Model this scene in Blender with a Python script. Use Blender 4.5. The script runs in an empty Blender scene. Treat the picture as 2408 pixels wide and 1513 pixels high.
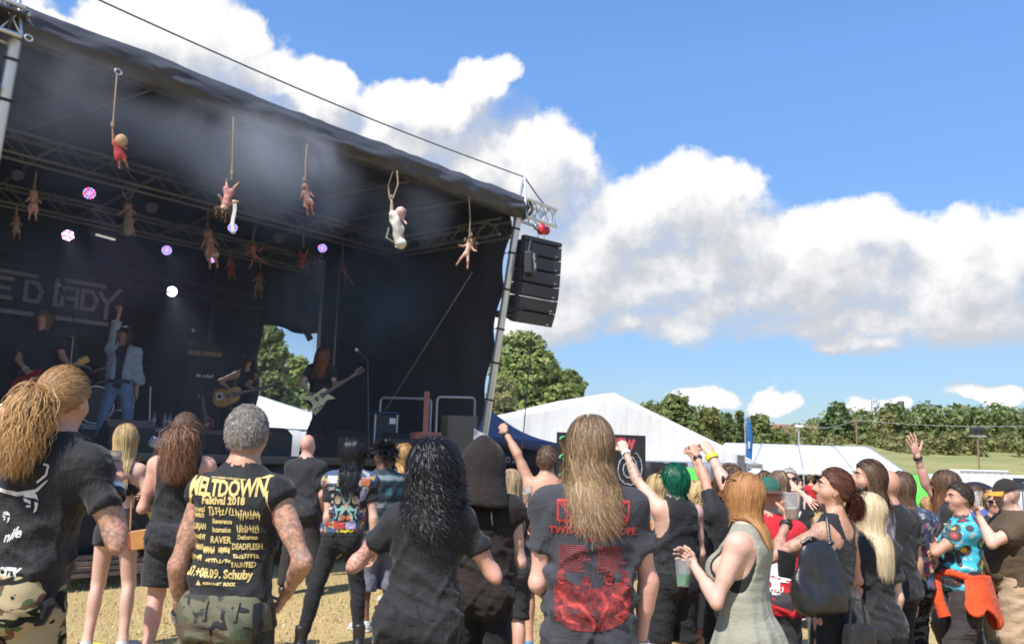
import bpy, math, random
import numpy as np
from mathutils import Vector, Matrix
from mathutils.bvhtree import BVHTree

random.seed(7); RNG = np.random.default_rng(11)
SC = bpy.context.scene
COL = SC.collection
R = math.radians

# ------------------------------------------------------------------ camera
FPX, CX, CY = 2000.0, 1203.5, 756.5           # focal length and centre on a 2407-wide picture
CAMZ = 1.5
PITCH, ROLL = math.atan(328.5 / FPX), R(1.5)
fwd = Vector((0, math.cos(PITCH), math.sin(PITCH)))
r0 = Vector((1, 0, 0)); u0 = Vector((0, -math.sin(PITCH), math.cos(PITCH)))
rgt = math.cos(ROLL) * r0 + math.sin(ROLL) * u0
upv = -math.sin(ROLL) * r0 + math.cos(ROLL) * u0
cam = bpy.data.cameras.new('camera'); camo = bpy.data.objects.new('camera', cam); COL.objects.link(camo)
cam.lens = 36 * FPX / 2407; cam.sensor_width = 36; cam.clip_start = .1; cam.clip_end = 2000
m = Matrix((rgt, upv, -fwd)).transposed().to_4x4(); m.translation = (0, 0, CAMZ)
camo.matrix_world = m; SC.camera = camo

def at(px, py, d):
    """point seen at (px, py) of the 2407-wide photograph, d metres ahead"""
    r = fwd + (px - CX) / FPX * rgt + (CY - py) / FPX * upv
    return Vector((0, 0, CAMZ)) + r * (d / r.y)

# ------------------------------------------------------------------ sun, sky, exposure
EL = R(52); az = math.atan2(-.55, -.83)
SUN = Vector((math.sin(az) * math.cos(EL), math.cos(az) * math.cos(EL), math.sin(EL)))
sl = bpy.data.lights.new('sun', 'SUN'); sl.energy = 4.6; sl.angle = R(.5); sl.color = (1, .955, .88)
so = bpy.data.objects.new('sun', sl); COL.objects.link(so); so.rotation_euler = SUN.to_track_quat('Z', 'Y').to_euler()
SC.view_settings.view_transform = 'Standard'; SC.view_settings.look = 'None'
SC.view_settings.exposure = 0.55; SC.view_settings.gamma = 1; SC.view_settings.use_curve_mapping = False
SC.cycles.use_denoising = True; SC.cycles.filter_width = 1.8
SC.cycles.max_bounces = 6; SC.cycles.diffuse_bounces = 3; SC.cycles.glossy_bounces = 3
SC.cycles.transparent_max_bounces = 12; SC.cycles.transmission_bounces = 6; SC.cycles.volume_bounces = 0
SC.cycles.volume_step_rate = 2.0

class NT:
    """small helper to wire shader nodes"""
    def __init__(s, tree): s.t = tree; s.n = tree.nodes; s.l = tree.links
    def new(s, typ, **kw):
        nd = s.n.new(typ)
        for k, v in kw.items():
            if k.startswith('in_'):
                key = k[3:]; key = int(key) if key.isdigit() else key
                s.put(nd.inputs[key], v)
            else: setattr(nd, k, v)
        return nd
    def put(s, sock, v):
        if hasattr(v, 'links'): s.l.new(v, sock)
        else: sock.default_value = v
    def math(s, op, a, b=None, c=None, clamp=False):
        nd = s.n.new('ShaderNodeMath'); nd.operation = op; nd.use_clamp = clamp
        s.put(nd.inputs[0], a)
        if b is not None: s.put(nd.inputs[1], b)
        if c is not None: s.put(nd.inputs[2], c)
        return nd.outputs[0]
    def vmath(s, op, a, b=None, c=None):
        nd = s.n.new('ShaderNodeVectorMath'); nd.operation = op
        s.put(nd.inputs[0], a)
        if b is not None: s.put(nd.inputs[1], b)
        if c is not None: s.put(nd.inputs[2], c)
        return nd.outputs['Value'] if op in ('DOT_PRODUCT', 'LENGTH') else nd.outputs['Vector']
    def ramp(s, fac, lo, hi, smooth=True, a=0., b=1.):
        nd = s.n.new('ShaderNodeMapRange'); nd.interpolation_type = 'SMOOTHSTEP' if smooth else 'LINEAR'
        s.put(nd.inputs['Value'], fac); s.put(nd.inputs['From Min'], lo); s.put(nd.inputs['From Max'], hi)
        nd.inputs['To Min'].default_value = a; nd.inputs['To Max'].default_value = b
        return nd.outputs[0]
    def noise(s, vec, scale, detail=3, rough=.55, dim='3D', dist=0):
        nd = s.n.new('ShaderNodeTexNoise'); nd.noise_dimensions = dim
        if vec is not None: s.put(nd.inputs['Vector'], vec)
        nd.inputs['Scale'].default_value = scale; nd.inputs['Detail'].default_value = detail
        nd.inputs['Roughness'].default_value = rough; nd.inputs['Distortion'].default_value = dist
        return nd
    def mix(s, fac, a, b):
        nd = s.n.new('ShaderNodeMix'); nd.data_type = 'RGBA'
        s.put(nd.inputs[0], fac); s.put(nd.inputs[6], a); s.put(nd.inputs[7], b)
        return nd.outputs[2]

def c4(c): return (c[0], c[1], c[2], 1)

# clouds: (x, y, half width, half height) on the photograph, turned into azimuth / elevation
BLOBS = [(430,85,190,110),(300,40,110,60),(565,85,65,75),(130,25,55,25),(760,225,125,85),(620,180,95,70),
 (1000,250,190,75),(1135,205,85,60),(1250,420,180,135),(1130,370,170,90),(930,330,130,55),(1480,520,180,120),
 (1620,480,185,115),(1380,600,210,130),(1700,570,140,95),(2000,560,185,85),(2240,600,180,105),(2380,580,110,80),
 (1850,630,160,65),(1700,720,110,60),(1940,705,120,60),(2260,755,170,65),(1455,765,70,30),(1270,760,130,60),
 (1640,928,82,30),(1815,932,78,28),(2080,948,60,17),(2345,938,75,22),(2010,822,90,22),
 (1500,640,300,110),(1950,660,330,110),(2250,690,260,110),(1350,700,170,80),(1600,760,160,50),(2000,770,260,45),
 (-250,-60,280,120),(-500,300,260,140),(2650,640,240,120),(2900,820,260,60),(1900,-520,260,110),(900,-420,220,90),(3100,200,200,90)]

def build_world():
    w = bpy.data.worlds.new('World'); SC.world = w; w.use_nodes = True
    t = NT(w.node_tree); t.n.clear()
    # the cloud density as a group, used twice (here, and a little higher for the shading)
    g = bpy.data.node_groups.new('cloud_density', 'ShaderNodeTree')
    g.interface.new_socket('P', in_out='INPUT', socket_type='NodeSocketVector')
    g.interface.new_socket('D', in_out='OUTPUT', socket_type='NodeSocketFloat')
    q = NT(g); gi = q.new('NodeGroupInput'); go = q.new('NodeGroupOutput')
    P = gi.outputs[0]
    n1 = q.noise(P, 9, 6, .56); off = q.vmath('MULTIPLY', q.vmath('SUBTRACT', n1.outputs['Color'], (.5, .5, .5)), (.11, .085, 0))
    Q = q.vmath('ADD', P, off)
    best = None
    for (x, y, rx, ry) in BLOBS:
        d = (at(x, y, 10) - Vector((0, 0, CAMZ))).normalized()
        a, e = math.atan2(d.x, d.y), math.asin(d.z)
        sx, sy = FPX * math.cos(e) / rx / 1.0, FPX / ry
        v = q.vmath('MULTIPLY_ADD', Q, (sx, sy, 0), (-a * sx, -e * sy, 0))
        dd = q.vmath('DOT_PRODUCT', v, v)
        if best is None: best = dd
        else:
            nd = q.n.new('ShaderNodeMath'); nd.operation = 'SMOOTH_MIN'; q.put(nd.inputs[0], best); q.put(nd.inputs[1], dd); nd.inputs[2].default_value = .35
            best = nd.outputs[0]
    n2 = q.noise(P, 24, 9, .62)
    n3 = q.noise(P, 7, 2, .5)
    den = q.math('SUBTRACT', 1.0, best)
    den = q.math('ADD', den, q.math('MULTIPLY', q.math('SUBTRACT', n2.outputs['Fac'], .5), 1.5))
    den = q.math('ADD', den, q.math('MULTIPLY', q.math('SUBTRACT', n3.outputs['Fac'], .5), .9))
    q.put(go.inputs[0], den)

    tc = t.new('ShaderNodeTexCoord'); sep = t.new('ShaderNodeSeparateXYZ', in_0=tc.outputs['Generated'])
    az_ = t.math('ARCTAN2', sep.outputs[0], sep.outputs[1]); el_ = t.math('ARCSINE', sep.outputs[2])
    P = t.new('ShaderNodeCombineXYZ', in_0=az_, in_1=el_).outputs[0]
    def dens(vec):
        nd = t.n.new('ShaderNodeGroup'); nd.node_tree = g; t.put(nd.inputs[0], vec); return nd.outputs[0]
    d0 = dens(P); d1 = dens(t.vmath('ADD', P, (-.016, .042, 0)))
    tp_ = t.ramp(t.math('SUBTRACT', d0, d1), -.25, .45); cov = t.math('ADD', t.math('MULTIPLY', t.ramp(d0, -.12, .38), tp_), t.math('MULTIPLY', t.ramp(d0, -.65, 1.05), t.math('SUBTRACT', 1.0, tp_)))
    # thin, wispy veil low in the sky
    wv = t.noise(t.vmath('MULTIPLY', P, (1, 3.2, 1)), 4, 5, .6)
    veil = t.math('MULTIPLY', t.ramp(wv.outputs['Fac'], .5, .8), t.ramp(el_, .35, .05))
    cov = t.math('MAXIMUM', cov, t.math('MULTIPLY', veil, .35))
    lit = t.math('SUBTRACT', d0, d1)
    br = t.ramp(t.math('SUBTRACT', t.math('MULTIPLY', lit, 1.0), t.math('MULTIPLY', d1, .40)), -.78, .62)
    ccol = t.mix(br, (.68, .70, .75, 1), (1.10, 1.10, 1.10, 1))
    sky = t.new('ShaderNodeTexSky', sky_type='NISHITA', sun_disc=False, sun_elevation=EL, sun_rotation=az, altitude=0, air_density=1.0, dust_density=.5, ozone_density=2.2)
    gk = t.ramp(el_, .02, .46, False); gain = t.mix(gk, (.52, .56, .64, 1), (.98, 1.25, 1.52, 1))
    skc = t.vmath('MULTIPLY', sky.outputs[0], gain)
    full = t.mix(cov, skc, t.vmath('MULTIPLY', ccol, (5.5, 5.5, 5.5)))
    bg = t.new('ShaderNodeBackground', in_Color=full, in_Strength=.115)
    out = t.new('ShaderNodeOutputWorld', in_Surface=bg.outputs[0])
build_world()

# ------------------------------------------------------------------ objects
def tag(o, label=None, cat=None, group=None, kind=None):
    if label: o['label'] = label
    if cat: o['category'] = cat
    if group: o['group'] = group
    if kind: o['kind'] = kind
    return o

def empty(name, loc=(0, 0, 0), rz=0, label=None, cat=None, group=None, kind=None, parent=None):
    o = bpy.data.objects.new(name, None); COL.objects.link(o); o.location = loc; o.rotation_euler = (0, 0, rz)
    o.empty_display_size = .1
    if parent: o.parent = parent
    return tag(o, label, cat, group, kind)

def link(name, me, mat=None, parent=None):
    o = bpy.data.objects.new(name, me); COL.objects.link(o)
    if mat is not None and not me.materials: me.materials.append(mat)
    if parent: o.parent = parent
    return o

def np_mesh(name, V, Q, smooth=True):
    """V (n,3); Q (m,3 or 4)"""
    V = np.asarray(V, np.float32); Q = np.asarray(Q, np.int32)
    me = bpy.data.meshes.new(name); k = Q.shape[1]
    me.vertices.add(len(V)); me.vertices.foreach_set('co', V.ravel())
    me.loops.add(Q.size); me.loops.foreach_set('vertex_index', Q.ravel())
    me.polygons.add(len(Q)); me.polygons.foreach_set('loop_start', np.arange(0, Q.size, k, dtype=np.int32))
    me.polygons.foreach_set('use_smooth', np.full(len(Q), smooth))
    me.update(calc_edges=True); return me

def set_attr(me, name, vals):
    a = me.attributes.new(name, 'FLOAT', 'POINT'); a.data.foreach_set('value', np.asarray(vals, np.float32))

class MB:
    """collects simple solids into one mesh"""
    def __init__(s): s.v = []; s.f = []; s.n = 0
    def add(s, verts, faces):
        s.v += [tuple(p) for p in verts]; s.f += [tuple(i + s.n for i in f) for f in faces]; s.n += len(verts); return s
    def box(s, c, size, rot=None, taper=None):
        x, y, z = [k / 2 for k in size]; tx = taper or (1, 1)
        P = [Vector((sx * x * (tx[0] if sz > 0 else 1), sy * y * (tx[1] if sz > 0 else 1), sz * z)) for sz in (-1, 1) for sy in (-1, 1) for sx in (-1, 1)]
        if rot is not None: P = [rot @ p for p in P]
        c = Vector(c)
        return s.add([p + c for p in P], [(0, 2, 3, 1), (4, 5, 7, 6), (0, 1, 5, 4), (2, 6, 7, 3), (0, 4, 6, 2), (1, 3, 7, 5)])
    def tube(s, pts, rad, n=8, caps=True):
        pts = [Vector(p) for p in pts]; rs = rad if isinstance(rad, (list, tuple)) else [rad] * len(pts)
        V = []; F = []; prev = None
        for i, p in enumerate(pts):
            t = (pts[min(i + 1, len(pts) - 1)] - pts[max(i - 1, 0)]).normalized()
            a = prev if prev is not None else (Vector((0, 0, 1)) if abs(t.z) < .9 else Vector((1, 0, 0)))
            a = (a - t * a.dot(t)).normalized(); b = t.cross(a); prev = a
            for k in range(n):
                w = 2 * math.pi * k / n; V.append(p + (a * math.cos(w) + b * math.sin(w)) * rs[i])
        for i in range(len(pts) - 1):
            for k in range(n):
                k2 = (k + 1) % n; F.append((i * n + k, i * n + k2, (i + 1) * n + k2, (i + 1) * n + k))
        if caps: F.append(tuple(range(n - 1, -1, -1))); F.append(tuple((len(pts) - 1) * n + k for k in range(n)))
        return s.add(V, F)
    def cyl(s, a, b, r, r2=None, n=16): return s.tube([a, b], [r, r if r2 is None else r2], n)
    def prism(s, poly, depth, M=None):
        """poly in xz, extruded along y by depth (centred); M maps to place"""
        n = len(poly); V = [Vector((x, -depth / 2, z)) for x, z in poly] + [Vector((x, depth / 2, z)) for x, z in poly]
        if M is not None: V = [M @ p for p in V]
        F = [tuple(range(n)), tuple(range(2 * n - 1, n - 1, -1))] + [(i, i + n, (i + 1) % n + n, (i + 1) % n) for i in range(n)]
        return s.add(V, F)
    def sphere(s, c, r, n=12, m=8, sc=(1, 1, 1)):
        c = Vector(c); V = [c + Vector((0, 0, r * sc[2]))]; F = []
        for i in range(1, m):
            for k in range(n):
                a, b = math.pi * i / m, 2 * math.pi * k / n
                V.append(c + Vector((r * sc[0] * math.sin(a) * math.cos(b), r * sc[1] * math.sin(a) * math.sin(b), r * sc[2] * math.cos(a))))
        V.append(c - Vector((0, 0, r * sc[2])))
        for k in range(n): F.append((0, 1 + k, 1 + (k + 1) % n)); F.append((len(V) - 1, 1 + (m - 2) * n + (k + 1) % n, 1 + (m - 2) * n + k))
        for i in range(m - 2):
            for k in range(n):
                a = 1 + i * n + k; b = 1 + i * n + (k + 1) % n; F.append((a, a + n, b + n, b))
        return s.add(V, F)
    def build(s, name, mat, parent=None, smooth=False, bevel=0):
        me = bpy.data.meshes.new(name); me.from_pydata([tuple(p) for p in s.v], [], s.f); me.update()
        if smooth:
            me.polygons.foreach_set('use_smooth', np.full(len(me.polygons), True))
            try: me.set_sharp_from_angle(angle=R(40))
            except Exception: pass
        o = link(name, me, mat, parent)
        if bevel:
            b = o.modifiers.new('bevel', 'BEVEL'); b.width = bevel; b.segments = 2; b.limit_method = 'ANGLE'
        return o

def sheet(name, fn, nu, nv, mat, parent=None, thick=.006):
    """cloth sheet from fn(s, t) -> point; given a real thickness"""
    V = np.array([[fn(i / nu, j / nv) for i in range(nu + 1)] for j in range(nv + 1)], np.float64)
    du = np.gradient(V, axis=1); dv = np.gradient(V, axis=0); N = np.cross(du, dv)
    N /= np.linalg.norm(N, axis=2, keepdims=True) + 1e-9
    A = (V + N * thick / 2).reshape(-1, 3); B = (V - N * thick / 2).reshape(-1, 3); n = len(A); F = []
    id_ = lambda i, j: j * (nu + 1) + i
    for j in range(nv):
        for i in range(nu):
            a, b, c, d = id_(i, j), id_(i + 1, j), id_(i + 1, j + 1), id_(i, j + 1)
            F.append((a, b, c, d)); F.append((d + n, c + n, b + n, a + n))
    for i in range(nu):
        a, b = id_(i, 0), id_(i + 1, 0); F.append((b, a, a + n, b + n)); a, b = id_(i, nv), id_(i + 1, nv); F.append((a, b, b + n, a + n))
    for j in range(nv):
        a, b = id_(0, j), id_(0, j + 1); F.append((a, b, b + n, a + n)); a, b = id_(nu, j), id_(nu, j + 1); F.append((b, a, a + n, b + n))
    return link(name, np_mesh(name, np.vstack([A, B]), F), mat, parent)

_unit = {}
def rod(name, a, b, r, mat, parent=None, n=8):
    """a straight round bar: every bar shares one unit mesh"""
    key = (mat.name, n)
    if key not in _unit:
        mb = MB(); mb.cyl((0, 0, 0), (0, 0, 1), 1, n=n); me = bpy.data.meshes.new('bar'); me.from_pydata(mb.v, [], mb.f)
        me.polygons.foreach_set('use_smooth', np.array([len(p.vertices) == 4 for p in me.polygons])); me.materials.append(mat); _unit[key] = me
    a, b = Vector(a), Vector(b); d = b - a
    o = bpy.data.objects.new(name, _unit[key]); COL.objects.link(o)
    q = d.to_track_quat('Z', 'Y').to_matrix().to_4x4()
    o.matrix_local = Matrix.Translation(a) @ q @ Matrix.Diagonal((r, r, d.length, 1))
    if parent: o.parent = parent
    return o

# ------------------------------------------------------------------ materials
_mats = {}
def mat(name, col, rough=.6, var=.12, scale=6., bump=0., bscale=80., metal=0., spec=.5, emit=None, estr=0, trans=0., alpha=1., sheen=0., coat=0., col2=None, det=4, ior=None):
    if name in _mats: return _mats[name]
    m = bpy.data.materials.new(name); m.use_nodes = True; t = NT(m.node_tree); t.n.clear()
    out = t.new('ShaderNodeOutputMaterial'); b = t.new('ShaderNodeBsdfPrincipled'); t.put(out.inputs[0], b.outputs[0])
    tc = t.new('ShaderNodeTexCoord').outputs['Object']
    n = t.noise(tc, scale, det, .6)
    lo = [max(0, k * (1 - var)) for k in col] if col2 is None else col2
    hi = [min(1, k * (1 + var)) for k in col] if col2 is None else col
    t.put(b.inputs['Base Color'], t.mix(t.ramp(n.outputs['Fac'], .3, .7), c4(lo), c4(hi)))
    b.inputs['Roughness'].default_value = rough; b.inputs['Metallic'].default_value = metal
    b.inputs['Specular IOR Level'].default_value = spec
    if ior: b.inputs['IOR'].default_value = ior
    if trans: b.inputs['Transmission Weight'].default_value = trans
    if alpha < 1: b.inputs['Alpha'].default_value = alpha
    if sheen: b.inputs['Sheen Weight'].default_value = sheen; b.inputs['Sheen Roughness'].default_value = .5
    if coat: b.inputs['Coat Weight'].default_value = coat
    if emit: b.inputs['Emission Color'].default_value = c4(emit); b.inputs['Emission Strength'].default_value = estr
    if bump:
        n2 = t.noise(tc, bscale, 4, .6); bp = t.new('ShaderNodeBump', in_Strength=bump, in_Height=n2.outputs['Fac']); bp.inputs['Distance'].default_value = .01
        t.put(b.inputs['Normal'], bp.outputs[0])
    _mats[name] = m; return m

def mat_nodes(name):
    m = bpy.data.materials.new(name); m.use_nodes = True; t = NT(m.node_tree); t.n.clear()
    out = t.new('ShaderNodeOutputMaterial'); b = t.new('ShaderNodeBsdfPrincipled'); t.put(out.inputs[0], b.outputs[0])
    tc = t.new('ShaderNodeTexCoord').outputs['Object']; _mats[name] = m
    return m, t, b, tc, out

def bump(t, b, h, strength=.3, dist=.01):
    bp = t.new('ShaderNodeBump', in_Strength=strength, in_Height=h); bp.inputs['Distance'].default_value = dist; t.put(b.inputs['Normal'], bp.outputs[0])

def smooth01(x): x = np.clip(x, 0, 1); return x * x * (3 - 2 * x)

def ground_z(x, y):
    """the field falls a little towards the right, then a grassed bank rises far off"""
    g = -.32 * smooth01((np.asarray(x) + 1.0) / 4.5)
    return g
def gz(x, y): return float(ground_z(x, y))

def vnoise(P, seed=0):
    P = np.asarray(P, np.float64); I = np.floor(P).astype(np.int64); f = P - I; f = f * f * (3 - 2 * f); out = 0
    def h(i, j, k):
        n = (i * 374761393 + j * 668265263 + k * 2147483647 + seed * 1013904223) & 0x7fffffff
        n = ((n ^ (n >> 13)) * 1274126177) & 0x7fffffff
        return ((n ^ (n >> 16)) & 0xffff) / 65535.0
    for dx in (0, 1):
        for dy in (0, 1):
            for dz in (0, 1):
                w = (f[:, 0] if dx else 1 - f[:, 0]) * (f[:, 1] if dy else 1 - f[:, 1]) * (f[:, 2] if dz else 1 - f[:, 2])
                out = out + w * h(I[:, 0] + dx, I[:, 1] + dy, I[:, 2] + dz)
    return out * 2 - 1
# ------------------------------------------------------------------ ground
def straw_material():
    m, t, b, tc, out = mat_nodes('dry_straw_ground')
    n = t.noise(tc, .55, 5, .6); n2 = t.noise(tc, 14, 6, .7); n3 = t.noise(t.vmath('MULTIPLY', tc, (60, 22, 20)), 1, 4, .7)
    c = t.mix(t.ramp(n.outputs['Fac'], .35, .7), (.47, .335, .155, 1), (.39, .30, .125, 1))
    c = t.mix(t.math('MULTIPLY', t.ramp(n2.outputs['Fac'], .42, .68), .55), c, (.60, .45, .25, 1))
    c = t.mix(t.math('MULTIPLY', t.ramp(n3.outputs['Fac'], .5, .8), .5), c, (.22, .17, .07, 1))
    t.put(b.inputs['Base Color'], c); b.inputs['Roughness'].default_value = .95; b.inputs['Specular IOR Level'].default_value = .2
    bump(t, b, t.math('ADD', n2.outputs['Fac'], n3.outputs['Fac']), .6, .04); return m
def grid_obj(name, xs, ys, zf, mat_, smooth=True):
    X, Y = np.meshgrid(xs, ys); Z = zf(X, Y); V = np.stack([X, Y, Z], -1).reshape(-1, 3); nx = len(xs)
    I = np.arange(len(V)).reshape(len(ys), nx); Q = np.stack([I[:-1, :-1], I[:-1, 1:], I[1:, 1:], I[1:, :-1]], -1).reshape(-1, 4)
    return link(name, np_mesh(name, V, Q, smooth), mat_)
def gfun(X, Y):
    P = np.stack([X.ravel() * .8, Y.ravel() * .8, X.ravel() * 0], -1)
    return ground_z(X, Y) + (vnoise(P, 3).reshape(X.shape)) * .012
xs = np.concatenate([[-900, -300, -100, -50, -30, -20], np.arange(-12, 14.1, .25), [17, 22, 30, 45, 70, 120, 300, 900]])
ys = np.concatenate([[-300, -60, -20, -6], np.arange(-2, 22.1, .25), [25, 30, 40, 55, 75, 100, 140, 200, 300, 500, 900]])
tag(grid_obj('ground', xs, ys, gfun, straw_material()), kind='structure')

def meadow_material():
    m, t, b, tc, out = mat_nodes('meadow_grass'); n = t.noise(t.vmath('MULTIPLY', tc, (.15, .5, 1)), 1, 5, .65); n2 = t.noise(tc, 3, 5, .7)
    c = t.mix(t.ramp(n.outputs['Fac'], .4, .62), (.34, .29, .12, 1), (.19, .22, .075, 1)); c = t.mix(t.math('MULTIPLY', n2.outputs['Fac'], .6), c, (.25, .25, .09, 1))
    t.put(b.inputs['Base Color'], c); b.inputs['Roughness'].default_value = .95; bump(t, b, n2.outputs['Fac'], .8, .3); return m
def hillz(X, Y):
    k = smooth01((X - 4) / 14.); up = smooth01((Y - 62) / 26.)
    P = np.stack([X.ravel() * .12, Y.ravel() * .12, X.ravel() * 0], -1); w = vnoise(P, 9).reshape(X.shape)
    return -.40 + k * up * (4.2 + w * .55)
tag(grid_obj('hillside', np.arange(0, 130, 1.5), np.arange(56, 125, 1.2), hillz, meadow_material()), kind='structure')

# dry grass blades on the part of the field one can see
def grass_blades(name, n, x0, x1, y0, y1, hmin, hmax, mat_, seed):
    g = np.random.default_rng(seed); x = g.uniform(x0, x1, n); y = y0 + (y1 - y0) * g.random(n) ** 1.3
    z = ground_z(x, y) - .004; a = g.uniform(0, 6.28, n); h = g.uniform(hmin, hmax, n); lean = g.uniform(.3, 1.6, n) * h; w = g.uniform(.003, .007, n)
    dx, dy = np.cos(a), np.sin(a); V = np.zeros((n, 3, 3))
    V[:, 0] = np.stack([x - dy * w, y + dx * w, z], -1); V[:, 1] = np.stack([x + dy * w, y - dx * w, z], -1); V[:, 2] = np.stack([x + dx * lean, y + dy * lean, z + h], -1)
    me = np_mesh(name, V.reshape(-1, 3), np.arange(3 * n).reshape(n, 3), False); set_attr(me, 'rnd', np.repeat(g.random(n), 3)); return link(name, me, mat_)
def attr_mat(name, stops, rough=.8, spec=.3, transl=0., attr='rnd', noise_scale=None):
    m, t, b, tc, out = mat_nodes(name); a = t.new('ShaderNodeAttribute', attribute_name=attr); cr = t.new('ShaderNodeValToRGB')
    f = a.outputs['Fac']
    if noise_scale: f = t.math('ADD', f, t.math('MULTIPLY', t.math('SUBTRACT', t.noise(tc, noise_scale, 3).outputs['Fac'], .5), .8))
    t.put(cr.inputs[0], f)
    e = cr.color_ramp.elements
    for i, (p, c) in enumerate(stops):
        el = e[i] if i < 2 else e.new(p)
        el.position = p; el.color = c4(c)
    t.put(b.inputs['Base Color'], cr.outputs[0]); b.inputs['Roughness'].default_value = rough; b.inputs['Specular IOR Level'].default_value = spec
    if transl:
        tr = t.new('ShaderNodeBsdfTranslucent', in_Color=cr.outputs[0]); mx = t.new('ShaderNodeMixShader', in_0=transl, in_1=b.outputs[0], in_2=tr.outputs[0]); t.put(out.inputs[0], mx.outputs[0])
    return m
straw = attr_mat('straw_blades', [(0, (.33, .23, .10)), (.5, (.54, .395, .19)), (1, (.70, .55, .31)), (.82, (.30, .33, .11))], .9, .2)
tag(grass_blades('dry_grass', 60000, -6.5, 7.5, 4.2, 14, .012, .05, straw, 5), 'short straw-dry grass covering the festival field', kind='stuff')
green_bl = attr_mat('verge_blades', [(0, (.12, .15, .035)), (1, (.40, .34, .13))], .9, .2)

# ------------------------------------------------------------------ trees
def leaf_mat(name, dark, light, transl=.3): return attr_mat(name, [(0, dark), (.55, [(a + b) / 2 for a, b in zip(dark, light)]), (1, light)], .55, .35, transl)
def crown_mesh(name, lumps, n, size, seed, squash=.85):
    """leaves spread through the volume of several lumps (centre, radius)"""
    g = np.random.default_rng(seed); w = np.array([r ** 2 for c, r in lumps]); idx = g.choice(len(lumps), n, p=w / w.sum())
    C = np.array([c for c, r in lumps])[idx]; Rr = np.array([r for c, r in lumps])[idx]
    d = g.normal(size=(n, 3)); d /= np.linalg.norm(d, axis=1, keepdims=True)
    tw = vnoise(d * 2.6 + idx[:, None] * 7.3, seed)                      # lumpy outline with gaps
    keep = vnoise(d * 4.5 + idx[:, None] * 3.1, seed + 1) > -.38
    rad = Rr * (.55 + .45 * g.random(n) ** .45) * (1 + .46 * tw); P = C + d * rad[:, None] * np.array([1, 1, squash]); P = P[keep]; d = d[keep]; n = len(P)
    nr = d * .9 + g.normal(size=(n, 3)) * .55 + np.array([0, 0, .35]); nr /= np.linalg.norm(nr, axis=1, keepdims=True)
    a = np.cross(nr, g.normal(size=(n, 3))); a /= np.linalg.norm(a, axis=1, keepdims=True); b = np.cross(nr, a); s = size * g.uniform(.35, 1.5, n)[:, None]
    V = np.stack([P - a * s, P + b * s * .55, P + a * s, P - b * s * .55], 1)
    me = np_mesh(name, V.reshape(-1, 3), np.arange(4 * n).reshape(n, 4), False)
    set_attr(me, 'rnd', np.repeat(np.clip(.5 + .3 * tw[keep] + g.normal(size=n) * .18, 0, 1), 4)); return me
bark = mat('bark', (.16, .12, .08), .9, .3, 5, .5, 20)
def tree(name, label, base, h, w, n, size, lm, seed, trunk_h=.35, group=None, lumps_n=12, conic=0., cat='tree', squash=.85):
    g = random.Random(seed); root = empty(name, base, 0, label, cat, group)
    mb = MB(); top = Vector((0, 0, h * .8)); r = max(.06, h * .022)
    pts = [Vector((g.uniform(-.02, .02) * h, g.uniform(-.02, .02) * h, h * .8 * k / 5)) for k in range(6)]; pts[0] = Vector((0, 0, -.2))
    mb.tube(pts, [r * (1.3 - k * .2) for k in range(6)], 8)
    lumps = []
    for k in range(lumps_n):
        zt = trunk_h + (1 - trunk_h) * (k + .5) / lumps_n; ww = w * .5 * (math.sin(math.pi * min(1, max(.08, (zt - trunk_h) / (1 - trunk_h) * .8 + .18))) * (1 - conic) + conic * (1 - zt) * 1.3)
        a = k * 2.4 + g.uniform(-.4, .4); rr = ww * g.uniform(.35, .75) * (0.5 if k == lumps_n - 1 else 1)
        c = Vector((math.cos(a) * rr, math.sin(a) * rr, h * zt * .95)); lumps.append((tuple(c), w * g.uniform(.17, .27) * (1 - conic * zt * .6)))
        mb.tube([pts[min(4, 1 + int(zt * 3))], c * .6 + Vector((0, 0, h * zt * .25)), c], [r * .5, r * .35, r * .12], 5)
    mb.build('trunk', bark, root, True)
    link('crown', crown_mesh('crown', lumps, n, size, seed, squash), lm, root); return root
LM1 = leaf_mat('leaf_lime', (.12, .155, .04), (.31, .36, .10)); LM2 = leaf_mat('leaf_mid', (.11, .145, .045), (.25, .29, .10), .4)
LM3 = leaf_mat('leaf_olive', (.15, .155, .05), (.30, .29, .11), .4); LM4 = leaf_mat('leaf_dark', (.06, .095, .035), (.15, .20, .07))
def put_tree(name, label, px, ptop, d, wpx, n, size, lm, seed, zb=None, **kw):
    p = at(px, ptop, d); zb = gz(p.x, p.y) if zb is None else zb
    return tree(name, label, (p.x, p.y, zb), p.z - zb, wpx / FPX * d, n, size, lm, seed, **kw)
put_tree('broadleaf_tree', 'large rounded leafy tree just right of the stage pole, behind the navy gazebo', 1235, 795, 30, 235, 34000, .105, LM1, 1, trunk_h=.12, lumps_n=22)
put_tree('broadleaf_tree', 'darker tree filling the right flank of the big rounded tree, behind the white marquee peak', 1335, 868, 36, 120, 12000, .115, LM2, 2, trunk_h=.1)
put_tree('broadleaf_tree', 'low olive bush-like tree tucked behind the navy gazebo roof beside the stage pole', 1180, 890, 27, 130, 12000, .085, LM3, 3, trunk_h=.1)
put_tree('broadleaf_tree', 'tree seen through the gap in the back of the stage, left side of the gap', 640, 760, 27, 150, 16000, .095, LM2, 4, trunk_h=.12, lumps_n=16)
put_tree('broadleaf_tree', 'lighter tree low in the stage gap, above the small white tent', 700, 835, 32, 120, 12000, .10, LM1, 5, trunk_h=.1)
put_tree('broadleaf_tree', 'broad tree seen through the slit beside the rear lighting post', 500, 670, 34, 90, 3000, .15, LM1, 55, trunk_h=.1)
put_tree('broadleaf_tree', 'tall round treetop right behind the right slope of the white marquee', 1590, 937, 75, 120, 9000, .28, LM2, 6, 0, trunk_h=.1, lumps_n=16)
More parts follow.
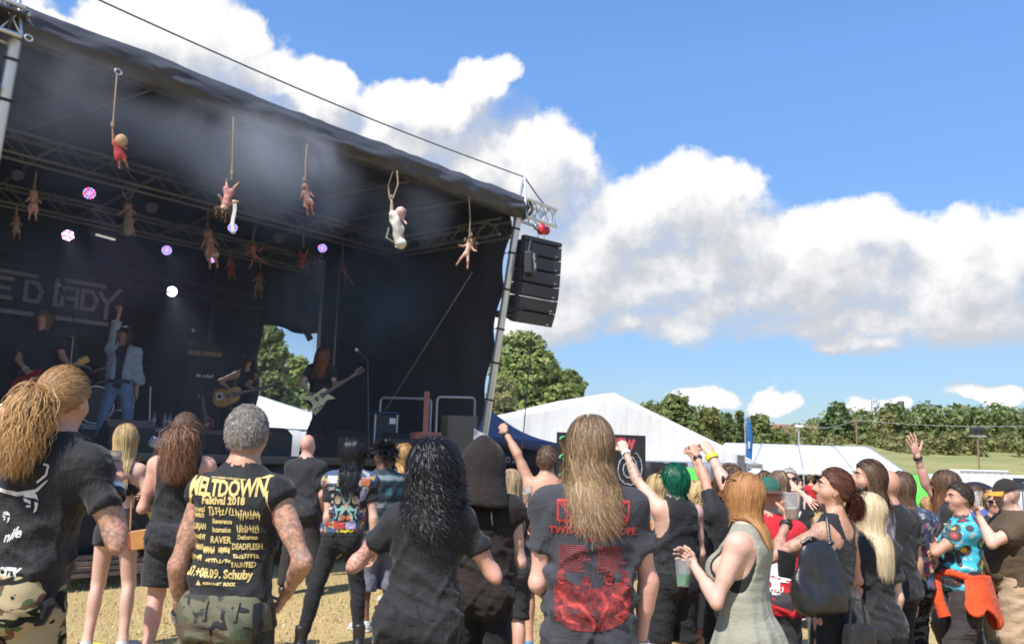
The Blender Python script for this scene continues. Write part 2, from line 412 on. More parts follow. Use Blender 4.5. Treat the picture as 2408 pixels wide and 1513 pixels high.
put_tree('broadleaf_tree', 'olive treetop between the round treetop and the pair of young firs', 1668, 962, 78, 80, 6000, .26, LM3, 7, 0, trunk_h=.1)
put_tree('fir_tree', 'left and shorter of the two young conifers beside the blue feather flag', 1712, 962, 70, 34, 1500, .28, LM4, 8, 0, trunk_h=.1, conic=.8)
put_tree('fir_tree', 'right and taller of the two young conifers, touching the blue feather flag', 1740, 957, 70, 40, 1700, .28, LM4, 9, 0, trunk_h=.1, conic=.8)
put_tree('broadleaf_tree', 'rounded grey-green tree right of the blue feather flag, left of the red-roofed house', 1785, 974, 76, 80, 6000, .24, LM2, 10, 0, trunk_h=.1)
put_tree('broadleaf_tree', 'dark dome-shaped tree standing clear above the hedge, left of the lattice mast', 1966, 955, 90, 100, 9000, .28, LM4, 11, 2, trunk_h=.1, lumps_n=14)
put_tree('broadleaf_tree', 'yellowish-green tree in the wood just right of the lattice mast', 2085, 975, 92, 75, 6000, .28, LM3, 12, 2, trunk_h=.1)
# the rest of the far wood reads as one mass
def wood(name, spots, size, lm, seed):
    lumps = []; g = random.Random(seed)
    for (px, py, d, r, zb) in spots:
        p = at(px, py, d); z = p.z
        while z > zb: lumps.append(((p.x + g.uniform(-.3, .3) * r, p.y + g.uniform(-.6, .6) * r, z - r * .8), r * g.uniform(.8, 1.1))); z -= r * 1.1
    return link(name, crown_mesh(name, lumps, min(70000, int(sum(r ** 2 for c, r in lumps) * 20 / size)), size, seed), lm)
g_ = random.Random(4); spots = []
for i in range(64):
    x = 1885 + i * 9.4; top = 978 - 22 * math.sin((x - 1880) / 520 * 2.2) - 9 * math.sin(x * .07) + g_.uniform(-9, 14)
    if x < 1925: top += 25
    spots.append((x, top, g_.uniform(92, 104), g_.choice([.8, 1.1, 1.5, 1.9, 2.3]), 1.8))
for i in range(34):
    x = 1500 + i * 11.5; spots.append((x, 950 + max(0, (x - 1600) * .22) - 8 * math.sin(x * .05) + g_.uniform(-6, 14), g_.uniform(78, 90), g_.choice([.8, 1.1, 1.5, 1.9]), 1.0))
tag(wood('far_wood', spots, .30, LM2, 21), 'belt of mixed trees along the top of the grass bank', kind='stuff')
spots = [(1470 + i * 11, 1020 + g_.uniform(-16, 12), g_.uniform(82, 92), g_.choice([.7, 1.0, 1.4]), .3) for i in range(86)]
tag(wood('hedge', spots, .26, LM3, 22), 'scrubby hedge growing below the belt of trees', kind='stuff')

# ------------------------------------------------------------------ far buildings, masts, flags
def box_on(mb, p, sx, sy, z0, z1, rz=0): mb.box((p.x, p.y, (z0 + z1) / 2), (sx, sy, z1 - z0), Matrix.Rotation(rz, 3, 'Z'))
p = at(1842, 1012, 98)
hs = empty('farmhouse', (p.x, p.y, 0), 0, 'far house with a red tiled gable and a grey lower roof above the hedge', 'house')
mb = MB(); mb.box((0, 0, 3.2), (7, 5, 6.4)); mb.build('wall', mat('house_brick', (.35, .20, .14), .9), hs)
mb = MB(); mb.prism([(-1.6, 0), (1.6, 0), (0, 1.15)], 5.4, Matrix.Translation((-1.5, 0, p.z - .6))); mb.build('roof', mat('red_tiles', (.45, .19, .11), .9, .2, 3), hs)
mb = MB(); mb.prism([(-4.5, 0), (4.2, 0), (3.2, .75), (-3, .75)], 5.2, Matrix.Translation((2.1, .1, p.z - 1.3))); mb.build('lower_roof', mat('slate', (.16, .17, .19), .8), hs)
steel = mat('galvanised_steel', (.52, .53, .54), .42, .1, 8, .1, 60, metal=.7)
alu = mat('truss_aluminium', (.66, .66, .65), .38, .08, 10, metal=.75)
darkpole = mat('rusty_post', (.22, .13, .08), .8); white_p = mat('white_paint', (.78, .78, .76), .5)
# lattice mast
p = at(2057, 940, 96); q = at(2057, 1060, 96)
ms = empty('lattice_mast', (p.x, p.y, 2), 0, 'slim steel lattice mast rising out of the far trees', 'mast')
H = p.z - 2
for sx, sy in ((-1, -1), (1, -1), (1, 1), (-1, 1)): rod('leg', (sx * .4, sy * .4, 0), (sx * .28, sy * .28, H), .06, steel, ms, 6)
for k in range(9):
    z0, z1 = H * k / 9, H * (k + 1) / 9
    for sx in (-1, 1): rod('brace', (-.4 * sx, -.36, z0), (.4 * sx, -.36, z1), .035, steel, ms, 5)
p = at(2117, 943, 110); cm = MB(); cm.cyl((p.x, p.y, 0), (p.x, p.y, p.z), .55, .4); tag(cm.build('chimney', mat('dark_brick', (.10, .09, .10), .8), None, True), 'dark industrial chimney top showing above the far trees', 'chimney')
for (px, y1, d, r, lab, m_) in ((1877, 1003, 60, .07, 'pale steel lamp pole standing behind the long white tent', steel), (2012, 985, 84, .09, 'brown wooden telegraph post in front of the far hedge', darkpole)):
    p = at(px, y1, d); po = empty('utility_pole', (p.x, p.y, -.4), 0, lab, 'pole'); rod('shaft', (0, 0, 0), (0, 0, p.z + .4), r, m_, po)
    if m_ is steel: mb = MB(); mb.box((0, -.1, p.z + .45), (.5, .3, .14)); mb.build('lamp_head', white_p, po)
    else:
        mb = MB(); mb.box((0, 0, p.z + .2), (1.2, .1, .1)); mb.build('crossarm', m_, po)
        wp = MB(); a = Vector((0, 0, p.z + .3))
        for far in (at(1890, 1003, 88), at(2500, 998, 80)):
            b = Vector((far.x - p.x, far.y - p.y, far.z + .4)); wp.tube([a.lerp(b, k / 8) - Vector((0, 0, .35 * math.sin(math.pi * k / 8))) for k in range(9)], .022, 5)
        wp.build('overhead_wire', mat('wire_grey', (.35, .35, .36), .6), po)
p = at(2297, 1022, 52); fl = empty('floodlight_mast', (p.x, p.y, -.35), 0, 'thin pole with a bank of dark floodlights in front of the grass bank', 'floodlight')
rod('pole', (0, 0, 0), (0, 0, p.z + .3), .045, darkpole, fl); mb = MB(); mb.box((0, 0, p.z + .28), (1.0, .25, .06)); mb.build('crossbar', steel, fl)
for k in (-1, 0, 1): mb = MB(); mb.box((k * .33, -.1, p.z + .58), (.28, .22, .34), Matrix.Rotation(.3, 3, 'X')); mb.build('lamp', mat('black_metal', (.03, .03, .033), .45), fl)
# feather flag
p0, p1 = at(1752, 1056, 34), at(1757, 975, 34); ff = empty('feather_flag', (p0.x, p0.y, -.4), 0, 'tall blue feather flag standing behind the white tents', 'flag')
Hf = p1.z + .4; rod('pole', (0, 0, 0), (0, 0, Hf), .02, steel, ff)
sheet('flag_cloth', lambda s, t: (.02 + s * .26 * math.sin(math.pi * min(1, .12 + t * .88)) ** .5 * (1 if t < .9 else (1 - t) * 10) + .05 * t, .04 * math.sin(6 * t), Hf * (.45 + .55 * t)), 4, 14, mat('flag_blue', (.02, .12, .32), .6), ff)
for k in range(4): mb = MB(); mb.box((.14, -.04, Hf * .73 - k * .07), (.07, .01, .04)); mb.build('flag_mark', white_p, ff)

# ------------------------------------------------------------------ tents
def pvc(name, col, transl=.25):
    m, t, b, tc, out = mat_nodes(name); n = t.noise(tc, 2.2, 4, .6); n2 = t.noise(t.vmath('MULTIPLY', tc, (1, 1, .25)), 3, 3, .5)
    t.put(b.inputs['Base Color'], t.mix(n.outputs['Fac'], c4([k * .93 for k in col]), c4(col))); b.inputs['Roughness'].default_value = .45
    bump(t, b, n2.outputs['Fac'], .35, .12)
    tr = t.new('ShaderNodeBsdfTranslucent', in_Color=c4(col)); mx = t.new('ShaderNodeMixShader', in_0=transl, in_1=b.outputs[0], in_2=tr.outputs[0]); t.put(out.inputs[0], mx.outputs[0]); return m
tentw = pvc('white_tent_pvc', (.92, .92, .91)); navy = mat('navy_gazebo_cloth', (.10, .125, .235), .75, .1, 4, .2, 30)
black_tarp = mat('black_tarp', (.016, .016, .018), .55, .25, 3, .4, 12); grey_tarp = mat('grey_tent_wall', (.24, .24, .27), .7, .1, 3, .3, 10)
def quad_sheet(name, a, b, c, d, nu, nv, mt, par, sag=.0, thick=.012, rip=0.):
    a, b, c, d = map(Vector, (a, b, c, d)); nrm = (b - a).cross(d - a).normalized()
    def f(s, t):
        p = a.lerp(b, s).lerp(d.lerp(c, s), t) - nrm * sag * math.sin(math.pi * s) * math.sin(math.pi * t)
        if rip: p += nrm * rip * (math.sin(s * 37 + 2 * math.sin(t * 5)) + .6 * math.sin(s * 71 + t * 6))
        return p
    return sheet(name, f, nu, nv, mt, par, thick)
gnd = -.36
# marquee with its gable towards the field
Rg, Ap = at(1790, 1092, 26.6), at(1440, 922, 25); Lg = Vector((Ap.x - 1.65 * (Rg.x - Ap.x), Ap.y - 1.65 * (Rg.y - Ap.y), Rg.z)); back = Vector((-(Rg - Lg).y, (Rg - Lg).x, 0)).normalized() * 14
mq = empty('marquee', (Ap.x, Ap.y, gnd), 0, 'big white gabled marquee with its peak behind the long-haired man', 'tent'); M0 = Vector((Ap.x, Ap.y, gnd))
quad_sheet('roof_panel', Lg - M0, Ap - M0, Ap + back - M0, Lg + back - M0, 10, 10, tentw, mq, .08); quad_sheet('roof_panel', Ap - M0, Rg - M0, Rg + back - M0, Ap + back - M0, 10, 10, tentw, mq, .08)
n_ = Vector((-back.x, -back.y, 0)).normalized()
e0, e1 = Lg - M0 + n_ * .02, Rg - M0 + n_ * .02; apx = Ap - M0 + n_ * .02
sheet('gable_wall', lambda s, t: (lambda b_, top: b_.lerp(top, t) + n_ * .03 * math.sin(s * 24) * math.sin(3.1 * t))(e0.lerp(e1, s) - Vector((0, 0, .12)), e0.lerp(e1, s) + Vector((0, 0, (apx.z - e0.z) * (min(s / .6226, (1 - s) / .3774))))), 40, 10, tentw, mq, .012)
rod('eave_pole', e0, e1, .05, steel, mq)
for s in (0, .25, .5, .80, .90, 1): q = e0.lerp(e1, s); rod('post', (q.x, q.y, -.03), q, .045, steel, mq)
quad_sheet('black_side_wall', *(lambda a, b: (Vector((a.x, a.y, 0)), Vector((b.x, b.y, 0)), b, a))(e0.lerp(e1, .45) + n_ * .06, e0.lerp(e1, .80) + n_ * .06), 60, 8, black_tarp, mq, 0, .012, .03)
quad_sheet('grey_side_wall', *(lambda a, b: (Vector((a.x, a.y, 0)), Vector((b.x, b.y, 0)), b, a))(e0.lerp(e1, .805) + n_ * .07, e0.lerp(e1, .96) + n_ * .07), 30, 8, grey_tarp, mq, 0, .012, .012)
for k in range(2):   # speaker-like dark door posts and the sheet over the corner
    q = e0.lerp(e1, .87 + .07 * k) + n_ * .1; mb = MB(); mb.box((q.x, q.y, 1.15), (.22, .05, 2.2)); mb.build('door_flap', mat('dark_flap', (.10, .10, .11), .7), mq)
# long white tent, eave towards the camera
A_, B_ = at(1705, 1040, 41), at(2040, 1050, 43); E0, E1 = at(1640, 1103, 36), at(2127, 1108, 37.5)
lt = empty('long_tent', (B_.x - 4, B_.y, gnd), 0, 'long low white tent in three bays, people at tables under its eave', 'tent'); L0 = Vector((B_.x - 4, B_.y, gnd))
for k in range(4):
    s0, s1 = k / 4, (k + 1) / 4
    quad_sheet('roof_panel', E0.lerp(E1, s0 + .002) - L0, E0.lerp(E1, s1 - .002) - L0, A_.lerp(B_, s1 - .002) - L0, A_.lerp(B_, s0 + .002) - L0, 6, 8, tentw, lt, .1)
    rod('rafter', E0.lerp(E1, s1) - L0, A_.lerp(B_, s1) - L0, .035, steel, lt)
bk = Vector((-.12, 5, 0)); quad_sheet('rear_roof_panel', A_ - L0, B_ - L0, Vector((B_.x, B_.y + 4.5, E1.z)) - L0, Vector((A_.x, A_.y + 4.5, E1.z)) - L0, 6, 4, tentw, lt)
val = lambda s, t: E0.lerp(E1, s) - L0 + Vector((0, -.03, -(.02 + t * (.14 + .05 * abs(math.sin(s * 90))))))
sheet('scalloped_valance', val, 120, 2, tentw, lt, .01)
a, b = Vector((E0.x, E0.y + 6.5, gnd)) - L0, Vector((E1.x - .6, E1.y + 6.5, gnd)) - L0; quad_sheet('back_wall', a, b, b + Vector((0, 0, 2.3)), a + Vector((0, 0, 2.3)), 20, 4, black_tarp, lt, 0, .02, .04)  # black sheet stands in for the shade inside the tent
for s in (0, .25, .5, .75, 1): q = E0.lerp(E1, s) - L0; rod('post', (q.x, q.y, 0), q, .04, steel, lt)
# navy gazebo beside the stage
pk = at(1150, 962, 17.5); r1, r2 = at(1312, 1042, 15.6), at(1330, 1062, 19.6); l1, l2 = at(1075, 1020, 16.6), at(1040, 1040, 20)
gz0 = Vector((pk.x, pk.y, -.2)); gb = empty('gazebo', gz0, 0, 'navy blue pop-up gazebo roof beside the stage pole with dark hanging walls', 'tent')
for a, b in ((l1, r1), (r1, r2), (r2, l2), (l2, l1)):
    a_, b_, p_ = a - gz0, b - gz0, pk - gz0
    sheet('roof_panel', lambda s, t: a_.lerp(b_, s).lerp(p_, t) - Vector((0, 0, .12 * math.sin(math.pi * t))), 8, 8, navy, gb, .01)
    sheet('valance', lambda s, t: a_.lerp(b_, s) + Vector((0, 0, -.16 * t + .012 * math.sin(s * 30))), 16, 1, navy, gb, .008)
for c in (l1, r1, r2, l2): q = c - gz0; rod('post', (q.x, q.y, 0), q, .025, steel, gb)
a, b = l1 - gz0 + Vector((0, .12, -.14)), r1 - gz0 + Vector((0, .12, -.14)); quad_sheet('dark_wall', Vector((a.x, a.y, 0)), Vector((b.x, b.y, 0)), b, a, 30, 6, mat('dark_print_wall', (.035, .033, .036), .6), gb, 0, .012, .01)

def text_mesh(txt, size, bold=0., shear=0., spacing=1.):
    cu = bpy.data.curves.new('lettering', 'FONT'); cu.body = txt; cu.size = size; cu.align_x = 'CENTER'; cu.align_y = 'CENTER'; cu.offset = bold; cu.shear = shear; cu.space_character = spacing; cu.resolution_u = 2
    ob = bpy.data.objects.new('lettering', cu); COL.objects.link(ob); dg = bpy.context.evaluated_depsgraph_get(); dg.update()
    me = bpy.data.meshes.new_from_object(ob.evaluated_get(dg)); bpy.data.objects.remove(ob); return me
def flat_text(name, txt, size, origin, ux, uz, mt, parent, bold=0., depth=.004, warp=None, **kw):
    me = text_mesh(txt, size, bold, **kw); ux, uz = Vector(ux).normalized(), Vector(uz).normalized(); ny = ux.cross(uz); o = Vector(origin)
    for v in me.vertices:
        x, y = v.co.x, v.co.y
        if warp: x, y = warp(x, y)
        v.co = o + ux * x + uz * y + ny * depth
    me.materials.clear(); return link(name, me, mt, parent)
pink = mat('pink_lettering', (.45, .10, .14), .7); pale = mat('pale_lettering', (.55, .45, .46), .7)
ux = (b - a); ux = Vector((ux.x, ux.y, 0)).normalized()
w0 = at(1205, 1081, 15.7) - gz0
flat_text('wall_lettering', 'TO ZT', .14, Vector((w0.x, w0.y, w0.z)) - Vector((-ux.y, ux.x, 0)) * .02, ux, (0, 0, 1), pale, gb, .006, depth=.05)
flat_text('wall_lettering', 'EB', .12, Vector((w0.x + .30, w0.y, w0.z - .33)) - Vector((-ux.y, ux.x, 0)) * .02, ux, (0, 0, 1), pink, gb, .006, depth=.05)
# painted menu board
b0, b1 = at(1310, 1015, 13.0), at(1516, 1030, 13.6); bd0 = Vector((b0.x, b0.y, gz(b0.x, b0.y)))
bd = empty('sign_board', bd0, 0, 'tall black board with a green scroll ornament and dripping red letters', 'sign')
wv = Vector((b1.x - b0.x, b1.y - b0.y, 0)); nb = Vector((wv.y, -wv.x, 0)).normalized(); hb = b0.z - bd0.z
mb = MB(); ang = math.atan2(wv.y, wv.x); mb.box(wv / 2 + Vector((0, 0, hb / 2)), (wv.length, .04, hb), Matrix.Rotation(ang, 3, 'Z')); mb.build('panel', mat('board_black', (.022, .020, .022), .5), bd)
flat_text('red_lettering', 'TTEIEW', .19, wv * .66 + nb * .022 + Vector((0, 0, hb - .16)), wv, (0, 0, 1), mat('sign_red', (.50, .07, .10), .7), bd, .012, warp=lambda x, y: (x * .95, y * 1.2 + .014 * math.sin(x * 50)))
grn = mat('sign_green', (.10, .42, .16), .7); mb = MB()
for k in range(7):
    c = nb * .03 + wv.normalized() * (.1 + .035 * (k % 2)) + Vector((0, 0, hb - .12 - k * .135)); sg = 1 if k % 2 else -1
    mb.tube([c + wv.normalized() * (sg * .07 * (1 - t_ / 14) * math.cos(t_ * .55)) + Vector((0, 0, .07 * (1 - t_ / 14) * math.sin(t_ * .55))) for t_ in range(13)], [.016 - .0008 * t_ for t_ in range(13)], 6)
mb.build('scroll_ornament', grn, bd)
mb = MB(); cc = wv * .80 + nb * .028 + Vector((0, 0, hb - .52)); wn = wv.normalized()
for k in range(26):
    a1 = k * .52; r1_ = .06 + .0075 * k
    mb.tube([cc + wn * (r1_ * math.cos(a1 + q_ * .13)) + Vector((0, 0, r1_ * 1.15 * math.sin(a1 + q_ * .13) + .012 * math.sin(q_ * 2.1))) for q_ in range(6)], .007, 5)
mb.build('grey_beast_drawing', mat('chalk_grey', (.42, .42, .44), .8), bd)
# things on the far right
p = at(2290, 1128, 50); cn = empty('container', (p.x, p.y, gnd), 0, 'white site cabin standing below the grass bank', 'cabin')
h1 = at(2290, 1104, 50).z - gnd; mb = MB(); mb.box((0, 0, h1 / 2), (2.7, 2.4, h1)); mb.build('body', white_p, cn, bevel=.04)
for k in range(7): mb = MB(); mb.box((-1.15 + k * .38, -1.22, h1 / 2), (.05, .04, h1 * .9)); mb.build('rib', white_p, cn)
mb = MB(); mb.box((0, -1.215, h1 - .1), (2.8, .06, .12)); mb.build('top_rail', steel, cn)
for (px, py, lab) in ((2292, 1131, 'open black umbrella in front of the white cabin'), (2402, 1134, 'open black umbrella at the far right edge of the picture')):
    p = at(px, py, 24); um = empty('umbrella', (p.x, p.y, gnd), 0, lab, 'umbrella'); h = p.z - gnd
    sheet('canopy', lambda s, t: (math.cos(s * 2 * math.pi) * .52 * t, math.sin(s * 2 * math.pi) * .52 * t, h - .2 * t * t - .03 * t * abs(math.sin(s * 8 * math.pi / 2))), 24, 6, mat('umbrella_black', (.012, .012, .013), .6), um)
    rod('pole', (0, 0, 0), (0, 0, h), .02, steel, um)
    for k in range(6): a1 = k * math.pi / 3; rod('rib', (0, 0, h - .02), (.5 * math.cos(a1), .5 * math.sin(a1), h - .23), .006, steel, um, 5)
grn_t = mat('green_dome_tent', (.10, .55, .06), .55, .1, 3); gry_t = mat('grey_dome_tent', (.45, .46, .50), .6, .1, 3)
for (px, py, d, w, h_, mt, lab) in ((2148, 1116, 34, 2.2, 1.7, grn_t, 'bright green dome tent beyond the bald man and the patched vest'), (1610, 1098, 19, 1.5, 1.85, grn_t, 'bright green pop-up tent corner behind the green-haired man'), (2195, 1113, 40, 2.0, 1.6, gry_t, 'pale grey dome tent behind the bright green dome tent'), (2440, 1128, 42, 2.2, 1.3, gry_t, 'pale tent at the right edge beyond the black umbrella')):
    p = at(px, py, d); dt = empty('dome_tent', (p.x, p.y, gnd), .3, lab, 'tent'); hh = max(1.2, p.z - gnd)
    sheet('flysheet', lambda s, t: (math.cos(s * 2 * math.pi) * w * .62 * math.cos(t * 1.5) ** .8, math.sin(s * 2 * math.pi) * w * .5 * math.cos(t * 1.5) ** .8, hh * math.sin(t * math.pi / 2)), 20, 8, mt, dt, .01)
    for k in (0, 1): mb = MB(); mb.tube([((1 if k else -1) * math.cos(v) * w * .64 * .7, math.cos(v) * w * .52 * .7, hh * math.sin(v) + .01) for v in [i * math.pi / 12 for i in range(13)]], .012, 5); mb.build('tent_pole', mat('black_metal', (.03, .03, .033), .45), dt)
p = at(2350, 1150, 44); vn = empty('parked_van', (p.x, p.y, gnd), 0, 'white van with a red stripe parked below the bank at the far right', 'van')
mb = MB(); mb.prism([(-1.9, .35), (2.1, .35), (2.1, .95), (1.5, 1.15), (1.0, 1.85), (-1.9, 1.85)], 1.7); mb.build('body', white_p, vn, bevel=.06)
mb = MB(); mb.prism([(.95, 1.2), (1.38, 1.2), (1.02, 1.72), (.2, 1.72), (.2, 1.2)], 1.72); mb.build('window', mat('dark_glass', (.02, .025, .03), .08), vn)
mb = MB(); mb.box((-.4, 0, 1.05), (2.9, 1.715, .22)); mb.build('stripe', mat('stripe_red', (.5, .05, .04), .5), vn)
for x in (-1.25, 1.35): mb = MB(); mb.cyl((x, -.87, .33), (x, -.65, .33), .33); mb.build('wheel', mat('tyre_black', (.02, .02, .02), .8), vn, True)
# small white tent seen through the back of the stage
tp, tl, tr_ = at(640, 945, 22.5), at(520, 1000, 20), at(790, 1012, 21.5); sm = Vector((tp.x, tp.y, 0)); st_ = empty('small_tent', sm, 0, 'small white tent seen through the gap in the back of the stage', 'tent')
a, b = tl - sm, tr_ - sm; c0_, c1_ = at(585, 922, 22) - sm, at(775, 984, 23.5) - sm; q = Vector((.3, 4.5, 0))
quad_sheet('roof_panel', a, b, c1_, c0_, 8, 6, tentw, st_, .05); quad_sheet('rear_roof_panel', c0_, c1_, b + q, a + q, 8, 4, tentw, st_)
quad_sheet('wall', Vector((a.x, a.y, 0)), Vector((b.x, b.y, 0)), b + Vector((0, .02, 0)), a + Vector((0, .02, 0)), 20, 5, pvc('tent_wall_white', (.74, .75, .78)), st_, 0, .01, .006)
for c in (a, b): rod('post', (c.x, c.y - .03, 0), (c.x, c.y - .03, c.z), .025, steel, st_)
# ------------------------------------------------------------------ stage (local axes: u along the front, w into the stage, z up)
SA = Vector((.17, 13.5, 0)); SRZ = math.atan2(.749, .663); E_ = Vector((math.cos(SRZ), math.sin(SRZ), 0)); W_ = Vector((-math.sin(SRZ), math.cos(SRZ), 0))
def ST(u, w, z=0): return SA + E_ * u + W_ * w + Vector((0, 0, z))
def ST_inv(p): d = Vector((p.x - SA.x, p.y - SA.y, 0)); return d.dot(E_), d.dot(W_)
def on_w(px, py, w):
    """point on the stage plane at depth w seen at a pixel"""
    a = at(px, py, 1) - Vector((0, 0, CAMZ)); c = Vector((0, 0, CAMZ)); k = (w - (c - SA).dot(W_)) / a.dot(W_); return c + a * k
def on_u(px, py, u):
    a = at(px, py, 1) - Vector((0, 0, CAMZ)); c = Vector((0, 0, CAMZ)); k = (u - (c - SA).dot(E_)) / a.dot(E_); return c + a * k
def loc(p): u, w = ST_inv(p); return Vector((u, w, p.z))
DZ = 1.5; UL = -7.62
stage = empty('festival_stage', SA, SRZ, 'open-air festival stage with a black canopy roof, black walls and aluminium trusses', 'stage')
tarp = None
def tarp_material():
    m, t, b, tc, out = mat_nodes('stage_tarp'); n = t.noise(tc, 1.4, 5, .65); w = t.noise(t.vmath('MULTIPLY', tc, (1.2, 5, 7)), 1, 4, .6)
    t.put(b.inputs['Base Color'], t.mix(n.outputs['Fac'], (.036, .037, .042, 1), (.070, .072, .082, 1))); b.inputs['Roughness'].default_value = .58; b.inputs['Specular IOR Level'].default_value = .45
    bump(t, b, w.outputs['Fac'], .55, .1); return m
tarp = tarp_material()
wall_m = mat('stage_wall_cloth', (.020, .020, .022), .85, .3, 1.5, .25, 25)
deck_m = mat('deck_ply', (.03, .028, .027), .7, .3, 3); skirt_m = mat('stage_skirt', (.022, .022, .024), .8, .3, 2, .3, 12)
# canopy: profile from the back over the rolled front edge to the underside
prof = [(a, b + .20) for a, b in [(6.9, 5.35), (5.5, 5.62), (3, 5.74), (1, 5.78), (.35, 5.74), (.08, 5.64), (-.06, 5.50), (-.07, 5.38), (.03, 5.28), (.16, 5.27), (.5, 5.44), (1.5, 5.55), (3.2, 5.58), (5.4, 5.50), (6.9, 5.28)]]
PW = [p[0] for p in prof]; PZ = [p[1] for p in prof]; tt = np.linspace(0, 1, len(prof))
def canopy(s, t):
    w = float(np.interp(t, tt, PW)); z = float(np.interp(t, tt, PZ)); u = UL - .12 + (-UL + .24) * s
    front = max(0, 1 - abs(t - .47) / .2); k = vnoise(np.array([[u * 3.1 + t * 9, t * 14, 0.]]), 2)[0]; k2 = vnoise(np.array([[u * 7 - t * 16, t * 22, 3.]]), 5)[0]
    w += front * (.045 * k + .02 * k2); z += front * (.03 * k2 + .02 * math.sin(u * 1.7)) - .05 * front * (1 - abs(2 * s - 1)) + .06 * front * max(0, (.06 - s) / .06)
    if s > .985 or s < .015: w += .12 * front
    return (u, w, z)
def resample(fn, n):
    return fn
cn_ = sheet('canopy', canopy, 150, 84, tarp, stage, .012)
under_shade = mat('roof_underside_shade', (.010, .010, .012), .9, .3, 3); cn_.data.materials.append(under_shade); nf = 150 * 84  # near-black underside colour stands in for the shade below the canopy
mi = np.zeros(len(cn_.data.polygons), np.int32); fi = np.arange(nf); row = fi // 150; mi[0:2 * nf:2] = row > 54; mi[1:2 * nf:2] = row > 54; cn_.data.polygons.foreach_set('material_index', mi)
for u in (UL - .12, .12):   # end gussets closing the roof edge
    mb = MB(); mb.prism([(p[0], p[1]) for p in prof[3:12]], .02, Matrix(((0, 1, 0, u), (1, 0, 0, 0), (0, 0, 1, 0), (0, 0, 0, 1)))); mb.build('gusset', tarp, stage)
for (px, py) in ((275, 171), (65, 92)):
    p = on_w(px, py, -.085); l = loc(p); mb = MB(); c = Vector((l.x, l.y - .03, l.z))
    mb.tube([c + Vector((.035 * math.cos(k * math.pi / 6), 0, .03 * math.sin(k * math.pi / 6))) for k in range(13)], .009, 6); mb.build('eyelet', steel, stage, True)
# deck, skirt
mb = MB(); mb.box(((UL - 1.5 + .05) / 2, 1.25 + 2.85, DZ - .06), (-UL + 1.55, 5.7, .12)); mb.build('deck', deck_m, stage)
mb = MB(); mb.box(((UL - 1.5 + .05) / 2, 1.235, DZ - .055), (-UL + 1.55, .02, .10)); mb.build('deck_edge', mat('deck_edge_steel', (.07, .07, .075), .5, metal=.5), stage)
sheet('skirt', lambda s, t: (UL - 1.5 + (-UL + 1.5) * s, 1.28 + .025 * math.sin(s * 90) * t + .012 * math.sin(s * 211), DZ - .12 - t * (DZ - .42)), 160, 6, skirt_m, stage, .008)
sheet('skirt', lambda s, t: (.0 + .012 * math.sin(s * 60), 1.3 + 5.6 * s, DZ - .12 - t * (DZ - .42)), 60, 4, skirt_m, stage, .008)
plank = mat('weathered_plank', (.20, .14, .10), .85, .3, 8, .3, 20)
for k in range(4):
    p = loc(on_w(236 - 0 * k, 1306 + 12 * k, 1.2)); mb = MB(); mb.box((p.x - .1 + .06 * (k % 2), 1.16 - .05 * k, p.z), (1.0, .12, .045)); mb.build('plank', plank, stage)
p = loc(on_w(372, 1240, 1.24)); mb = MB(); mb.box((p.x, 1.236, p.z), (.95, .015, .42)); yb = mb.build('yellow_banner', mat('banner_yellow', (.42, .36, .07), .7), stage)
for pts_ in ([(-.47, .20), (-.18, .20), (-.05, -.02), (-.30, -.02)], [(-.05, -.06), (.46, -.06), (.46, -.09), (-.05, -.09)], [(-.02, -.13), (.46, -.13), (.46, -.20), (-.02, -.20)], [(.10, .20), (.34, .20), (.20, .0), (.06, .04)]): mb = MB(); mb.prism(pts_, .006, Matrix.Translation((p.x, 1.226, p.z))); mb.build('banner_print', mat('print_black', (.012, .012, .012), .7), yb)
# poles: they lean out from the deck to the roof edge
for u in (UL, 0):
    f0, f1 = Vector((u + .02, 1.12, 0 if u else .0)), Vector((u, .14, 5.60))
    po = rod('pole', f0, f1, .062, alu, stage, 14)
    for z in (1.9, 2.5, 3.1, 3.65, 4.3, 4.9, 5.3):
        k = (z - f0.z) / (f1.z - f0.z); c = f0.lerp(f1, k); mb = MB(); mb.cyl(c - Vector((0, -.004, .015)), c + Vector((0, -.004, .015)), .072); mb.tube([c + Vector((0, .06, 0)), c + Vector((.0, .16, .02)), c + Vector((.03, .22, 0))], .008, 5); mb.build('lashing', mat('black_strap', (.015, .015, .015), .7), stage, True)
# side walls with scalloped front edge
def side(u):
    def f(s, t):
        z = 1.32 + 4.5 * t; pw = 1.12 - .98 * (z / 5.60); sc = abs(math.sin(t * 4.5 * math.pi)); wf = pw + .18 + .13 * sc - .05 * math.sin(t * 3)
        w = wf + (5.6 - wf) * s
        return (u + .035 * math.sin(w * 5 + z * 1.3) * math.sin(math.pi * min(1, s * 3 + .1)) + .02 * vnoise(np.array([[w * 2, z * 1.2, u]]))[0], w, z)
    return f
sheet('side_wall', side(.10), 60, 60, wall_m, stage, .008); sheet('side_wall', side(UL - 1.3), 20, 20, wall_m, stage, .008)  # the left one is out of view, added to block the sun
mb = MB(); mb.box((UL - .72, 3.4, 5.0), (1.2, 6.6, .02)); mb.box((UL - .7, 3.3, 5.68), (1.4, 6.8, .02)); mb.build('side_roof', tarp, stage)
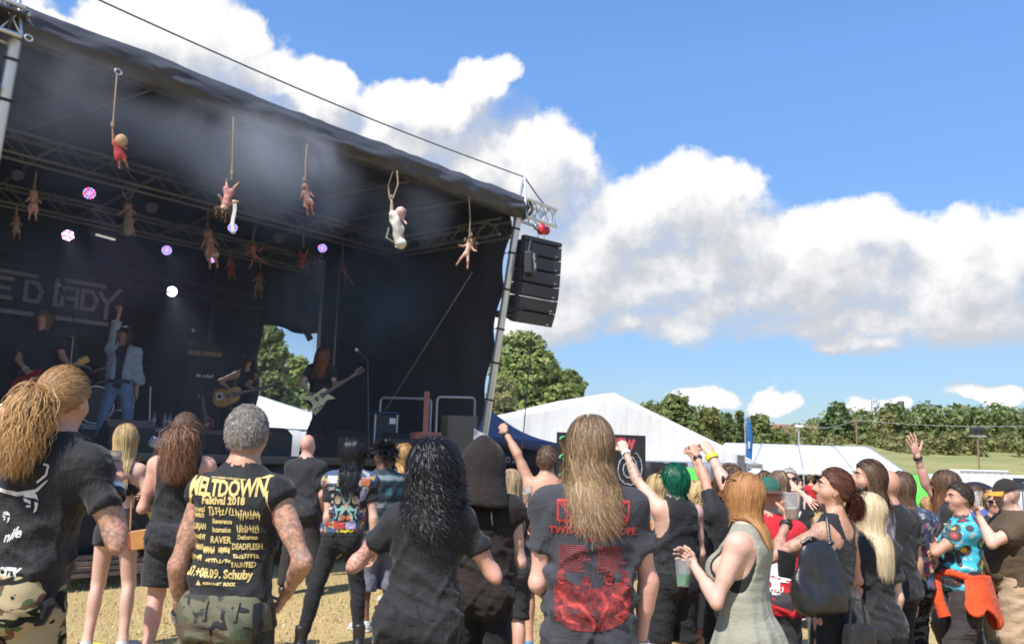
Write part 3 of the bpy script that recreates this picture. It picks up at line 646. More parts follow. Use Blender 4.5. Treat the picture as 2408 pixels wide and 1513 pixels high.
# back wall with the gap at the right end
uG = loc(on_w(608, 900, 6.5)).x; zG = loc(on_w(660, 772, 6.5)).z
fold = lambda u, z: .03 * math.sin(u * 6) + .02 * math.sin(u * 13 + z)
sheet('back_wall', lambda s, t: (lambda u, z: (u + .05 * math.sin(z * 5) * (s > .97), 6.5 + fold(u, z), z))(UL - 1.5 + (uG - UL + 1.5) * s, 1.45 + 4.2 * t), 90, 24, wall_m, stage, .008)
sheet('back_wall', lambda s, t: (lambda u: (u, 6.52 + fold(u, 0), (zG + .04 * math.sin(s * 9) + .05 * (s > .9)) + (6.1 - zG) * t))(uG - .05 + (1.2 - uG) * s), 30, 10, wall_m, stage, .008)
p = loc(on_w(722, 782, 6.3)); mb = MB(); mb.box((p.x, 6.3, p.z), (.12, .06, .34), Matrix.Rotation(-.6, 3, 'Y')); mb.build('loose_flap', wall_m, stage)
# slit beside the rear post: a torn corner of light, as a little opening is impossible in a sheet it is left as a lit leaf gap
# rear posts and braces
for (px, y0, y1) in ((760, 640, 860), (843, 610, 860)):
    a, b = loc(on_w(px, y0, 5.2)), loc(on_w(px - 4, y1, 5.2)); rod('lift_post', (a.x, a.y, DZ), (a.x, a.y, 5.4), .045, steel, stage)
a = loc(on_w(800, 600, 4.8)); rod('thin_post', (a.x, a.y, 2.9), (a.x, a.y, 5.4), .014, steel, stage)
a, b = loc(on_u(1110, 640, -.05)), loc(on_u(905, 965, -.05)); rod('tension_wire', a, b, .008, mat('wire_grey', (.35, .35, .36), .6), stage, 5)
a = loc(on_w(500, 700, 6.2)); rod('lighting_post', (a.x, a.y, DZ), (a.x, a.y, 5.3), .03, mat('black_metal', (.03, .03, .033), .45), stage)
# trusses
dim_alu = mat('dull_aluminium', (.29, .275, .26), .5, .1, 8, metal=.7)
def truss(name, a, b, h, n, mt, r=.025, r2=.012, par=stage, side_=None):
    a, b = Vector(a), Vector(b); t = empty(name, (0, 0, 0), 0, parent=par); ax = (b - a).normalized(); up = Vector((0, 0, 1)); up = (up - ax * up.dot(ax)).normalized(); sd = ax.cross(up)
    cor = [up * (h / 2) * i + sd * (h / 2) * j for i, j in ((1, 1), (1, -1), (-1, -1), (-1, 1))]
    for c in cor: rod('chord', a + c, b + c, r, mt, t, 8)
    L = (b - a) / n
    for k in range(n):
        p0, p1 = a + L * k, a + L * (k + 1)
        for (i, j) in ((1, 2), (0, 3), (0, 1)):
            c0, c1 = (cor[i], cor[j]) if k % 2 else (cor[j], cor[i]); rod('brace', p0 + c0, p1 + c1, r2, mt, t, 5)
    return t
truss('truss', (UL - .2, 3.1, 5.40), (-.12, 3.1, 5.40), .29, 22, dim_alu); truss('truss', (UL - .2, 5.35, 5.32), (-.1, 5.35, 5.32), .27, 22, dim_alu, .021, .010)
truss('truss', (-.08, .35, 5.32), (-.12, 3.0, 5.38), .27, 9, dim_alu); truss('truss', (UL - .2, 6.25, 4.55), (-.9, 6.25, 4.55), .26, 20, mat('black_truss', (.06, .06, .062), .5, metal=.4), .02, .01)
for u in (-6.3, -5.0, -3.6, -2.3, -1.1): rod('rafter', (u - .25, 3.05, 5.62), (u + .2, .35, 5.60), .022, dim_alu, stage, 6)
for u in (-6.0, -4.5, -3.0, -1.5): rod('rafter', (u, 3.2, 5.66), (u, 6.4, 5.5), .022, dim_alu, stage, 6)
for (px, py, s_) in ((855, 430, 1), (1040, 500, .8)):   # pale vents on the canopy underside
    p = loc(on_w(px, py, 1.6)); mb = MB(); mb.box((p.x, 1.6, 5.72), (.22 * s_, .75, .012)); mb.build('roof_vent', mat('vent_grey', (.05, .047, .043), .8), stage)
# box of the front lamp on the right-hand corner
p = loc(on_w(1158, 520, .9)); mb = MB(); mb.box(p, (.34, .22, .26), Matrix.Rotation(.4, 3, 'X')); mb.build('flood_box', mat('black_metal', (.03, .03, .033), .45), stage, bevel=.01)

# the trussed arms that carry the loudspeakers outside the roof
def arm(u0, u1):
    t = empty('speaker_arm', (0, 0, 0), 0, parent=stage); zt, zb, w = 5.78, 5.48, .12
    for z in (zt, zb):
        for dw in (-.13, .13): rod('chord', (u0, w + dw, z), (u1, w + dw, z - .0), .026, alu, t, 10)
    n = 4; sgn = 1 if u1 > u0 else -1; L = (u1 - u0) / n
    for k in range(n):
        for dw in (-.13, .13):
            rod('brace', (u0 + L * k, w + dw, zt if k % 2 else zb), (u0 + L * (k + 1), w + dw, zb if k % 2 else zt), .012, alu, t, 6); rod('brace', (u0 + L * k, w + dw, zb if k % 2 else zt), (u0 + L * (k + 1), w + dw, zt if k % 2 else zb), .010, alu, t, 6)
    for dw in (-.13, .13): rod('end_post', (u1 - .08 * sgn, w + dw, zb), (u1 - .08 * sgn, w + dw, zt), .022, alu, t, 8)
    top = (u0 + .08 * sgn, w, zt + .42)
    for dw in (-.13, .13): rod('mast_leg', (u0 + .0 * sgn, w + dw, zb), top, .022, alu, t, 8)
    return top, (u1 - .05 * sgn, w, zt)
t1, e1_ = arm(.02, .82); t2, e2_ = arm(UL, UL - .8)
wire = mat('steel_cable', (.16, .16, .17), .45, metal=.6)
mb = MB(); mb.tube([t1, ((t1[0] + e1_[0]) / 2, t1[1], (t1[2] + e1_[2]) / 2 - .02), e1_], .012, 6); mb.build('guy_cable', wire, stage)
mb = MB(); mb.tube([e2_, t2], .012, 6); mb.build('guy_cable', wire, stage)
a, b = Vector(t2) + Vector((0, 0, .08)), Vector(t1); mb = MB(); mb.tube([a.lerp(b, k / 12) - Vector((0, 0, .10 * math.sin(math.pi * k / 12))) for k in range(13)], .011, 6); mb.build('top_cable', wire, stage)

# ------------------------------------------------------------------ line array of loudspeakers
cab_m = mat('speaker_black', (.016, .016, .017), .6, .2, 20, .3, 90); grille = mat('speaker_grille', (.050, .052, .056), .55, .15, 60, .6, 300, metal=.3); bm = mat('black_metal', (.03, .03, .033), .45)
hk = ST(.57, .12, 5.19); FD = Vector((.63, -.777, 0)); arz = math.atan2(FD.y, FD.x) + math.pi / 2      # local -y is the front
ar = empty('speaker_array', hk, arz, 'curved stack of six black line-array loudspeakers hanging beside the stage', 'loudspeaker')
z = -.05; yy = 0; tilt = R(2); CW, CH, CD = .84, .222, .46
rot0 = Matrix.Rotation(-tilt, 3, 'X')
mb = MB(); mb.box((0, -.02, .0), (.84, .10, .07)); mb.box((0, .25, .0), (.10, .62, .06)); mb.box((-.28, .2, 0), (.05, .55, .05)); mb.box((.28, .2, 0), (.05, .55, .05)); mb.build('fly_frame', bm, ar, bevel=.006)
front = Vector((0, -.05, -.045)); ang = R(1)
for k in range(6):
    ang += R([1, 1, 2, 4, 6, 8][k]); Rx = Matrix.Rotation(ang, 3, 'X')
    M = Matrix.Translation(front) @ Rx.to_4x4()
    cb = empty('cabinet', (0, 0, 0), 0, parent=ar); cb.matrix_local = M
    mb = MB(); mb.prism([(-CW / 2, -.012), (CW / 2, -.012), (CW / 2, -CH + .004), (-CW / 2, -CH + .004)], .2, Matrix.Translation((0, .10, 0)))
    mb.add([(sx * CW * a, y, z_) for y, a, z0, z1 in ((.2, .5, -.012, -CH + .004), (CD, .40, -.04, -CH + .032)) for sx in (-1, 1) for z_ in (z0, z1)], [(0, 1, 5, 4), (2, 6, 7, 3), (0, 4, 6, 2), (1, 3, 7, 5), (4, 5, 7, 6)])
    mb.build('housing', cab_m, cb, bevel=.006)
    mb = MB(); mb.box((0, -.004, -CH / 2), (CW - .03, .012, CH - .035)); mb.build('grille', grille, cb, bevel=.004)
    mb = MB(); mb.box((CW * .36, -.013, -CH + .045), (.05, .006, .014)); mb.build('badge', white_p if k > 2 else steel, cb)
    for sx in (-1, 1):
        mb = MB(); mb.box((sx * (CW / 2 + .012), .06, -CH / 2), (.02, .09, CH * .98)); mb.build('rigging_plate', bm, cb)
        mb = MB(); mb.tube([(sx * (CW * .43), .30, -.09), (sx * (CW * .50), .32, -.10), (sx * (CW * .50), .32, -CH + .09), (sx * (CW * .43), .30, -CH + .08)], .012, 6); mb.build('carry_handle', steel, cb, True)
    front = front + Rx @ Vector((0, 0, -CH - .012)) + Vector((0, 0, 0))
red = mat('hoist_red', (.50, .03, .05), .4)
ho = empty('chain_hoist', hk + Vector((0, 0, .22)), 0, 'red chain hoist hooked under the aluminium arm above the loudspeaker stack', 'hoist')
mb = MB(); mb.sphere((0, 0, 0), .085, 14, 10, (1, .8, 1.2)); mb.sphere((.09, .02, -.02), .06, 10, 8, (1, .8, 1.3)); mb.build('motor', red, ho, True)
mb = MB(); mb.sphere((-.09, -.03, .02), .05, 10, 8); mb.build('end_cap', alu, ho, True)
mb = MB(); mb.tube([(0, 0, .1), (0, 0, .18), (.03, 0, .2)], .012, 6); mb.tube([(.05, 0, -.05), (.05, 0, -.2)], .01, 6); mb.tube([(-.05, 0, -.05), (-.05, 0, -.2)], .008, 6); mb.build('chain', steel, ho, True)
bp_ = ST(.10, -.05, 4.72); bag = empty('chain_bag', bp_, arz + .5, 'black chain bag with white lettering hanging behind the top loudspeakers', 'bag')
mb = MB(); mb.prism([(-.13, .16), (.13, .2), (.15, -.14), (.05, -.24), (-.12, -.2)], .14); mb.build('sack', cab_m, bag, bevel=.02)
flat_text('bag_lettering', 'GUIL', .13, (-.02, -.075, 0), (.35, 0, -.95), (.95, 0, .35), white_p, bag, .006, depth=.004)
mb = MB(); mb.tube([(-.1, 0, .16), (.02, 0, .42), (.11, 0, .19)], .008, 5); mb.build('strap', bm, bag)
st0 = ST(0.0, .52, 3.9); st1 = ST(.3, .2, 4.0); sb_ = empty('ratchet_strap', st0, 0, 'black strap holding the loudspeaker stack to the stage pole', 'strap')
mb = MB(); mb.tube([(0, 0, 0), (st1 - st0) * .5 + Vector((0, 0, .03)), st1 - st0], .012, 5); mb.tube([(0, 0, -.03), (st1 - st0) * .5 + Vector((0, 0, -.06)), (st1 - st0) + Vector((0, 0, .02))], .012, 5); mb.build('webbing', bm, sb_); mb = MB(); mb.sphere((0, 0, 0), .09, 10, 8, (1, 1, .7)); mb.build('knot', bm, sb_, True)
dr = at(1212, 800, 13.2); cb_ = MB(); q0 = hk + Vector((-.12, .1, -1.5)); cb_.tube([q0, Vector((q0.x - .12, q0.y - .1, 1.7)), Vector((q0.x - .3, q0.y - .2, 0))], .010, 5); tag(cb_.build('speaker_cable', bm), 'thin black cable running from the loudspeaker stack down to the ground', 'cable')

# ------------------------------------------------------------------ lamps in the rig
ledc = {'m': (1.0, .25, .75), 'b': (.25, .35, 1.0), 'w': (.9, .92, 1.0), 'r': (1.0, .15, .25), 'c': (.6, .95, .95)}
LED = {k: mat('led_' + k, (.1, .1, .1), emit=v, estr=(2.2 if k in 'mbr' else 7)) for k, v in ledc.items()}; lens_m = mat('lamp_lens', (.10, .10, .13), .2)
def par_can(px, py, w, rpx, cols, label):
    p = on_w(px, py, w); d = (Vector((0, 0, CAMZ)) - p).normalized(); rr = rpx / FPX * p.y
    root = empty('par_lamp', p, 0, label, 'stage lamp'); q = d.to_track_quat('Z', 'Y').to_matrix(); T = lambda v: q @ Vector(v)
    if cols != 'w': q = q @ Matrix.Rotation(R(16), 3, 'X')
    mb = MB(); mb.tube([T((0, 0, -.26)), T((0, 0, -.22)), T((0, 0, -.02)), T((0, 0, .0))], [rr * .5, rr * .95, rr * 1.08, rr * 1.08], 20); mb.build('can', bm, root, True)
    mb = MB(); mb.cyl(T((0, 0, 0)), T((0, 0, .006)), rr * 1.0, n=24); mb.build('lens', lens_m, root)
    mb = MB(); mb.tube([T((rr * 1.2, 0, -.1)), T((rr * 1.2, .0, .02)) + Vector((0, 0, .16)), Vector((0, 0, .3)), T((-rr * 1.2, 0, .02)) + Vector((0, 0, .16)), T((-rr * 1.2, 0, -.1))], .010, 6); mb.build('yoke', bm, root)
    groups = {}
    for ring, n in ((0, 1), (.38, 6), (.8, 12)):
        for k in range(n):
            a = 2 * math.pi * k / n + ring; c = cols[(k + n) % len(cols)] if cols else None
            if c: groups.setdefault((c, ring, k), MB()).cyl(T((rr * ring * math.cos(a), rr * ring * math.sin(a), .004)), T((rr * ring * math.cos(a), rr * ring * math.sin(a), .014)), rr * (.17 if cols != 'w' else .21), n=10)
    for c, m_ in groups.items(): m_.build('led', LED[c[0]], root)
par_can(210, 454, 4.3, 15, 'mbr', 'round stage lamp with magenta and blue dots, highest on the left of the rig')
par_can(160, 553, 6.0, 14, 'wm', 'bright white and pink stage lamp at the far left of the rig')
par_can(392, 588, 6.0, 12, 'bmb', 'violet stage lamp right of the hanging doll in a ragged skirt')
par_can(547, 535, 4.3, 12, 'bbm', 'blue-pink stage lamp half hidden by the white ribbon of a doll')
par_can(497, 608, 6.0, 10, 'bm', 'small violet stage lamp behind the feet of the bandaged doll')
par_can(758, 583, 4.3, 11, 'bmb', 'violet stage lamp at the right end of the rear truss')
par_can(404, 685, 6.1, 12, 'w', 'brilliant white stage lamp low on the back wall, right of the singer')
for (x, y) in ((42, 412), (357, 488), (657, 560), (868, 607)): par_can(x, y, 4.4, 13, '', 'unlit grey stage lamp on the rear truss, %s' % {42: 'leftmost of all', 357: 'above the violet lamp', 657: 'right of the sprawling doll', 868: 'furthest right'}[x])
p = on_w(248, 556, 5.6); tl_ = empty('strip_light', p, SRZ, 'dim tubular strip light on the rig between two lamps', 'stage lamp'); mb = MB(); mb.cyl((-.16, 0, 0), (.16, 0, -.02), .02); mb.build('tube', mat('strip_tube', (.5, .5, .48), .4, emit=(.8, .78, .7), estr=.5), tl_, True); mb = MB(); mb.box((0, .05, .02), (.42, .06, .06)); mb.build('housing', bm, tl_)

# ------------------------------------------------------------------ band banner
bn_w = 6.32; grey_l = mat('banner_grey', (.38, .37, .42), .8); pB = lambda px, py: loc(on_w(px, py, bn_w))
a, b = pB(-260, 560), pB(290, 745)
c = pB(-120, 640); bn = empty('band_banner', ST(c.x, bn_w, 0), SRZ, 'black backdrop banner with big grey angular lettering on the back wall', 'banner')
mb = MB(); zt_, zb_ = pB(140, 640).z + .14, pB(140, 735).z - .22; x0, x1 = pB(-330, 650).x - c.x, pB(300, 650).x - c.x
mb.box(((x0 + x1) / 2, .03, (zt_ + zb_) / 2), (x1 - x0, .02, zt_ - zb_)); mb.build('cloth', mat('banner_black', (.012, .012, .014), .8), bn)
yL = pB(278, 672).z; hL = .62
def poly(mb, pts, x, z, w, h): mb.prism([(x + px * w, z + pz * h) for px, pz in pts], .012)
def seg_letter(mb, strokes, x, z, w, h, th):
    for (ax, az_, bx, bz) in strokes:
        a, b = Vector((x + ax * w, 0, z + az_ * h)), Vector((x + bx * w, 0, z + bz * h)); d = (b - a).normalized(); n = Vector((-d.z, 0, d.x)) * th / 2; a -= d * th * .42; b += d * th * .42
        mb.add([a - n - Vector((0, .008, 0)), b - n - Vector((0, .008, 0)), b + n - Vector((0, .008, 0)), a + n - Vector((0, .008, 0)), a - n, b - n, b + n, a + n], [(0, 1, 2, 3), (7, 6, 5, 4), (0, 4, 5, 1), (1, 5, 6, 2), (2, 6, 7, 3), (3, 7, 4, 0)])
G = {'R': [(0, 0, 0, 1), (0, 1, .8, 1), (.8, 1, .95, .75), (.95, .75, .8, .5), (.8, .5, 0, .5), (.35, .5, .95, 0)], 'E': [(0, 0, 0, 1), (0, 1, .9, 1), (0, .5, .75, .5), (0, 0, .9, 0)], 'D': [(0, 0, 0, 1), (0, 1, .6, 1), (.6, 1, .95, .55), (.95, .55, .75, 0), (.75, 0, 0, 0)],
     'L': [(.05, 0, .05, 1.35), (.05, -.0, .5, 0)], 'A': [(.0, 0, .0, 1), (0, 1, .9, 1), (.9, 1, .9, 0), (0, .45, .9, .45)], 'Y': [(0, 1, .5, .45), (1.3, 1.35, .5, .45), (.5, .45, .5, -.35)]}
xs_ = {}; zl = pB(140, 700).z; mbL = MB(); lw, lh = pB(104, 690).x - pB(60, 690).x, .31
for ch, px in (('R', -95), ('E', -12), ('D', 60), ('L', 130), ('A', 148), ('D', 195), ('Y', 236)):
    x = pB(px, 690).x - c.x; seg_letter(mbL, G[ch], x, zl - .12, lw * (.9 if ch != 'L' else .5), lh, .066)
mbL.build('banner_lettering', grey_l, bn)
mbF = MB(); xa, xb = pB(-330, 690).x - c.x, pB(262, 690).x - c.x
mbF.box(((xa + xb) / 2, .0, zl - .34), (xb - xa, .012, .07)); mbF.box(((xa + pB(128, 0).x - c.x) / 2, .0, zl + .30), (pB(128, 690).x - c.x - xa, .012, .06)); mbF.box(((pB(150, 690).x + pB(248, 690).x) / 2 - c.x, 0, zl + .32), (pB(248, 690).x - pB(150, 690).x, .012, .07)); mbF.build('banner_frame', grey_l, bn)
# ------------------------------------------------------------------ figures: one smooth surface from a distance field
f4 = np.float32
class Grid:
    def __init__(s, lo, hi, h):
        s.h = h; s.lo = np.array(lo, float) - 3 * h; n = np.ceil((np.array(hi, float) - s.lo) / h).astype(int) + 4
        s.ax = [(s.lo[i] + np.arange(n[i]) * h).astype(f4) for i in range(3)]; s.F = np.full(n, 9, f4)
    def win(s, lo, hi):
        i0 = [max(0, int(np.floor((lo[k] - s.lo[k]) / s.h))) for k in range(3)]; i1 = [min(s.F.shape[k], int(np.ceil((hi[k] - s.lo[k]) / s.h)) + 1) for k in range(3)]
        if any(i1[k] <= i0[k] for k in range(3)): return None
        return (tuple(slice(a, b) for a, b in zip(i0, i1)), s.ax[0][i0[0]:i1[0]][:, None, None], s.ax[1][i0[1]:i1[1]][None, :, None], s.ax[2][i0[2]:i1[2]][None, None, :])
    def put(s, sl, d, k, sub=False):
        a = s.F[sl]
        if sub: s.F[sl] = np.maximum(a, -d); return
        h = np.maximum(k - np.abs(a - d), 0) / k; s.F[sl] = np.minimum(a, d) - h * h * k * .25
    def cap(s, a, b, ra, rb, k=.02, cut=None, sub=False):
        a, b = np.array(a, float), np.array(b, float); pad = max(ra, rb) + k + 2 * s.h; w = s.win(np.minimum(a, b) - pad, np.maximum(a, b) + pad)
        if w is None: return
        sl, X, Y, Z = w; ba = b - a; L2 = max(ba @ ba, 1e-9)
        t = np.clip(((X - a[0]) * ba[0] + (Y - a[1]) * ba[1] + (Z - a[2]) * ba[2]) / L2, 0, 1)
        d = np.sqrt((X - a[0] - t * ba[0]) ** 2 + (Y - a[1] - t * ba[1]) ** 2 + (Z - a[2] - t * ba[2]) ** 2) - (ra + (rb - ra) * t)
        if cut is not None: c, n = cut; d = np.maximum(d, (X - c[0]) * n[0] + (Y - c[1]) * n[1] + (Z - c[2]) * n[2])
        s.put(sl, d.astype(f4), k, sub)
    def ell(s, c, r, k=.02, M=None, sub=False, cut=None, plane=None):
        c = np.array(c, float); r = np.array(r, float); pad = max(r) + k + 2 * s.h; w = s.win(c - pad, c + pad)
        if w is None: return
        sl, X, Y, Z = w; X, Y, Z = X - c[0], Y - c[1], Z - c[2]
        if M is not None: X, Y, Z = (M[0][0] * X + M[1][0] * Y + M[2][0] * Z, M[0][1] * X + M[1][1] * Y + M[2][1] * Z, M[0][2] * X + M[1][2] * Y + M[2][2] * Z)
        k0 = np.sqrt((X / r[0]) ** 2 + (Y / r[1]) ** 2 + (Z / r[2]) ** 2); k1 = np.sqrt((X / r[0] ** 2) ** 2 + (Y / r[1] ** 2) ** 2 + (Z / r[2] ** 2) ** 2) + 1e-6
        d = k0 * (k0 - 1) / k1
        if cut is not None: d = np.maximum(d, cut(X, Y, Z))
        if plane is not None: pc, n = plane; d = np.maximum(d, (X + c[0] - pc[0]) * n[0] + (Y + c[1] - pc[1]) * n[1] + (Z + c[2] - pc[2]) * n[2])
        s.put(sl, d.astype(f4), k, sub)
    def prof(s, z, a, b, cx, cy, k=.03, p=2.3):
        z = np.array(z); m_ = max(max(a), max(b)) + .12; w = s.win((min(cx) - m_, min(cy) - m_, z[0] - .06), (max(cx) + m_, max(cy) + m_, z[-1] + .06))
        if w is None: return
        sl, X, Y, Z = w; A, B, U, V = (np.interp(Z, z, q) for q in (a, b, cx, cy))
        e = (np.abs((X - U) / A) ** p + np.abs((Y - V) / B) ** p) ** (1 / p); d = (e - 1) * np.minimum(A, B)
        d = np.maximum(d, np.maximum(Z - z[-1], z[0] - Z)); s.put(sl, d.astype(f4), k)
    def mesh(s):
        F = s.F; S = F < 0; n = F.shape
        c = np.zeros([k - 1 for k in n], np.uint8); off = [(i, j, k) for i in (0, 1) for j in (0, 1) for k in (0, 1)]
        sh = lambda A, o: A[o[0]:n[0] - 1 + o[0], o[1]:n[1] - 1 + o[1], o[2]:n[2] - 1 + o[2]]
        for o in off: c += sh(S, o)
        act = (c > 0) & (c < 8); I = np.argwhere(act); ids = np.full(act.shape, -1, np.int32); ids[act] = np.arange(len(I))
        acc = np.zeros((len(I), 3)); cnt = np.zeros(len(I))
        val = {o: F[I[:, 0] + o[0], I[:, 1] + o[1], I[:, 2] + o[2]].astype(float) for o in off}
        for o in off:
            for ax in range(3):
                if o[ax] == 0:
                    q = list(o); q[ax] = 1; q = tuple(q); a, b = val[o], val[q]; x = (a < 0) != (b < 0)
                    t = np.where(x, a / np.where(x, a - b, 1), 0); p = np.array(o, float)[None, :].repeat(len(I), 0); p[:, ax] = t
                    acc[x] += p[x]; cnt[x] += 1
        V = s.lo + (I + acc / cnt[:, None]) * s.h; Q = []
        for ax in range(3):
            u, v = (ax + 1) % 3, (ax + 2) % 3; sa = [slice(1, -1)] * 3; sb = [slice(1, -1)] * 3; sa[ax] = slice(0, -1); sb[ax] = slice(1, None)
            A, B = S[tuple(sa)], S[tuple(sb)]; base = np.array([1, 1, 1]); base[ax] = 0
            for flip, mk in ((0, A & ~B), (1, ~A & B)):
                J = np.argwhere(mk) + base
                if not len(J): continue
                def cell(du, dv): K = J.copy(); K[:, u] += du; K[:, v] += dv; return ids[K[:, 0], K[:, 1], K[:, 2]]
                q = np.stack([cell(-1, -1), cell(0, -1), cell(0, 0), cell(-1, 0)], 1); Q.append(q[:, ::-1] if flip else q)
        return V, np.concatenate(Q)

def vnormals(V, Q):
    P = V[Q]; n = np.cross(P[:, 2] - P[:, 0], P[:, 3] - P[:, 1]); N = np.zeros_like(V)
    for k in range(3):
        for i in range(4): N[:, k] += np.bincount(Q[:, i], n[:, k], len(V))
    return N / (np.linalg.norm(N, axis=1, keepdims=True) + 1e-12)

# --- skin, hair and cloth materials
def skin_mat(name, col, red=(.62, .27, .20)):
    if name in _mats: return _mats[name]
    m, t, b, tc, out = mat_nodes(name); n = t.noise(tc, 9, 6, .68); n2 = t.noise(tc, 70, 5, .65)
    c = t.mix(t.math('MULTIPLY', t.ramp(n.outputs['Fac'], .36, .68), .38), c4(col), c4(red))
    lip = t.new('ShaderNodeAttribute', attribute_name='lip').outputs['Fac']; c = t.mix(t.math('MULTIPLY', lip, .8), c, (.48, .17, .14, 1))
    st = t.new('ShaderNodeAttribute', attribute_name='stub').outputs['Fac']; c = t.mix(t.math('MULTIPLY', st, .62), c, c4([k * .35 for k in col]))
    tat = t.new('ShaderNodeAttribute', attribute_name='tat').outputs['Fac']
    w = t.noise(tc, 9, 3, .6, dist=2.2); w2 = t.noise(tc, 34, 4, .7, dist=1.2); v = t.new('ShaderNodeTexVoronoi', feature='DISTANCE_TO_EDGE'); t.put(v.inputs['Vector'], t.vmath('ADD', tc, t.vmath('MULTIPLY', w.outputs['Color'], (.12, .12, .12)))); v.inputs['Scale'].default_value = 26
    ink = t.math('MAXIMUM', t.math('MULTIPLY', t.ramp(v.outputs['Distance'], .10, .03), .6), t.math('MULTIPLY', t.ramp(w2.outputs['Fac'], .46, .58), .95))
    c = t.mix(t.math('MULTIPLY', t.math('MULTIPLY', tat, ink), .58), c, (.050, .058, .062, 1))
    c = t.mix(t.math('MULTIPLY', t.math('MULTIPLY', tat, t.ramp(w.outputs['Fac'], .58, .7)), .35), c, (.36, .15, .08, 1))
    t.put(b.inputs['Base Color'], c); b.inputs['Roughness'].default_value = .52; b.inputs['Specular IOR Level'].default_value = .4
    b.inputs['Subsurface Weight'].default_value = .12; b.inputs['Subsurface Radius'].default_value = (.012, .005, .003); b.inputs['Subsurface Scale'].default_value = 1.0
    bump(t, b, t.math('ADD', n2.outputs['Fac'], t.math('MULTIPLY', n.outputs['Fac'], 1.5)), .35, .007); return m
SKIN = {'fair': skin_mat('skin_fair', (.62, .395, .295)), 'pink': skin_mat('skin_pink', (.62, .345, .26)), 'tan': skin_mat('skin_tan', (.50, .275, .175)), 'brown': skin_mat('skin_brown', (.17, .08, .047), (.24, .10, .06)), 'pale': skin_mat('skin_pale', (.60, .39, .30))}
def hair_mat(name, root, mid, tip, rough=.48):
    if name in _mats: return _mats[name]
    m, t, b, tc, out = mat_nodes(name); a = t.new('ShaderNodeAttribute', attribute_name='rnd').outputs['Fac']; tp = t.new('ShaderNodeAttribute', attribute_name='tip').outputs['Fac']
    c = t.mix(t.ramp(tp, .1, .75), c4(root), c4(mid)); c = t.mix(t.math('MULTIPLY', t.ramp(a, .45, 1), .75), c, c4(tip)); c = t.mix(t.math('MULTIPLY', t.ramp(a, .35, 0), .6), c, c4([k * .5 for k in root]))
    t.put(b.inputs['Base Color'], c); b.inputs['Roughness'].default_value = rough; b.inputs['Specular IOR Level'].default_value = .30
    n = t.noise(t.vmath('MULTIPLY', tc, (160, 160, 18)), 1, 3, .6); bump(t, b, n.outputs['Fac'], .4, .006); return m
HAIR = {'brownlong': hair_mat('hair_light_brown', (.125, .080, .050), (.25, .155, .082), (.60, .42, .23)), 'gold': hair_mat('hair_golden', (.30, .155, .060), (.42, .23, .085), (.62, .40, .17)),
 'blonde': hair_mat('hair_blonde', (.40, .265, .115), (.58, .41, .19), (.76, .60, .33)), 'black': hair_mat('hair_black', (.011, .010, .011), (.014, .013, .014), (.045, .042, .044), .33),
 'auburncurl': hair_mat('hair_auburn_curls', (.075, .045, .028), (.15, .065, .030), (.30, .14, .06)), 'grey': hair_mat('hair_grey', (.16, .135, .115), (.24, .21, .185), (.42, .40, .37), .6),
 'brown': hair_mat('hair_brown', (.075, .042, .025), (.11, .062, .036), (.20, .12, .07)), 'red': hair_mat('hair_strawberry', (.36, .165, .062), (.42, .20, .075), (.60, .35, .16)), 'auburn': hair_mat('hair_auburn', (.095, .035, .020), (.125, .045, .026), (.22, .09, .05)),
 'green': hair_mat('hair_green', (.004, .055, .026), (.005, .085, .042), (.02, .20, .10), .28), 'platinum': hair_mat('hair_platinum', (.56, .44, .27), (.60, .47, .29), (.78, .68, .50)), 'white': hair_mat('hair_white', (.40, .38, .35), (.48, .46, .43), (.62, .60, .58), .6),
 'dread': hair_mat('hair_dreads', (.30, .21, .12), (.40, .30, .17), (.55, .43, .28), .7), 'dark': hair_mat('hair_dark_brown', (.035, .022, .015), (.05, .031, .021), (.11, .07, .045))}
def cloth(name, col, rough=.9, var=.10, spec=.2, sheen=.08, b=.25, bs=220):
    name = 'cloth_' + name
    if name in _mats: return _mats[name]
    m, t, bs_, tc, out = mat_nodes(name); n = t.noise(tc, 5, 5, .65); n2 = t.noise(tc, bs, 3, .6)
    f1 = t.noise(t.vmath('MULTIPLY', tc, (3, 3, 7)), 1.5, 3, .5, dist=.9); f2 = t.noise(t.vmath('MULTIPLY', tc, (6, 6, 2.6)), 1.3, 3, .55, dist=1.2)
    rg = lambda q: t.math('POWER', t.math('SUBTRACT', 1.0, t.math('MINIMUM', t.math('MULTIPLY', t.math('ABSOLUTE', t.math('SUBTRACT', q.outputs['Fac'], .5)), 6.5), 1.0)), 1.6)
    h = t.math('ADD', t.math('ADD', t.math('MULTIPLY', rg(f1), .55), t.math('MULTIPLY', rg(f2), .65)), t.math('MULTIPLY', n2.outputs['Fac'], .06))
    t.put(bs_.inputs['Base Color'], t.mix(t.ramp(n.outputs['Fac'], .3, .7), c4([k * (1 - var * 1.8) for k in col]), c4([min(1, k * (1 + var * 1.8)) for k in col])))
    bs_.inputs['Roughness'].default_value = rough; bs_.inputs['Specular IOR Level'].default_value = spec; bs_.inputs['Sheen Weight'].default_value = sheen; bs_.inputs['Sheen Roughness'].default_value = .5
    bump(t, bs_, h, .26, .02); return m
BLK = cloth('black', (.013, .013, .0145), .78, spec=.35, sheen=.12); BLK2 = cloth('washed_black', (.034, .033, .037)); HOOD = cloth('faded_black', (.024, .018, .016)); JEAN = cloth('black_denim', (.020, .020, .022), bs=320); CHAR = cloth('charcoal', (.045, .045, .055))
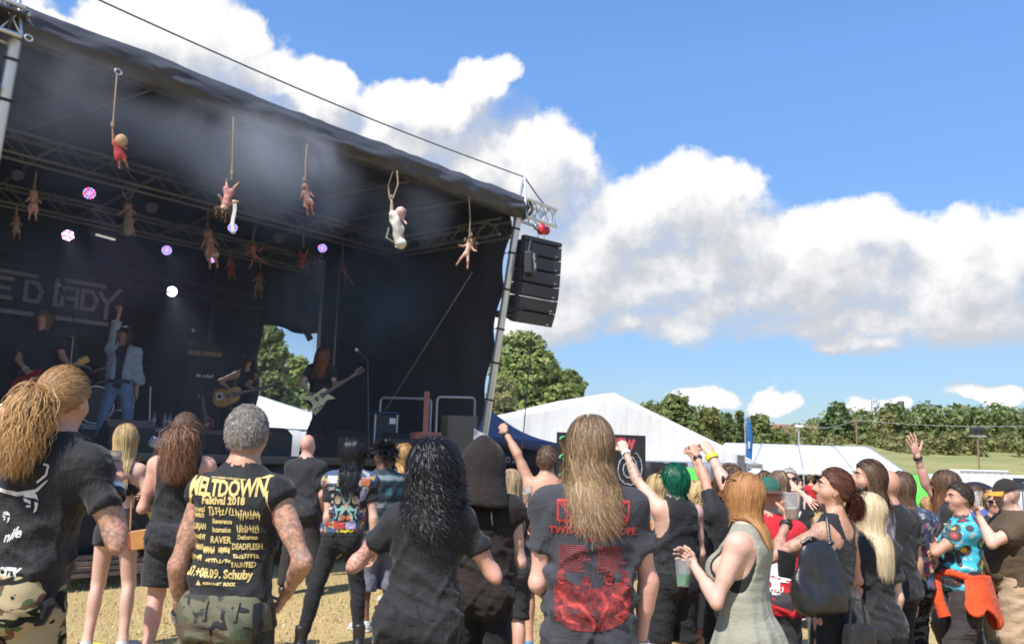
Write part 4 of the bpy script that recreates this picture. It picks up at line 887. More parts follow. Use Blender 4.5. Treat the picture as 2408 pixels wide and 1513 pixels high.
def camo_mat(name, cols, scale):
    m, t, b, tc, out = mat_nodes(name); c = c4(cols[0])
    for i, cc in enumerate(cols[1:]):
        n = t.noise(t.vmath('ADD', t.vmath('MULTIPLY', tc, (1, 1, 1.5)), (3.1 * i, 7.7 * i, 1.3 * i)), scale, 3, .45, dist=.6); c = t.mix(t.ramp(n.outputs['Fac'], .53 + .015 * i, .545 + .015 * i), c, c4(cc))
    t.put(b.inputs['Base Color'], c); b.inputs['Roughness'].default_value = .9; b.inputs['Specular IOR Level'].default_value = .15; n = t.noise(tc, 200, 2); bump(t, b, n.outputs['Fac'], .25, .005); return m
CAMO = camo_mat('camo_woodland', [(.36, .29, .17), (.075, .13, .055), (.12, .065, .04), (.016, .016, .014)], 7); CAMO2 = camo_mat('camo_faded', [(.13, .125, .085), (.085, .095, .06), (.11, .085, .06), (.055, .053, .045)], 6)
def vinyl_shirt():
    m, t, b, tc, out = mat_nodes('record_print_shirt'); v = t.new('ShaderNodeTexVoronoi', feature='F1', in_Vector=t.vmath('MULTIPLY', tc, (1, 1, 1.15))); v.inputs['Scale'].default_value = 9.5; d = v.outputs['Distance']; col = v.outputs['Color']
    sp = t.new('ShaderNodeSeparateColor', in_0=col); lab = t.new('ShaderNodeValToRGB', in_0=sp.outputs[0]); e = lab.color_ramp; e.interpolation = 'CONSTANT'
    for i, (p, c) in enumerate([(0, (.75, .40, .04)), (.3, (.62, .05, .05)), (.55, (.10, .48, .08)), (.75, (.75, .45, .05)), (.9, (.06, .35, .55))]):
        el = e.elements[i] if i < 2 else e.elements.new(p); el.position = p; el.color = c4(c)
    groove = t.math('MULTIPLY', t.math('SINE', t.math('MULTIPLY', d, 120)), .04); dk = t.mix(t.math('ADD', groove, .3), (.03, .03, .035, 1), (.16, .15, .15, 1))
    n = t.noise(tc, 30, 3); bgc = t.mix(t.ramp(n.outputs['Fac'], .58, .64), (.05, .42, .55, 1), (.62, .45, .32, 1))
    c = t.mix(t.ramp(d, .55, .53, False), bgc, dk); c = t.mix(t.ramp(d, .24, .22, False), c, lab.outputs[0]); c = t.mix(t.ramp(d, .04, .03, False), c, (.6, .6, .55, 1))
    t.put(b.inputs['Base Color'], c); b.inputs['Roughness'].default_value = .75; b.inputs['Specular IOR Level'].default_value = .25; return m
VINYL = vinyl_shirt()
def plaid_mat():
    m, t, b, tc, out = mat_nodes('teal_plaid'); sp = t.new('ShaderNodeSeparateXYZ', in_0=tc)
    def band(x, f, w): return t.ramp(t.math('ABSOLUTE', t.math('SINE', t.math('MULTIPLY', x, f))), 1 - w, 1 - w + .05)
    c = t.mix(t.math('MULTIPLY', band(sp.outputs[0], 26, .3), .75), (.055, .15, .17, 1), (.02, .025, .03, 1)); c = t.mix(t.math('MULTIPLY', band(sp.outputs[2], 26, .3), .75), c, (.02, .025, .03, 1)); c = t.mix(t.math('MULTIPLY', band(sp.outputs[2], 13, .06), .5), c, (.4, .42, .42, 1))
    t.put(b.inputs['Base Color'], c); b.inputs['Roughness'].default_value = .9; return m
PLAID = plaid_mat()
def patch_mat(name, base, dens=22):
    m, t, b, tc, out = mat_nodes(name); v = t.new('ShaderNodeTexVoronoi', feature='F1', distance='CHEBYCHEV', in_Vector=tc); v.inputs['Scale'].default_value = dens; sp = t.new('ShaderNodeSeparateColor', in_0=v.outputs['Color'])
    cr = t.new('ShaderNodeValToRGB', in_0=sp.outputs[0]); e = cr.color_ramp; e.interpolation = 'CONSTANT'
    for i, (p, c) in enumerate([(0, base), (.3, (.02, .02, .022)), (.55, (.42, .40, .38)), (.68, (.35, .04, .05)), (.8, base), (.9, (.45, .33, .05))]):
        el = e.elements[i] if i < 2 else e.elements.new(p); el.position = p; el.color = c4(c)
    n = t.noise(tc, 60, 4, .7); c = t.mix(t.ramp(n.outputs['Fac'], .45, .62), cr.outputs[0], c4(base)); t.put(b.inputs['Base Color'], c); b.inputs['Roughness'].default_value = .9; bump(t, b, sp.outputs[1], .3, .005); return m
PATCH = patch_mat('patched_denim', (.05, .075, .14)); PATCH2 = patch_mat('pale_patched_denim', (.20, .25, .33))
DENIM = cloth('pale_denim', (.30, .35, .42), bs=300, b=.35); BLUEJ = cloth('blue_jeans', (.16, .23, .36), bs=300)

PROF = {'m': [(.79, .075, .065, 0), (.86, .150, .100, -.012), (.93, .163, .112, -.014), (1.02, .154, .106, -.004), (1.10, .147, .100, .004), (1.20, .155, .106, .004), (1.30, .172, .114, .0), (1.37, .176, .110, -.008), (1.415, .163, .094, -.016), (1.455, .130, .080, -.018), (1.485, .092, .066, -.016), (1.515, .062, .056, -.010)],
        'f': [(.79, .075, .070, 0), (.86, .160, .108, -.014), (.93, .168, .114, -.016), (1.02, .145, .098, -.004), (1.10, .122, .086, .004), (1.20, .130, .090, .004), (1.30, .148, .098, .0), (1.37, .150, .096, -.008), (1.415, .137, .083, -.014), (1.455, .106, .070, -.016), (1.485, .076, .058, -.014), (1.515, .053, .050, -.010)]}
A3 = lambda v: np.array(v, float)
def nrm(v): v = A3(v); return v / (np.linalg.norm(v) + 1e-9)

class Person:
    def __init__(s, px, py, d, label, th=0., sex='m', wt=1., belly=0., lean=(0, 0), yaw=0., pitch=0., roll=0., armR=None, armL=None, stance=.10, legs=None, skin='fair', q=1., group=None, zbase=None, hip=0., T=None, shw=1., tat=None, hair_h=.015, kneel=0, face=False, bust=1.):
        top = at(px, py, d); s.d = d; zb = gz(top.x, top.y) if zbase is None else zbase; s.th = R(th)
        s.T = (top.z - zb - hair_h) if T is None else T; s.S = s.T / 1.75; s.px = px
        if abs(s.T - 1.72) > .16: print('PERSON height', round(s.T, 2), label)
        s.sex = sex; s.q = q; s.lean = A3([lean[0], lean[1]]); s.wt = wt
        # base so that the head top is where it should be
        hx, hy = s.lean * 1.12; ct, sn = math.cos(s.th), math.sin(s.th)
        s.base = Vector((top.x - (ct * hx - sn * hy) * s.S, top.y - (sn * hx + ct * hy) * s.S, zb)); s.top = top
        s.root = empty('person', s.base, s.th, label, 'person', group); s.M = Matrix.Translation(s.base) @ Matrix.Rotation(s.th, 4, 'Z'); s.Mi = s.M.inverted()
        s.h = max(q, .0020 * d); s.belly = belly; s.bust = bust
        P = PROF[sex]; w = wt; s.z = [p[0] for p in P]; s.a = [p[1] * (w if p[0] < 1.38 else 1 + (w - 1) * .5) * (shw if 1.25 < p[0] < 1.44 else 1) for p in P]; s.b = [p[2] * (w if p[0] < 1.38 else 1 + (w - 1) * .5) for p in P]
        s.cx = [s.off(z)[0] + hip * max(0, 1 - abs(z - .9) / .35) for z in s.z]; s.cy = [s.off(z)[1] + p[3] for z, p in zip(s.z, P)]
        sh = (.166 if sex == 'm' else .143) * (1 + (w - 1) * .6) * shw; s.aw = 1 + (w - 1) * .75
        s.J = {}; o = s.off(1.405)
        for sd, k in (('L', -1), ('R', 1)):
            S_ = A3([k * sh + o[0], -.012 + o[1], 1.388]); spec = armR if sd == 'R' else armL; pose = 'relaxed'; pn = None
            L1, L2 = .30, .262
            if spec is None: spec = ('hang',)
            if spec[0] == 'hang':
                o_ = spec[1] if len(spec) > 1 else .10; f_ = spec[2] if len(spec) > 2 else .10
                E = S_ + nrm([k * (o_ + .06), -.06, -1]) * L1; W = E + nrm([k * (o_ - .05), f_ + .06, -1]) * L2; pn = A3([-k, .15, 0])
                if len(spec) > 3: pose = spec[3]
            elif spec[0] == 'loc':
                E = S_ + nrm(A3(spec[1]) - S_) * L1; W = E + nrm(A3(spec[2]) - E) * L2; pose = spec[3] if len(spec) > 3 else 'relaxed'; pn = A3(spec[4]) if len(spec) > 4 else A3([-k, .3, 0])
            else:   # ('px', elbow px, py, dy, wrist px, py, dy, pose)
                E = S_ + nrm(s.px_loc(spec[1], spec[2], spec[3]) - S_) * L1; W = E + nrm(s.px_loc(spec[4], spec[5], spec[6]) - E) * L2; pose = spec[7] if len(spec) > 7 else 'fist'; pn = A3(spec[8]) if len(spec) > 8 else A3([-k * .3, 1, 0])
            if W[2] > 1.5: S_[2] += .03; S_[0] -= k * .015
            s.J['S' + sd], s.J['E' + sd], s.J['W' + sd] = S_, E, W; s.J['P' + sd] = (pose, pn)
            hx_ = s.cx[2] * .9
            H = A3([k * .085 * (1 + (w - 1) * .6) + hx_, -.005, .90]); An = A3([k * stance, -.03, .09])
            if legs: An = A3(legs[0 if sd == 'L' else 1])
            mid = (H + An) / 2; L = .82; gap = np.linalg.norm(H - An); bend = math.sqrt(max(.0, (L / 2) ** 2 - (gap / 2) ** 2)) if gap < L else 0
            K = mid + A3([k * .01, .012 + bend, .015]); s.J['H' + sd], s.J['K' + sd], s.J['A' + sd] = H, K, An
            s.J['T' + sd] = A3([k * (.3 + stance * .6), 1, 0])
        Hm = Matrix.Rotation(R(yaw), 3, 'Z') @ Matrix.Rotation(R(pitch), 3, 'X') @ Matrix.Rotation(R(roll), 3, 'Y'); s.HM = np.array(Hm); on = s.off(1.53); s.piv = A3([on[0], on[1] - .012, 1.53])
        s.hc = s.hp([0, -.003, 1.642]); s.hr = A3([.079, .099, .108]) * (1 if sex == 'm' else .97); s.skin = SKIN[skin]; s.tat = tat or []; s.face = face; s.parts = {}
    def off(s, z):
        k = np.clip((z - .92) / .56, 0, 1.3); k = k * k * (3 - 2 * k) if k < 1 else 1 + (k - 1) * .6; return s.lean * k
    def px_loc(s, px, py, dy): v = s.Mi @ at(px, py, s.top.y + dy); return A3(v) / s.S
    def hp(s, p): return s.HM @ (A3(p) - A3([0, -.012, 1.53])) + s.piv
    def world(s, p): return s.M @ Vector(A3(p) * s.S)
    def emit(s, name, V, Q, mt, parent=None, attrs=None):
        me = np_mesh(name, V * s.S, Q); me.materials.append(mt)
        for k, v in (attrs or {}).items(): set_attr(me, k, v)
        o = link(name, me, None, parent or s.root); s.parts.setdefault(name, []).append((o, V, Q)); return o
    # ---------------- pieces shared by skin and cloth
    def torso(s, G, e=0., loose=0., zmin=None, flare=0., p=2.35, breasts=True):
        a, b = [x + e for x in s.a], [x + e for x in s.b]; ia = s.z.index(1.30)
        for i, z in enumerate(s.z):
            if z < 1.30:
                k = (1.30 - z) / .5; a[i] = max(a[i], a[ia] * loose + flare * k); b[i] = max(b[i], b[ia] * loose + flare * k)
        z = list(s.z); cx = list(s.cx); cy = list(s.cy)
        if zmin is not None and zmin < z[0]: z.insert(0, zmin); a.insert(0, a[1] + flare * .4); b.insert(0, b[1] + flare * .4); cx.insert(0, cx[0]); cy.insert(0, -.01)
        if loose: a[0] = max(a[0], a[1]); b[0] = max(b[0], b[1])
        G.prof(z, a, b, cx, cy, .03, p)
        if s.belly: G.ell((s.cx[4], .055 + s.belly * .03 + s.cy[4], 1.07), (.135 * s.wt + e, .085 + s.belly * .1 + e, .17 + e), .05)
        if s.sex == 'f' and breasts:
            o = s.off(1.27)
            for k in (-1, 1): G.ell((k * .072 * s.wt + o[0], .075 + o[1], 1.255), (.062 * s.wt * s.bust + e, .062 * s.wt * s.bust + e, .066 * s.bust + e), .03)
    def butt(s, G, e=0.):
        for k in (-1, 1): G.ell((k * .075 * s.wt + s.cx[2] * .95, -.060, .895), (.085 * s.wt + e, .078 * s.wt + e, .098 + e), .03)
    def upper(s, G, sd, e=0., k=.03):
        S_, E = s.J['S' + sd], s.J['E' + sd]; w = s.aw * (1 if s.sex == 'm' else .84)
        G.ell(S_ + A3([0, 0, -.01]), A3([.049, .054, .050]) * w + e, .05); G.cap(S_, E, .046 * w + e, .037 * w + e, k)
        m_ = S_ * .55 + E * .45; G.cap(S_ * .7 + E * .3, S_ * .4 + E * .6, .047 * w + e, .042 * w + e, k)
        # link to the chest, for raised arms
        o = s.off(1.36); G.cap(S_, A3([S_[0] * .62 + o[0] * .38, S_[1], 1.36]), .055 * w + e, .075 + e, .05)
    def leg(s, G, sd, e=0.):
        H, K, An = s.J['H' + sd], s.J['K' + sd], s.J['A' + sd]; w = s.wt; w2 = 1 + (s.wt - 1) * .6
        G.cap(H, K, .090 * w + e, .058 * w2 + e, .03); G.cap(K, An, .054 * w2 + e, .036 + e, .02); c = K * .68 + An * .32; G.ell(c + A3([0, -.018, 0]), A3([.050 * w2, .055 * w2, .12]) + e, .03)
    def body(s):
        J = s.J; h = s.h; pts = np.array([v for k, v in J.items() if k[0] in 'SEWHKA'])
        lo = np.minimum(pts.min(0) - .13, [-.30 * s.wt, -.26, 0]); hi = np.maximum(pts.max(0) + .13, [.30 * s.wt, .30, 1.77]); lo[2] = 0; hi[2] = max(hi[2], s.hc[2] + .13)
        G = Grid(lo, hi, h); s.torso(G); s.butt(G)
        for sd in 'LR':
            s.upper(G, sd); w = s.aw * (1 if s.sex == 'm' else .86); E, W = J['E' + sd], J['W' + sd]
            G.cap(E, W, .036 * w, .0245 * min(w, 1.1), .02); G.cap(E * .86 + W * .14, E * .58 + W * .42, .0395 * w, .034 * w, .025); G.ell(E + (E - (J['S' + sd] + W) / 2) * .12, A3([1, 1, 1]) * .028 * w, .02)
            s.leg(G, sd); An = J['A' + sd]; tv = nrm(J['T' + sd]); G.cap(An + A3([0, -.02, -.05]), An + tv * .17 + A3([0, 0, -.062]), .034, .026, .03); G.cap(An, An + tv * .08 + A3([0, 0, -.04]), .036, .03, .03)
        hp, M = s.hp, s.HM; nw = (1 if s.sex == 'm' else .80) * (1 + (s.wt - 1) * .4)
        o = s.off(1.44); G.cap(A3([o[0], o[1] - .02, 1.42]), hp([0, -.008, 1.585]), .063 * nw, .056 * nw, .04)
        f = 1 if s.sex == 'm' else .96
        G.ell(hp([0, -.010, 1.652]), A3([.077, .096, .098]) * f, .02, M); G.ell(hp([0, .030, 1.592]), A3([.060, .062, .074]) * f, .03, M); G.ell(hp([0, .058, 1.545]), A3([.030, .028, .022]) * f, .025, M)
        for k in (-1, 1):
            G.ell(hp([k * .040, .045, 1.602]), (.030, .034, .030), .02, M); G.ell(hp([k * .079 * f, -.004, 1.622]), (.011, .021, .033), .008, M)
        G.ell(hp([0, .078, 1.660]), (.046, .018, .012), .02, M); G.cap(hp([0, .088, 1.650]), hp([0, .113, 1.612]), .009, .0135, .014); G.ell(hp([0, .098, 1.606]), (.018, .014, .010), .012, M)
        G.ell(hp([0, .083, 1.569]), (.024, .011, .0065), .007, M); G.ell(hp([0, .082, 1.558]), (.020, .011, .006), .005, M)
        if h < .0165:
            for k in (-1, 1): G.ell(hp([k * .031, .094, 1.640]), (.017, .012, .010), .01, M, sub=True)
        far = h > .0185
        if far:
            for sd in 'LR': s.hand(G, sd, True)
        V, Q = G.mesh(); V = V + 0
        if not far:
            Vs, Qs = [V], [Q]; n = len(V)
            for sd in 'LR':
                W = J['W' + sd]; G2 = Grid(W - .21, W + .21, min(.0065, h * .6)); s.hand(G2, sd, False)
                v, q = G2.mesh(); Vs.append(v); Qs.append(q + n); n += len(v)
            V, Q = np.vstack(Vs), np.vstack(Qs)
        tat = np.zeros(len(V))
        for (sd, f0, f1) in s.tat:
            S_, E, W = J['S' + sd], J['E' + sd], J['W' + sd]
            for i, (a, b) in enumerate(((S_, E), (E, W))):
                ba = b - a; t_ = (V - a) @ ba / (ba @ ba); dist = np.linalg.norm(V - a - np.clip(t_, 0, 1)[:, None] * ba, axis=1); g = (t_ + i) / 2
                tat = np.maximum(tat, ((dist < .075) & (g > f0) & (g < f1)).astype(float))
        hl = (V - s.hp([0, .09, 1.563])) @ M; lip = ((np.abs(hl[:, 0]) < .024) & (np.abs(hl[:, 2]) < .011) & (hl[:, 1] > -.012)).astype(float)
        hd = (V - s.hp([0, 0, 1.62])) @ M; q_ = hd / s.hr
        stub = np.zeros(len(V))
        if getattr(s, 'stubble', 0): stub = np.clip(((hd[:, 2] < -.02 + (hd[:, 1] < .04) * .03) & (hd[:, 2] > -.12) & (hd[:, 1] > -.01)) * s.stubble, 0, 1)
        if getattr(s, 'shaved', 0): stub = np.maximum(stub, ((q_[:, 2] > HL(q_[:, 1]) - .1) & (hd[:, 2] > -.09)) * s.shaved)
        s.emit('body', V, Q, s.skin, None, {'tat': tat, 'lip': lip, 'stub': stub})
        if s.face:
            for k in (-1, 1):
                c = Vector(s.hp([k * .031, .0745, 1.640]) * s.S); r = .0118 * s.S; mb = MB(); mb.sphere(c, r, 10, 8); e = mb.build('eye', mat('eye_white', (.45, .42, .39), .25), s.root, True)
                fw = Vector(s.HM @ A3([0, 1, 0])); mb = MB(); mb.cyl(c + fw * r * .86, c + fw * r * 1.02, r * .5, n=8); mb.build('iris', mat('iris_dark', (.05, .035, .025), .2), e)
            br = getattr(s, 'brow', HAIR['brown'])
            for k in (-1, 1):
                mb = MB(); mb.tube([Vector(s.hp([k * x, y, z]) * s.S) for x, y, z in ((.014, .096, 1.660), (.032, .095, 1.667), (.052, .078, 1.660))], [.004 * s.S, .0045 * s.S, .002 * s.S], 6); mb.build('eyebrow', br, s.root, True)
    def hand(s, G, sd, far):
        J = s.J; E, W = J['E' + sd], J['W' + sd]; a = nrm(W - E); pose, pn = J['P' + sd]; pn = nrm(A3(pn) - a * (A3(pn) @ a)); k = 1 if sd == 'R' else -1
        side = np.cross(pn, a) * k; side = nrm(side)                      # towards the thumb
        f = .92 if s.sex == 'f' else 1.0; s.J['F' + sd] = (a, pn, side)
        tilt = {'relaxed': 0, 'fist': 0, 'grip': 0, 'open': 0}.get(pose, 0)
        if not far: G.cap(W - a * .09, W - a * .0, .0295 * min(1.1, s.aw) * f, .0262 * f, .01)
        M = np.stack([side, a, pn], 1); G.ell(W + a * .052 * f, A3([.041, .056, .0165]) * f, .014, M); G.ell(W + a * .030 * f + side * .018 * f + pn * .006, A3([.020, .034, .018]) * f, .012, M)
        ln = [.098, .110, .103, .082]; curl = {'relaxed': (28, 34, 22), 'fist': (78, 98, 62), 'grip': (34, 46, 34), 'open': (4, 8, 6)}[pose]
        for i in range(4):
            o = (1.5 - i) * .0205; p = W + a * (.094 - abs(i - 1) * .004) * f + side * o * f; ang = 0; sp = (1.5 - i) * (.16 if pose == 'open' else .03); r = (.0092 if i < 3 else .008) * f
            for j, l in enumerate((.46, .31, .25)):
                ang += math.radians(curl[j] + (i * 3 if pose == 'relaxed' else 0)); d = a * math.cos(ang) + pn * math.sin(ang) + side * sp * (1 - .3 * j); q = p + d * ln[i] * l * f; G.cap(p, q, r, r * .93, .004); p = q; r *= .93
        p = W + a * .026 * f + side * .028 * f
        seq = {'relaxed': [(.62, .72, .25), (.82, .42, .30), (.95, .2, .25)], 'fist': [(.62, .55, .55), (.72, -.05, .72), (.35, -.75, .55)], 'grip': [(.5, .75, .5), (.55, .45, .75), (.6, .15, .75)], 'open': [(.65, .8, .1), (.75, .7, .1), (.8, .6, .1)]}[pose]
        for (fa, fs, fp), l, r in zip(seq, (.042, .034, .028), (.0125, .0105, .0095)):
            d = nrm(a * fa + side * fs + pn * fp); q = p + d * l * f; G.cap(p, q, r * f, r * .92 * f, .006); p = q
    def hand_frame(s, sd, along=.085, palm=.035, side=0.):
        """world point in the closed hand, and its axes"""
        a, pn, sv = s.J['F' + sd]; p = s.world(s.J['W' + sd] + a * along + pn * palm + sv * side); Rw = s.M.to_3x3(); return p, Rw @ Vector(a), Rw @ Vector(pn), Rw @ Vector(sv)
    # ---------------- clothes
    def finish(s, G, name, mt, fold=.010, kind='top', zcut=None, parent=None, seed=None):
        V, Q = G.mesh(); N = vnormals(V, Q); sd = int(s.px) % 97 if seed is None else seed; x, y, z = V.T
        if kind == 'top':
            n1 = vnoise(np.stack([x * 3.4 + sd, y * 3.4, z * 15 + x * 6], -1), sd); n2 = vnoise(np.stack([(x + .5 * z) * 9, y * 8, z * 4 + sd], -1), sd + 3); n3 = vnoise(np.stack([(x - .7 * z) * 10 + sd, y * 8, z * 4.5], -1), sd + 8); n4 = vnoise(np.stack([x * 14 + sd, y * 14, z * 30 + x * 9], -1), sd + 5)
            wst = np.exp(-((z - 1.04) / .16) ** 2); low = np.clip((1.38 - z) / .3, 0, 1); rg = lambda n: (1 - np.minimum(1, np.abs(n) * 2.2)) ** 2
            D = fold * (wst * (1.5 * rg(n1) - .3) + low * (1.5 * rg(n2) - .35) + (1.3 * rg(n3) - .3) * np.clip((1.47 - z) / .15, 0, 1) + .35 * n4 * low)
        elif kind == 'leg':
            n1 = vnoise(np.stack([x * 5 + sd, y * 6, z * 20 + x * 7], -1), sd); n2 = vnoise(np.stack([x * 13, y * 13, z * 5 + sd], -1), sd + 3)
            D = fold * 1.4 * ((.5 - np.abs(n1) * 1.3) * (np.exp(-((z - .48) / .13) ** 2) + .9 * np.exp(-((z - .84) / .10) ** 2) + .45 + .8 * np.exp(-((z - .12) / .1) ** 2)) + .5 * n2)
        else:
            th = np.arctan2(x, y); n2 = vnoise(np.stack([np.cos(th) * 2.2 + sd, np.sin(th) * 2.2, z * 1.1], -1), sd); n1 = vnoise(np.stack([x * 5 + sd, y * 5, z * 12], -1), sd + 1)
            D = fold * (np.clip((1.15 - z) / .5, 0, 1.2) * np.sin(th * 10 + n2 * 4) + .5 * n1)
        D = np.maximum(D, -.004); V = V + N * D[:, None]; return s.emit(name, V, Q, mt, parent)
    def hc_(s): return s.h * 1.2
    def box(s, zlo, zhi, x=.36, y=.34): return (-x * s.wt - .04 - abs(s.lean[0]), -y - .05 - max(0, -s.lean[1]), zlo), (x * s.wt + .04 + abs(s.lean[0]), y + .06 + max(0, s.lean[1]), zhi)
    def cutz(s, G, lo=None, hi=None, wav=0.):
        Z = G.ax[2][None, None, :]
        if lo is not None:
            X, Y = G.ax[0][:, None, None], G.ax[1][None, :, None]; G.F = np.maximum(G.F, lo + wav * np.sin(X * 23 + Y * 17) + wav * np.sin(X * 9 + 2) - Z)
        if hi is not None: G.F = np.maximum(G.F, Z - hi)
        G.F = G.F.astype(f4)
    def top_(s, name, mt, hem=.86, sleeve=.55, e=.014, loose=.92, sl=.020, neck=1.485, fold=.011, flare=.0, scoop=None, back=None, wav=.004, narrow=None):
        sl = min(sl, .023)
        h = s.h * 1.15; pts = np.array([s.J[k] for k in ('SL', 'SR', 'EL', 'ER')]); lo, hi = s.box(hem - .04, 1.56); lo, hi = np.minimum(lo, pts.min(0) - .12), np.maximum(hi, pts.max(0) + .12); lo[2] = min(hem - .04, lo[2])
        if sleeve <= 0: lo, hi = s.box(hem - .04, 1.56)
        G = Grid(lo, hi, h); s.torso(G, e, loose, min(hem - .02, .78), flare)
        if hem < .95: s.butt(G, e + .002)
        s.cutz(G, hem, neck + .03, wav)
        if narrow:      # cut armholes
            for sd, k in (('L', -1), ('R', 1)):
                S_ = s.J['S' + sd]; G.ell(S_ + A3([k * .045, 0, -.06]), narrow, .01, sub=True)
        if sleeve > 0:
            w = s.aw * (1 if s.sex == 'm' else .84)
            for sd in 'LR':
                S_, E = s.J['S' + sd], s.J['E' + sd]; c = S_ + (E - S_) * sleeve; n = nrm(E - S_)
                G.ell(S_ + A3([0, 0, -.012]), A3([.047, .053, .046]) * w + e, .05, plane=(c, n)); G.cap(S_, S_ + (E - S_) * (sleeve + .25), .044 * w + e, .050 * w + sl, .05, cut=(c, n)); o = s.off(1.36); G.cap(S_, A3([S_[0] * .62 + o[0] * .38, S_[1], 1.36]), .055 * w + e, .075 + e, .05)
                if sleeve > 1.05: W = s.J['W' + sd]; G.cap(E, E + (W - E) * (sleeve - 1), .044 * w + sl * .8, .036 * w + sl * .7, .02, cut=(E + (W - E) * (sleeve - 1), nrm(W - E)))
        o = s.off(1.46)
        if scoop: G.ell((o[0], o[1] + .13, 1.46), scoop, .01, sub=True)
        if back: G.ell((o[0], o[1] - .14, 1.47), back, .01, sub=True)
        # neck opening
        G.cap(A3([o[0], o[1] - .014, neck]), A3([o[0], o[1] + .02, 1.60]), .066 if s.sex == 'm' else .062, .09, .01, sub=True)
        return s.finish(G, name, mt, fold)
    def bottom(s, name, mt, hem=.10, waist=1.0, e=.012, knee=.02, ankle=.02, fold=.009, hipe=None, parent=None):
        h = s.h * 1.25; pts = np.array([s.J[k] for k in ('KL', 'KR', 'AL', 'AR')]); lo, hi = s.box(hem - .05, waist + .03); lo, hi = np.minimum(lo, pts.min(0) - [.16, .16, 0]), np.maximum(hi, pts.max(0) + [.16, .16, 0]); lo[2] = hem - .05; hi[2] = waist + .03
        G = Grid(lo, hi, h); he = e if hipe is None else hipe; s.torso(G, he, 0, None, 0, breasts=False); s.butt(G, he); w = s.wt; w2 = 1 + (s.wt - 1) * .6
        for sd in 'LR':
            H, K, An = s.J['H' + sd], s.J['K' + sd], s.J['A' + sd]
            G.cap(H, K, .092 * w + e, .060 * w2 + knee, .025)
            if hem < K[2]: G.cap(K, An, .060 * w2 + knee, .038 + ankle, .02); c = K * .68 + An * .32; G.ell(c + A3([0, -.016, 0]), A3([.051 * w2, .056 * w2, .12]) + ankle * .6, .03)
        s.cutz(G, hem, waist, .003); return s.finish(G, name, mt, fold, 'leg', parent=parent)
    def skirt(s, name, mt, hem=.5, top=1.0, e=.012, flare=.08, fold=.012, loose=0, neck=None, scoop=None, back=None, narrow=None, breasts=True):
        h = s.h * 1.2; lo, hi = s.box(hem - .03, min(1.5, top + .03)); lo = A3(lo) - [flare, flare, 0]; hi = A3(hi) + [flare, flare, 0]; G = Grid(lo, hi, h); za = [hem - .1, .70, .80, .86]; k = lambda z: flare * (.93 - z) / (.93 - hem)
        a = [s.a[2] + e + k(z) for z in za] + [x + e for x in s.a[2:]]; b = [s.b[2] + .03 + e + k(z) for z in za] + [x + e + (.02 if zz < 1 else 0) for x, zz in zip(s.b[2:], s.z[2:])]; z = za + s.z[2:]
        a = [max(v, (s.a[6] + e) * loose) if zz < 1.3 else v for v, zz in zip(a, z)]
        G.prof(z, a, b, [s.cx[2] * .8] * 4 + s.cx[2:], [s.cy[2]] * 4 + s.cy[2:], .03, 2.2); s.butt(G, e)
        if top > 1.1:
            if s.belly: G.ell((0, .055 + s.belly * .03, 1.07), (.135 * s.wt + e, .085 + s.belly * .1 + e, .17 + e), .05)
            if s.sex == 'f' and breasts:
                o = s.off(1.27)
                for k_ in (-1, 1): G.ell((k_ * .072 * s.wt + o[0], .075 + o[1], 1.255), A3([.062 * s.wt * s.bust, .062 * s.wt * s.bust, .066 * s.bust]) + e, .03)
        s.cutz(G, hem, top, .004); o = s.off(1.46)
        if narrow:
            for sd, k_ in (('L', -1), ('R', 1)): G.ell(s.J['S' + sd] + A3([k_ * .045, 0, -.06]), narrow, .01, sub=True)
        if scoop: G.ell((o[0], o[1] + .13, 1.46), scoop, .01, sub=True)
        if back: G.ell((o[0], o[1] - .14, 1.47), back, .01, sub=True)
        if neck: G.cap(A3([o[0], o[1] - .014, neck]), A3([o[0], o[1] + .02, 1.60]), .066, .09, .01, sub=True)
        return s.finish(G, name, mt, fold, 'skirt')
    def shoes(s, mt, sole=None, high=.0, h=None):
        for sd in 'LR':
            An, tv = s.J['A' + sd], nrm(s.J['T' + sd]); G = Grid(An - [.16, .20, .10], An + [.16, .26, .10 + high], h or max(.008, s.h)); b0 = An + A3([0, -.03, -.048])
            G.cap(b0, An + tv * .16 + A3([0, 0, -.056]), .043, .037, .02); G.cap(An + A3([0, -.01, -.02]), An + tv * .07 + A3([0, 0, -.045]), .046, .042, .03); G.cap(An + tv * .07 + A3([0, 0, -.06]), An + tv * .15 + A3([0, 0, -.062]), .046, .043, .02)
            if high: G.cap(An, An + A3([0, -.005, high]), .049, .052, .02)
            s.cutz(G, .004, An[2] + .03 + high); V, Q = G.mesh(); o = s.emit('shoe', V, Q, mt)
            if sole:
                G = Grid(An - [.16, .20, .10], An + [.16, .26, .0], h or max(.008, s.h)); G.cap(b0 + A3([0, 0, -.02]), An + tv * .165 + A3([0, 0, -.075]), .047, .043, .02); s.cutz(G, .0, .03); V, Q = G.mesh(); s.emit('sole', V, Q, sole, o)
    def band(s, sd, f, mt, r=.034, w=.02, name='wristband'):
        E, W = s.J['E' + sd], s.J['W' + sd]; a = nrm(W - E); c = E + (W - E) * f; r *= s.aw if f < .8 else 1
        mb = MB(); u = nrm(np.cross(a, [.3, .5, .8])); v = np.cross(a, u); P = lambda t_, rr, o: Vector((c + (u * math.cos(t_) + v * math.sin(t_)) * rr + a * o) * s.S); n = 20; V = []; F = []
        for rr, o in ((r, -w / 2), (r + .004, -w / 2), (r + .004, w / 2), (r, w / 2)): V += [P(2 * math.pi * k / n, rr, o) for k in range(n)]
        for i in range(4):
            for k in range(n): F.append((i * n + k, i * n + (k + 1) % n, ((i + 1) % 4) * n + (k + 1) % n, ((i + 1) % 4) * n + k))
        mb.add(V, F); return mb.build(name, mt, s.root, True)

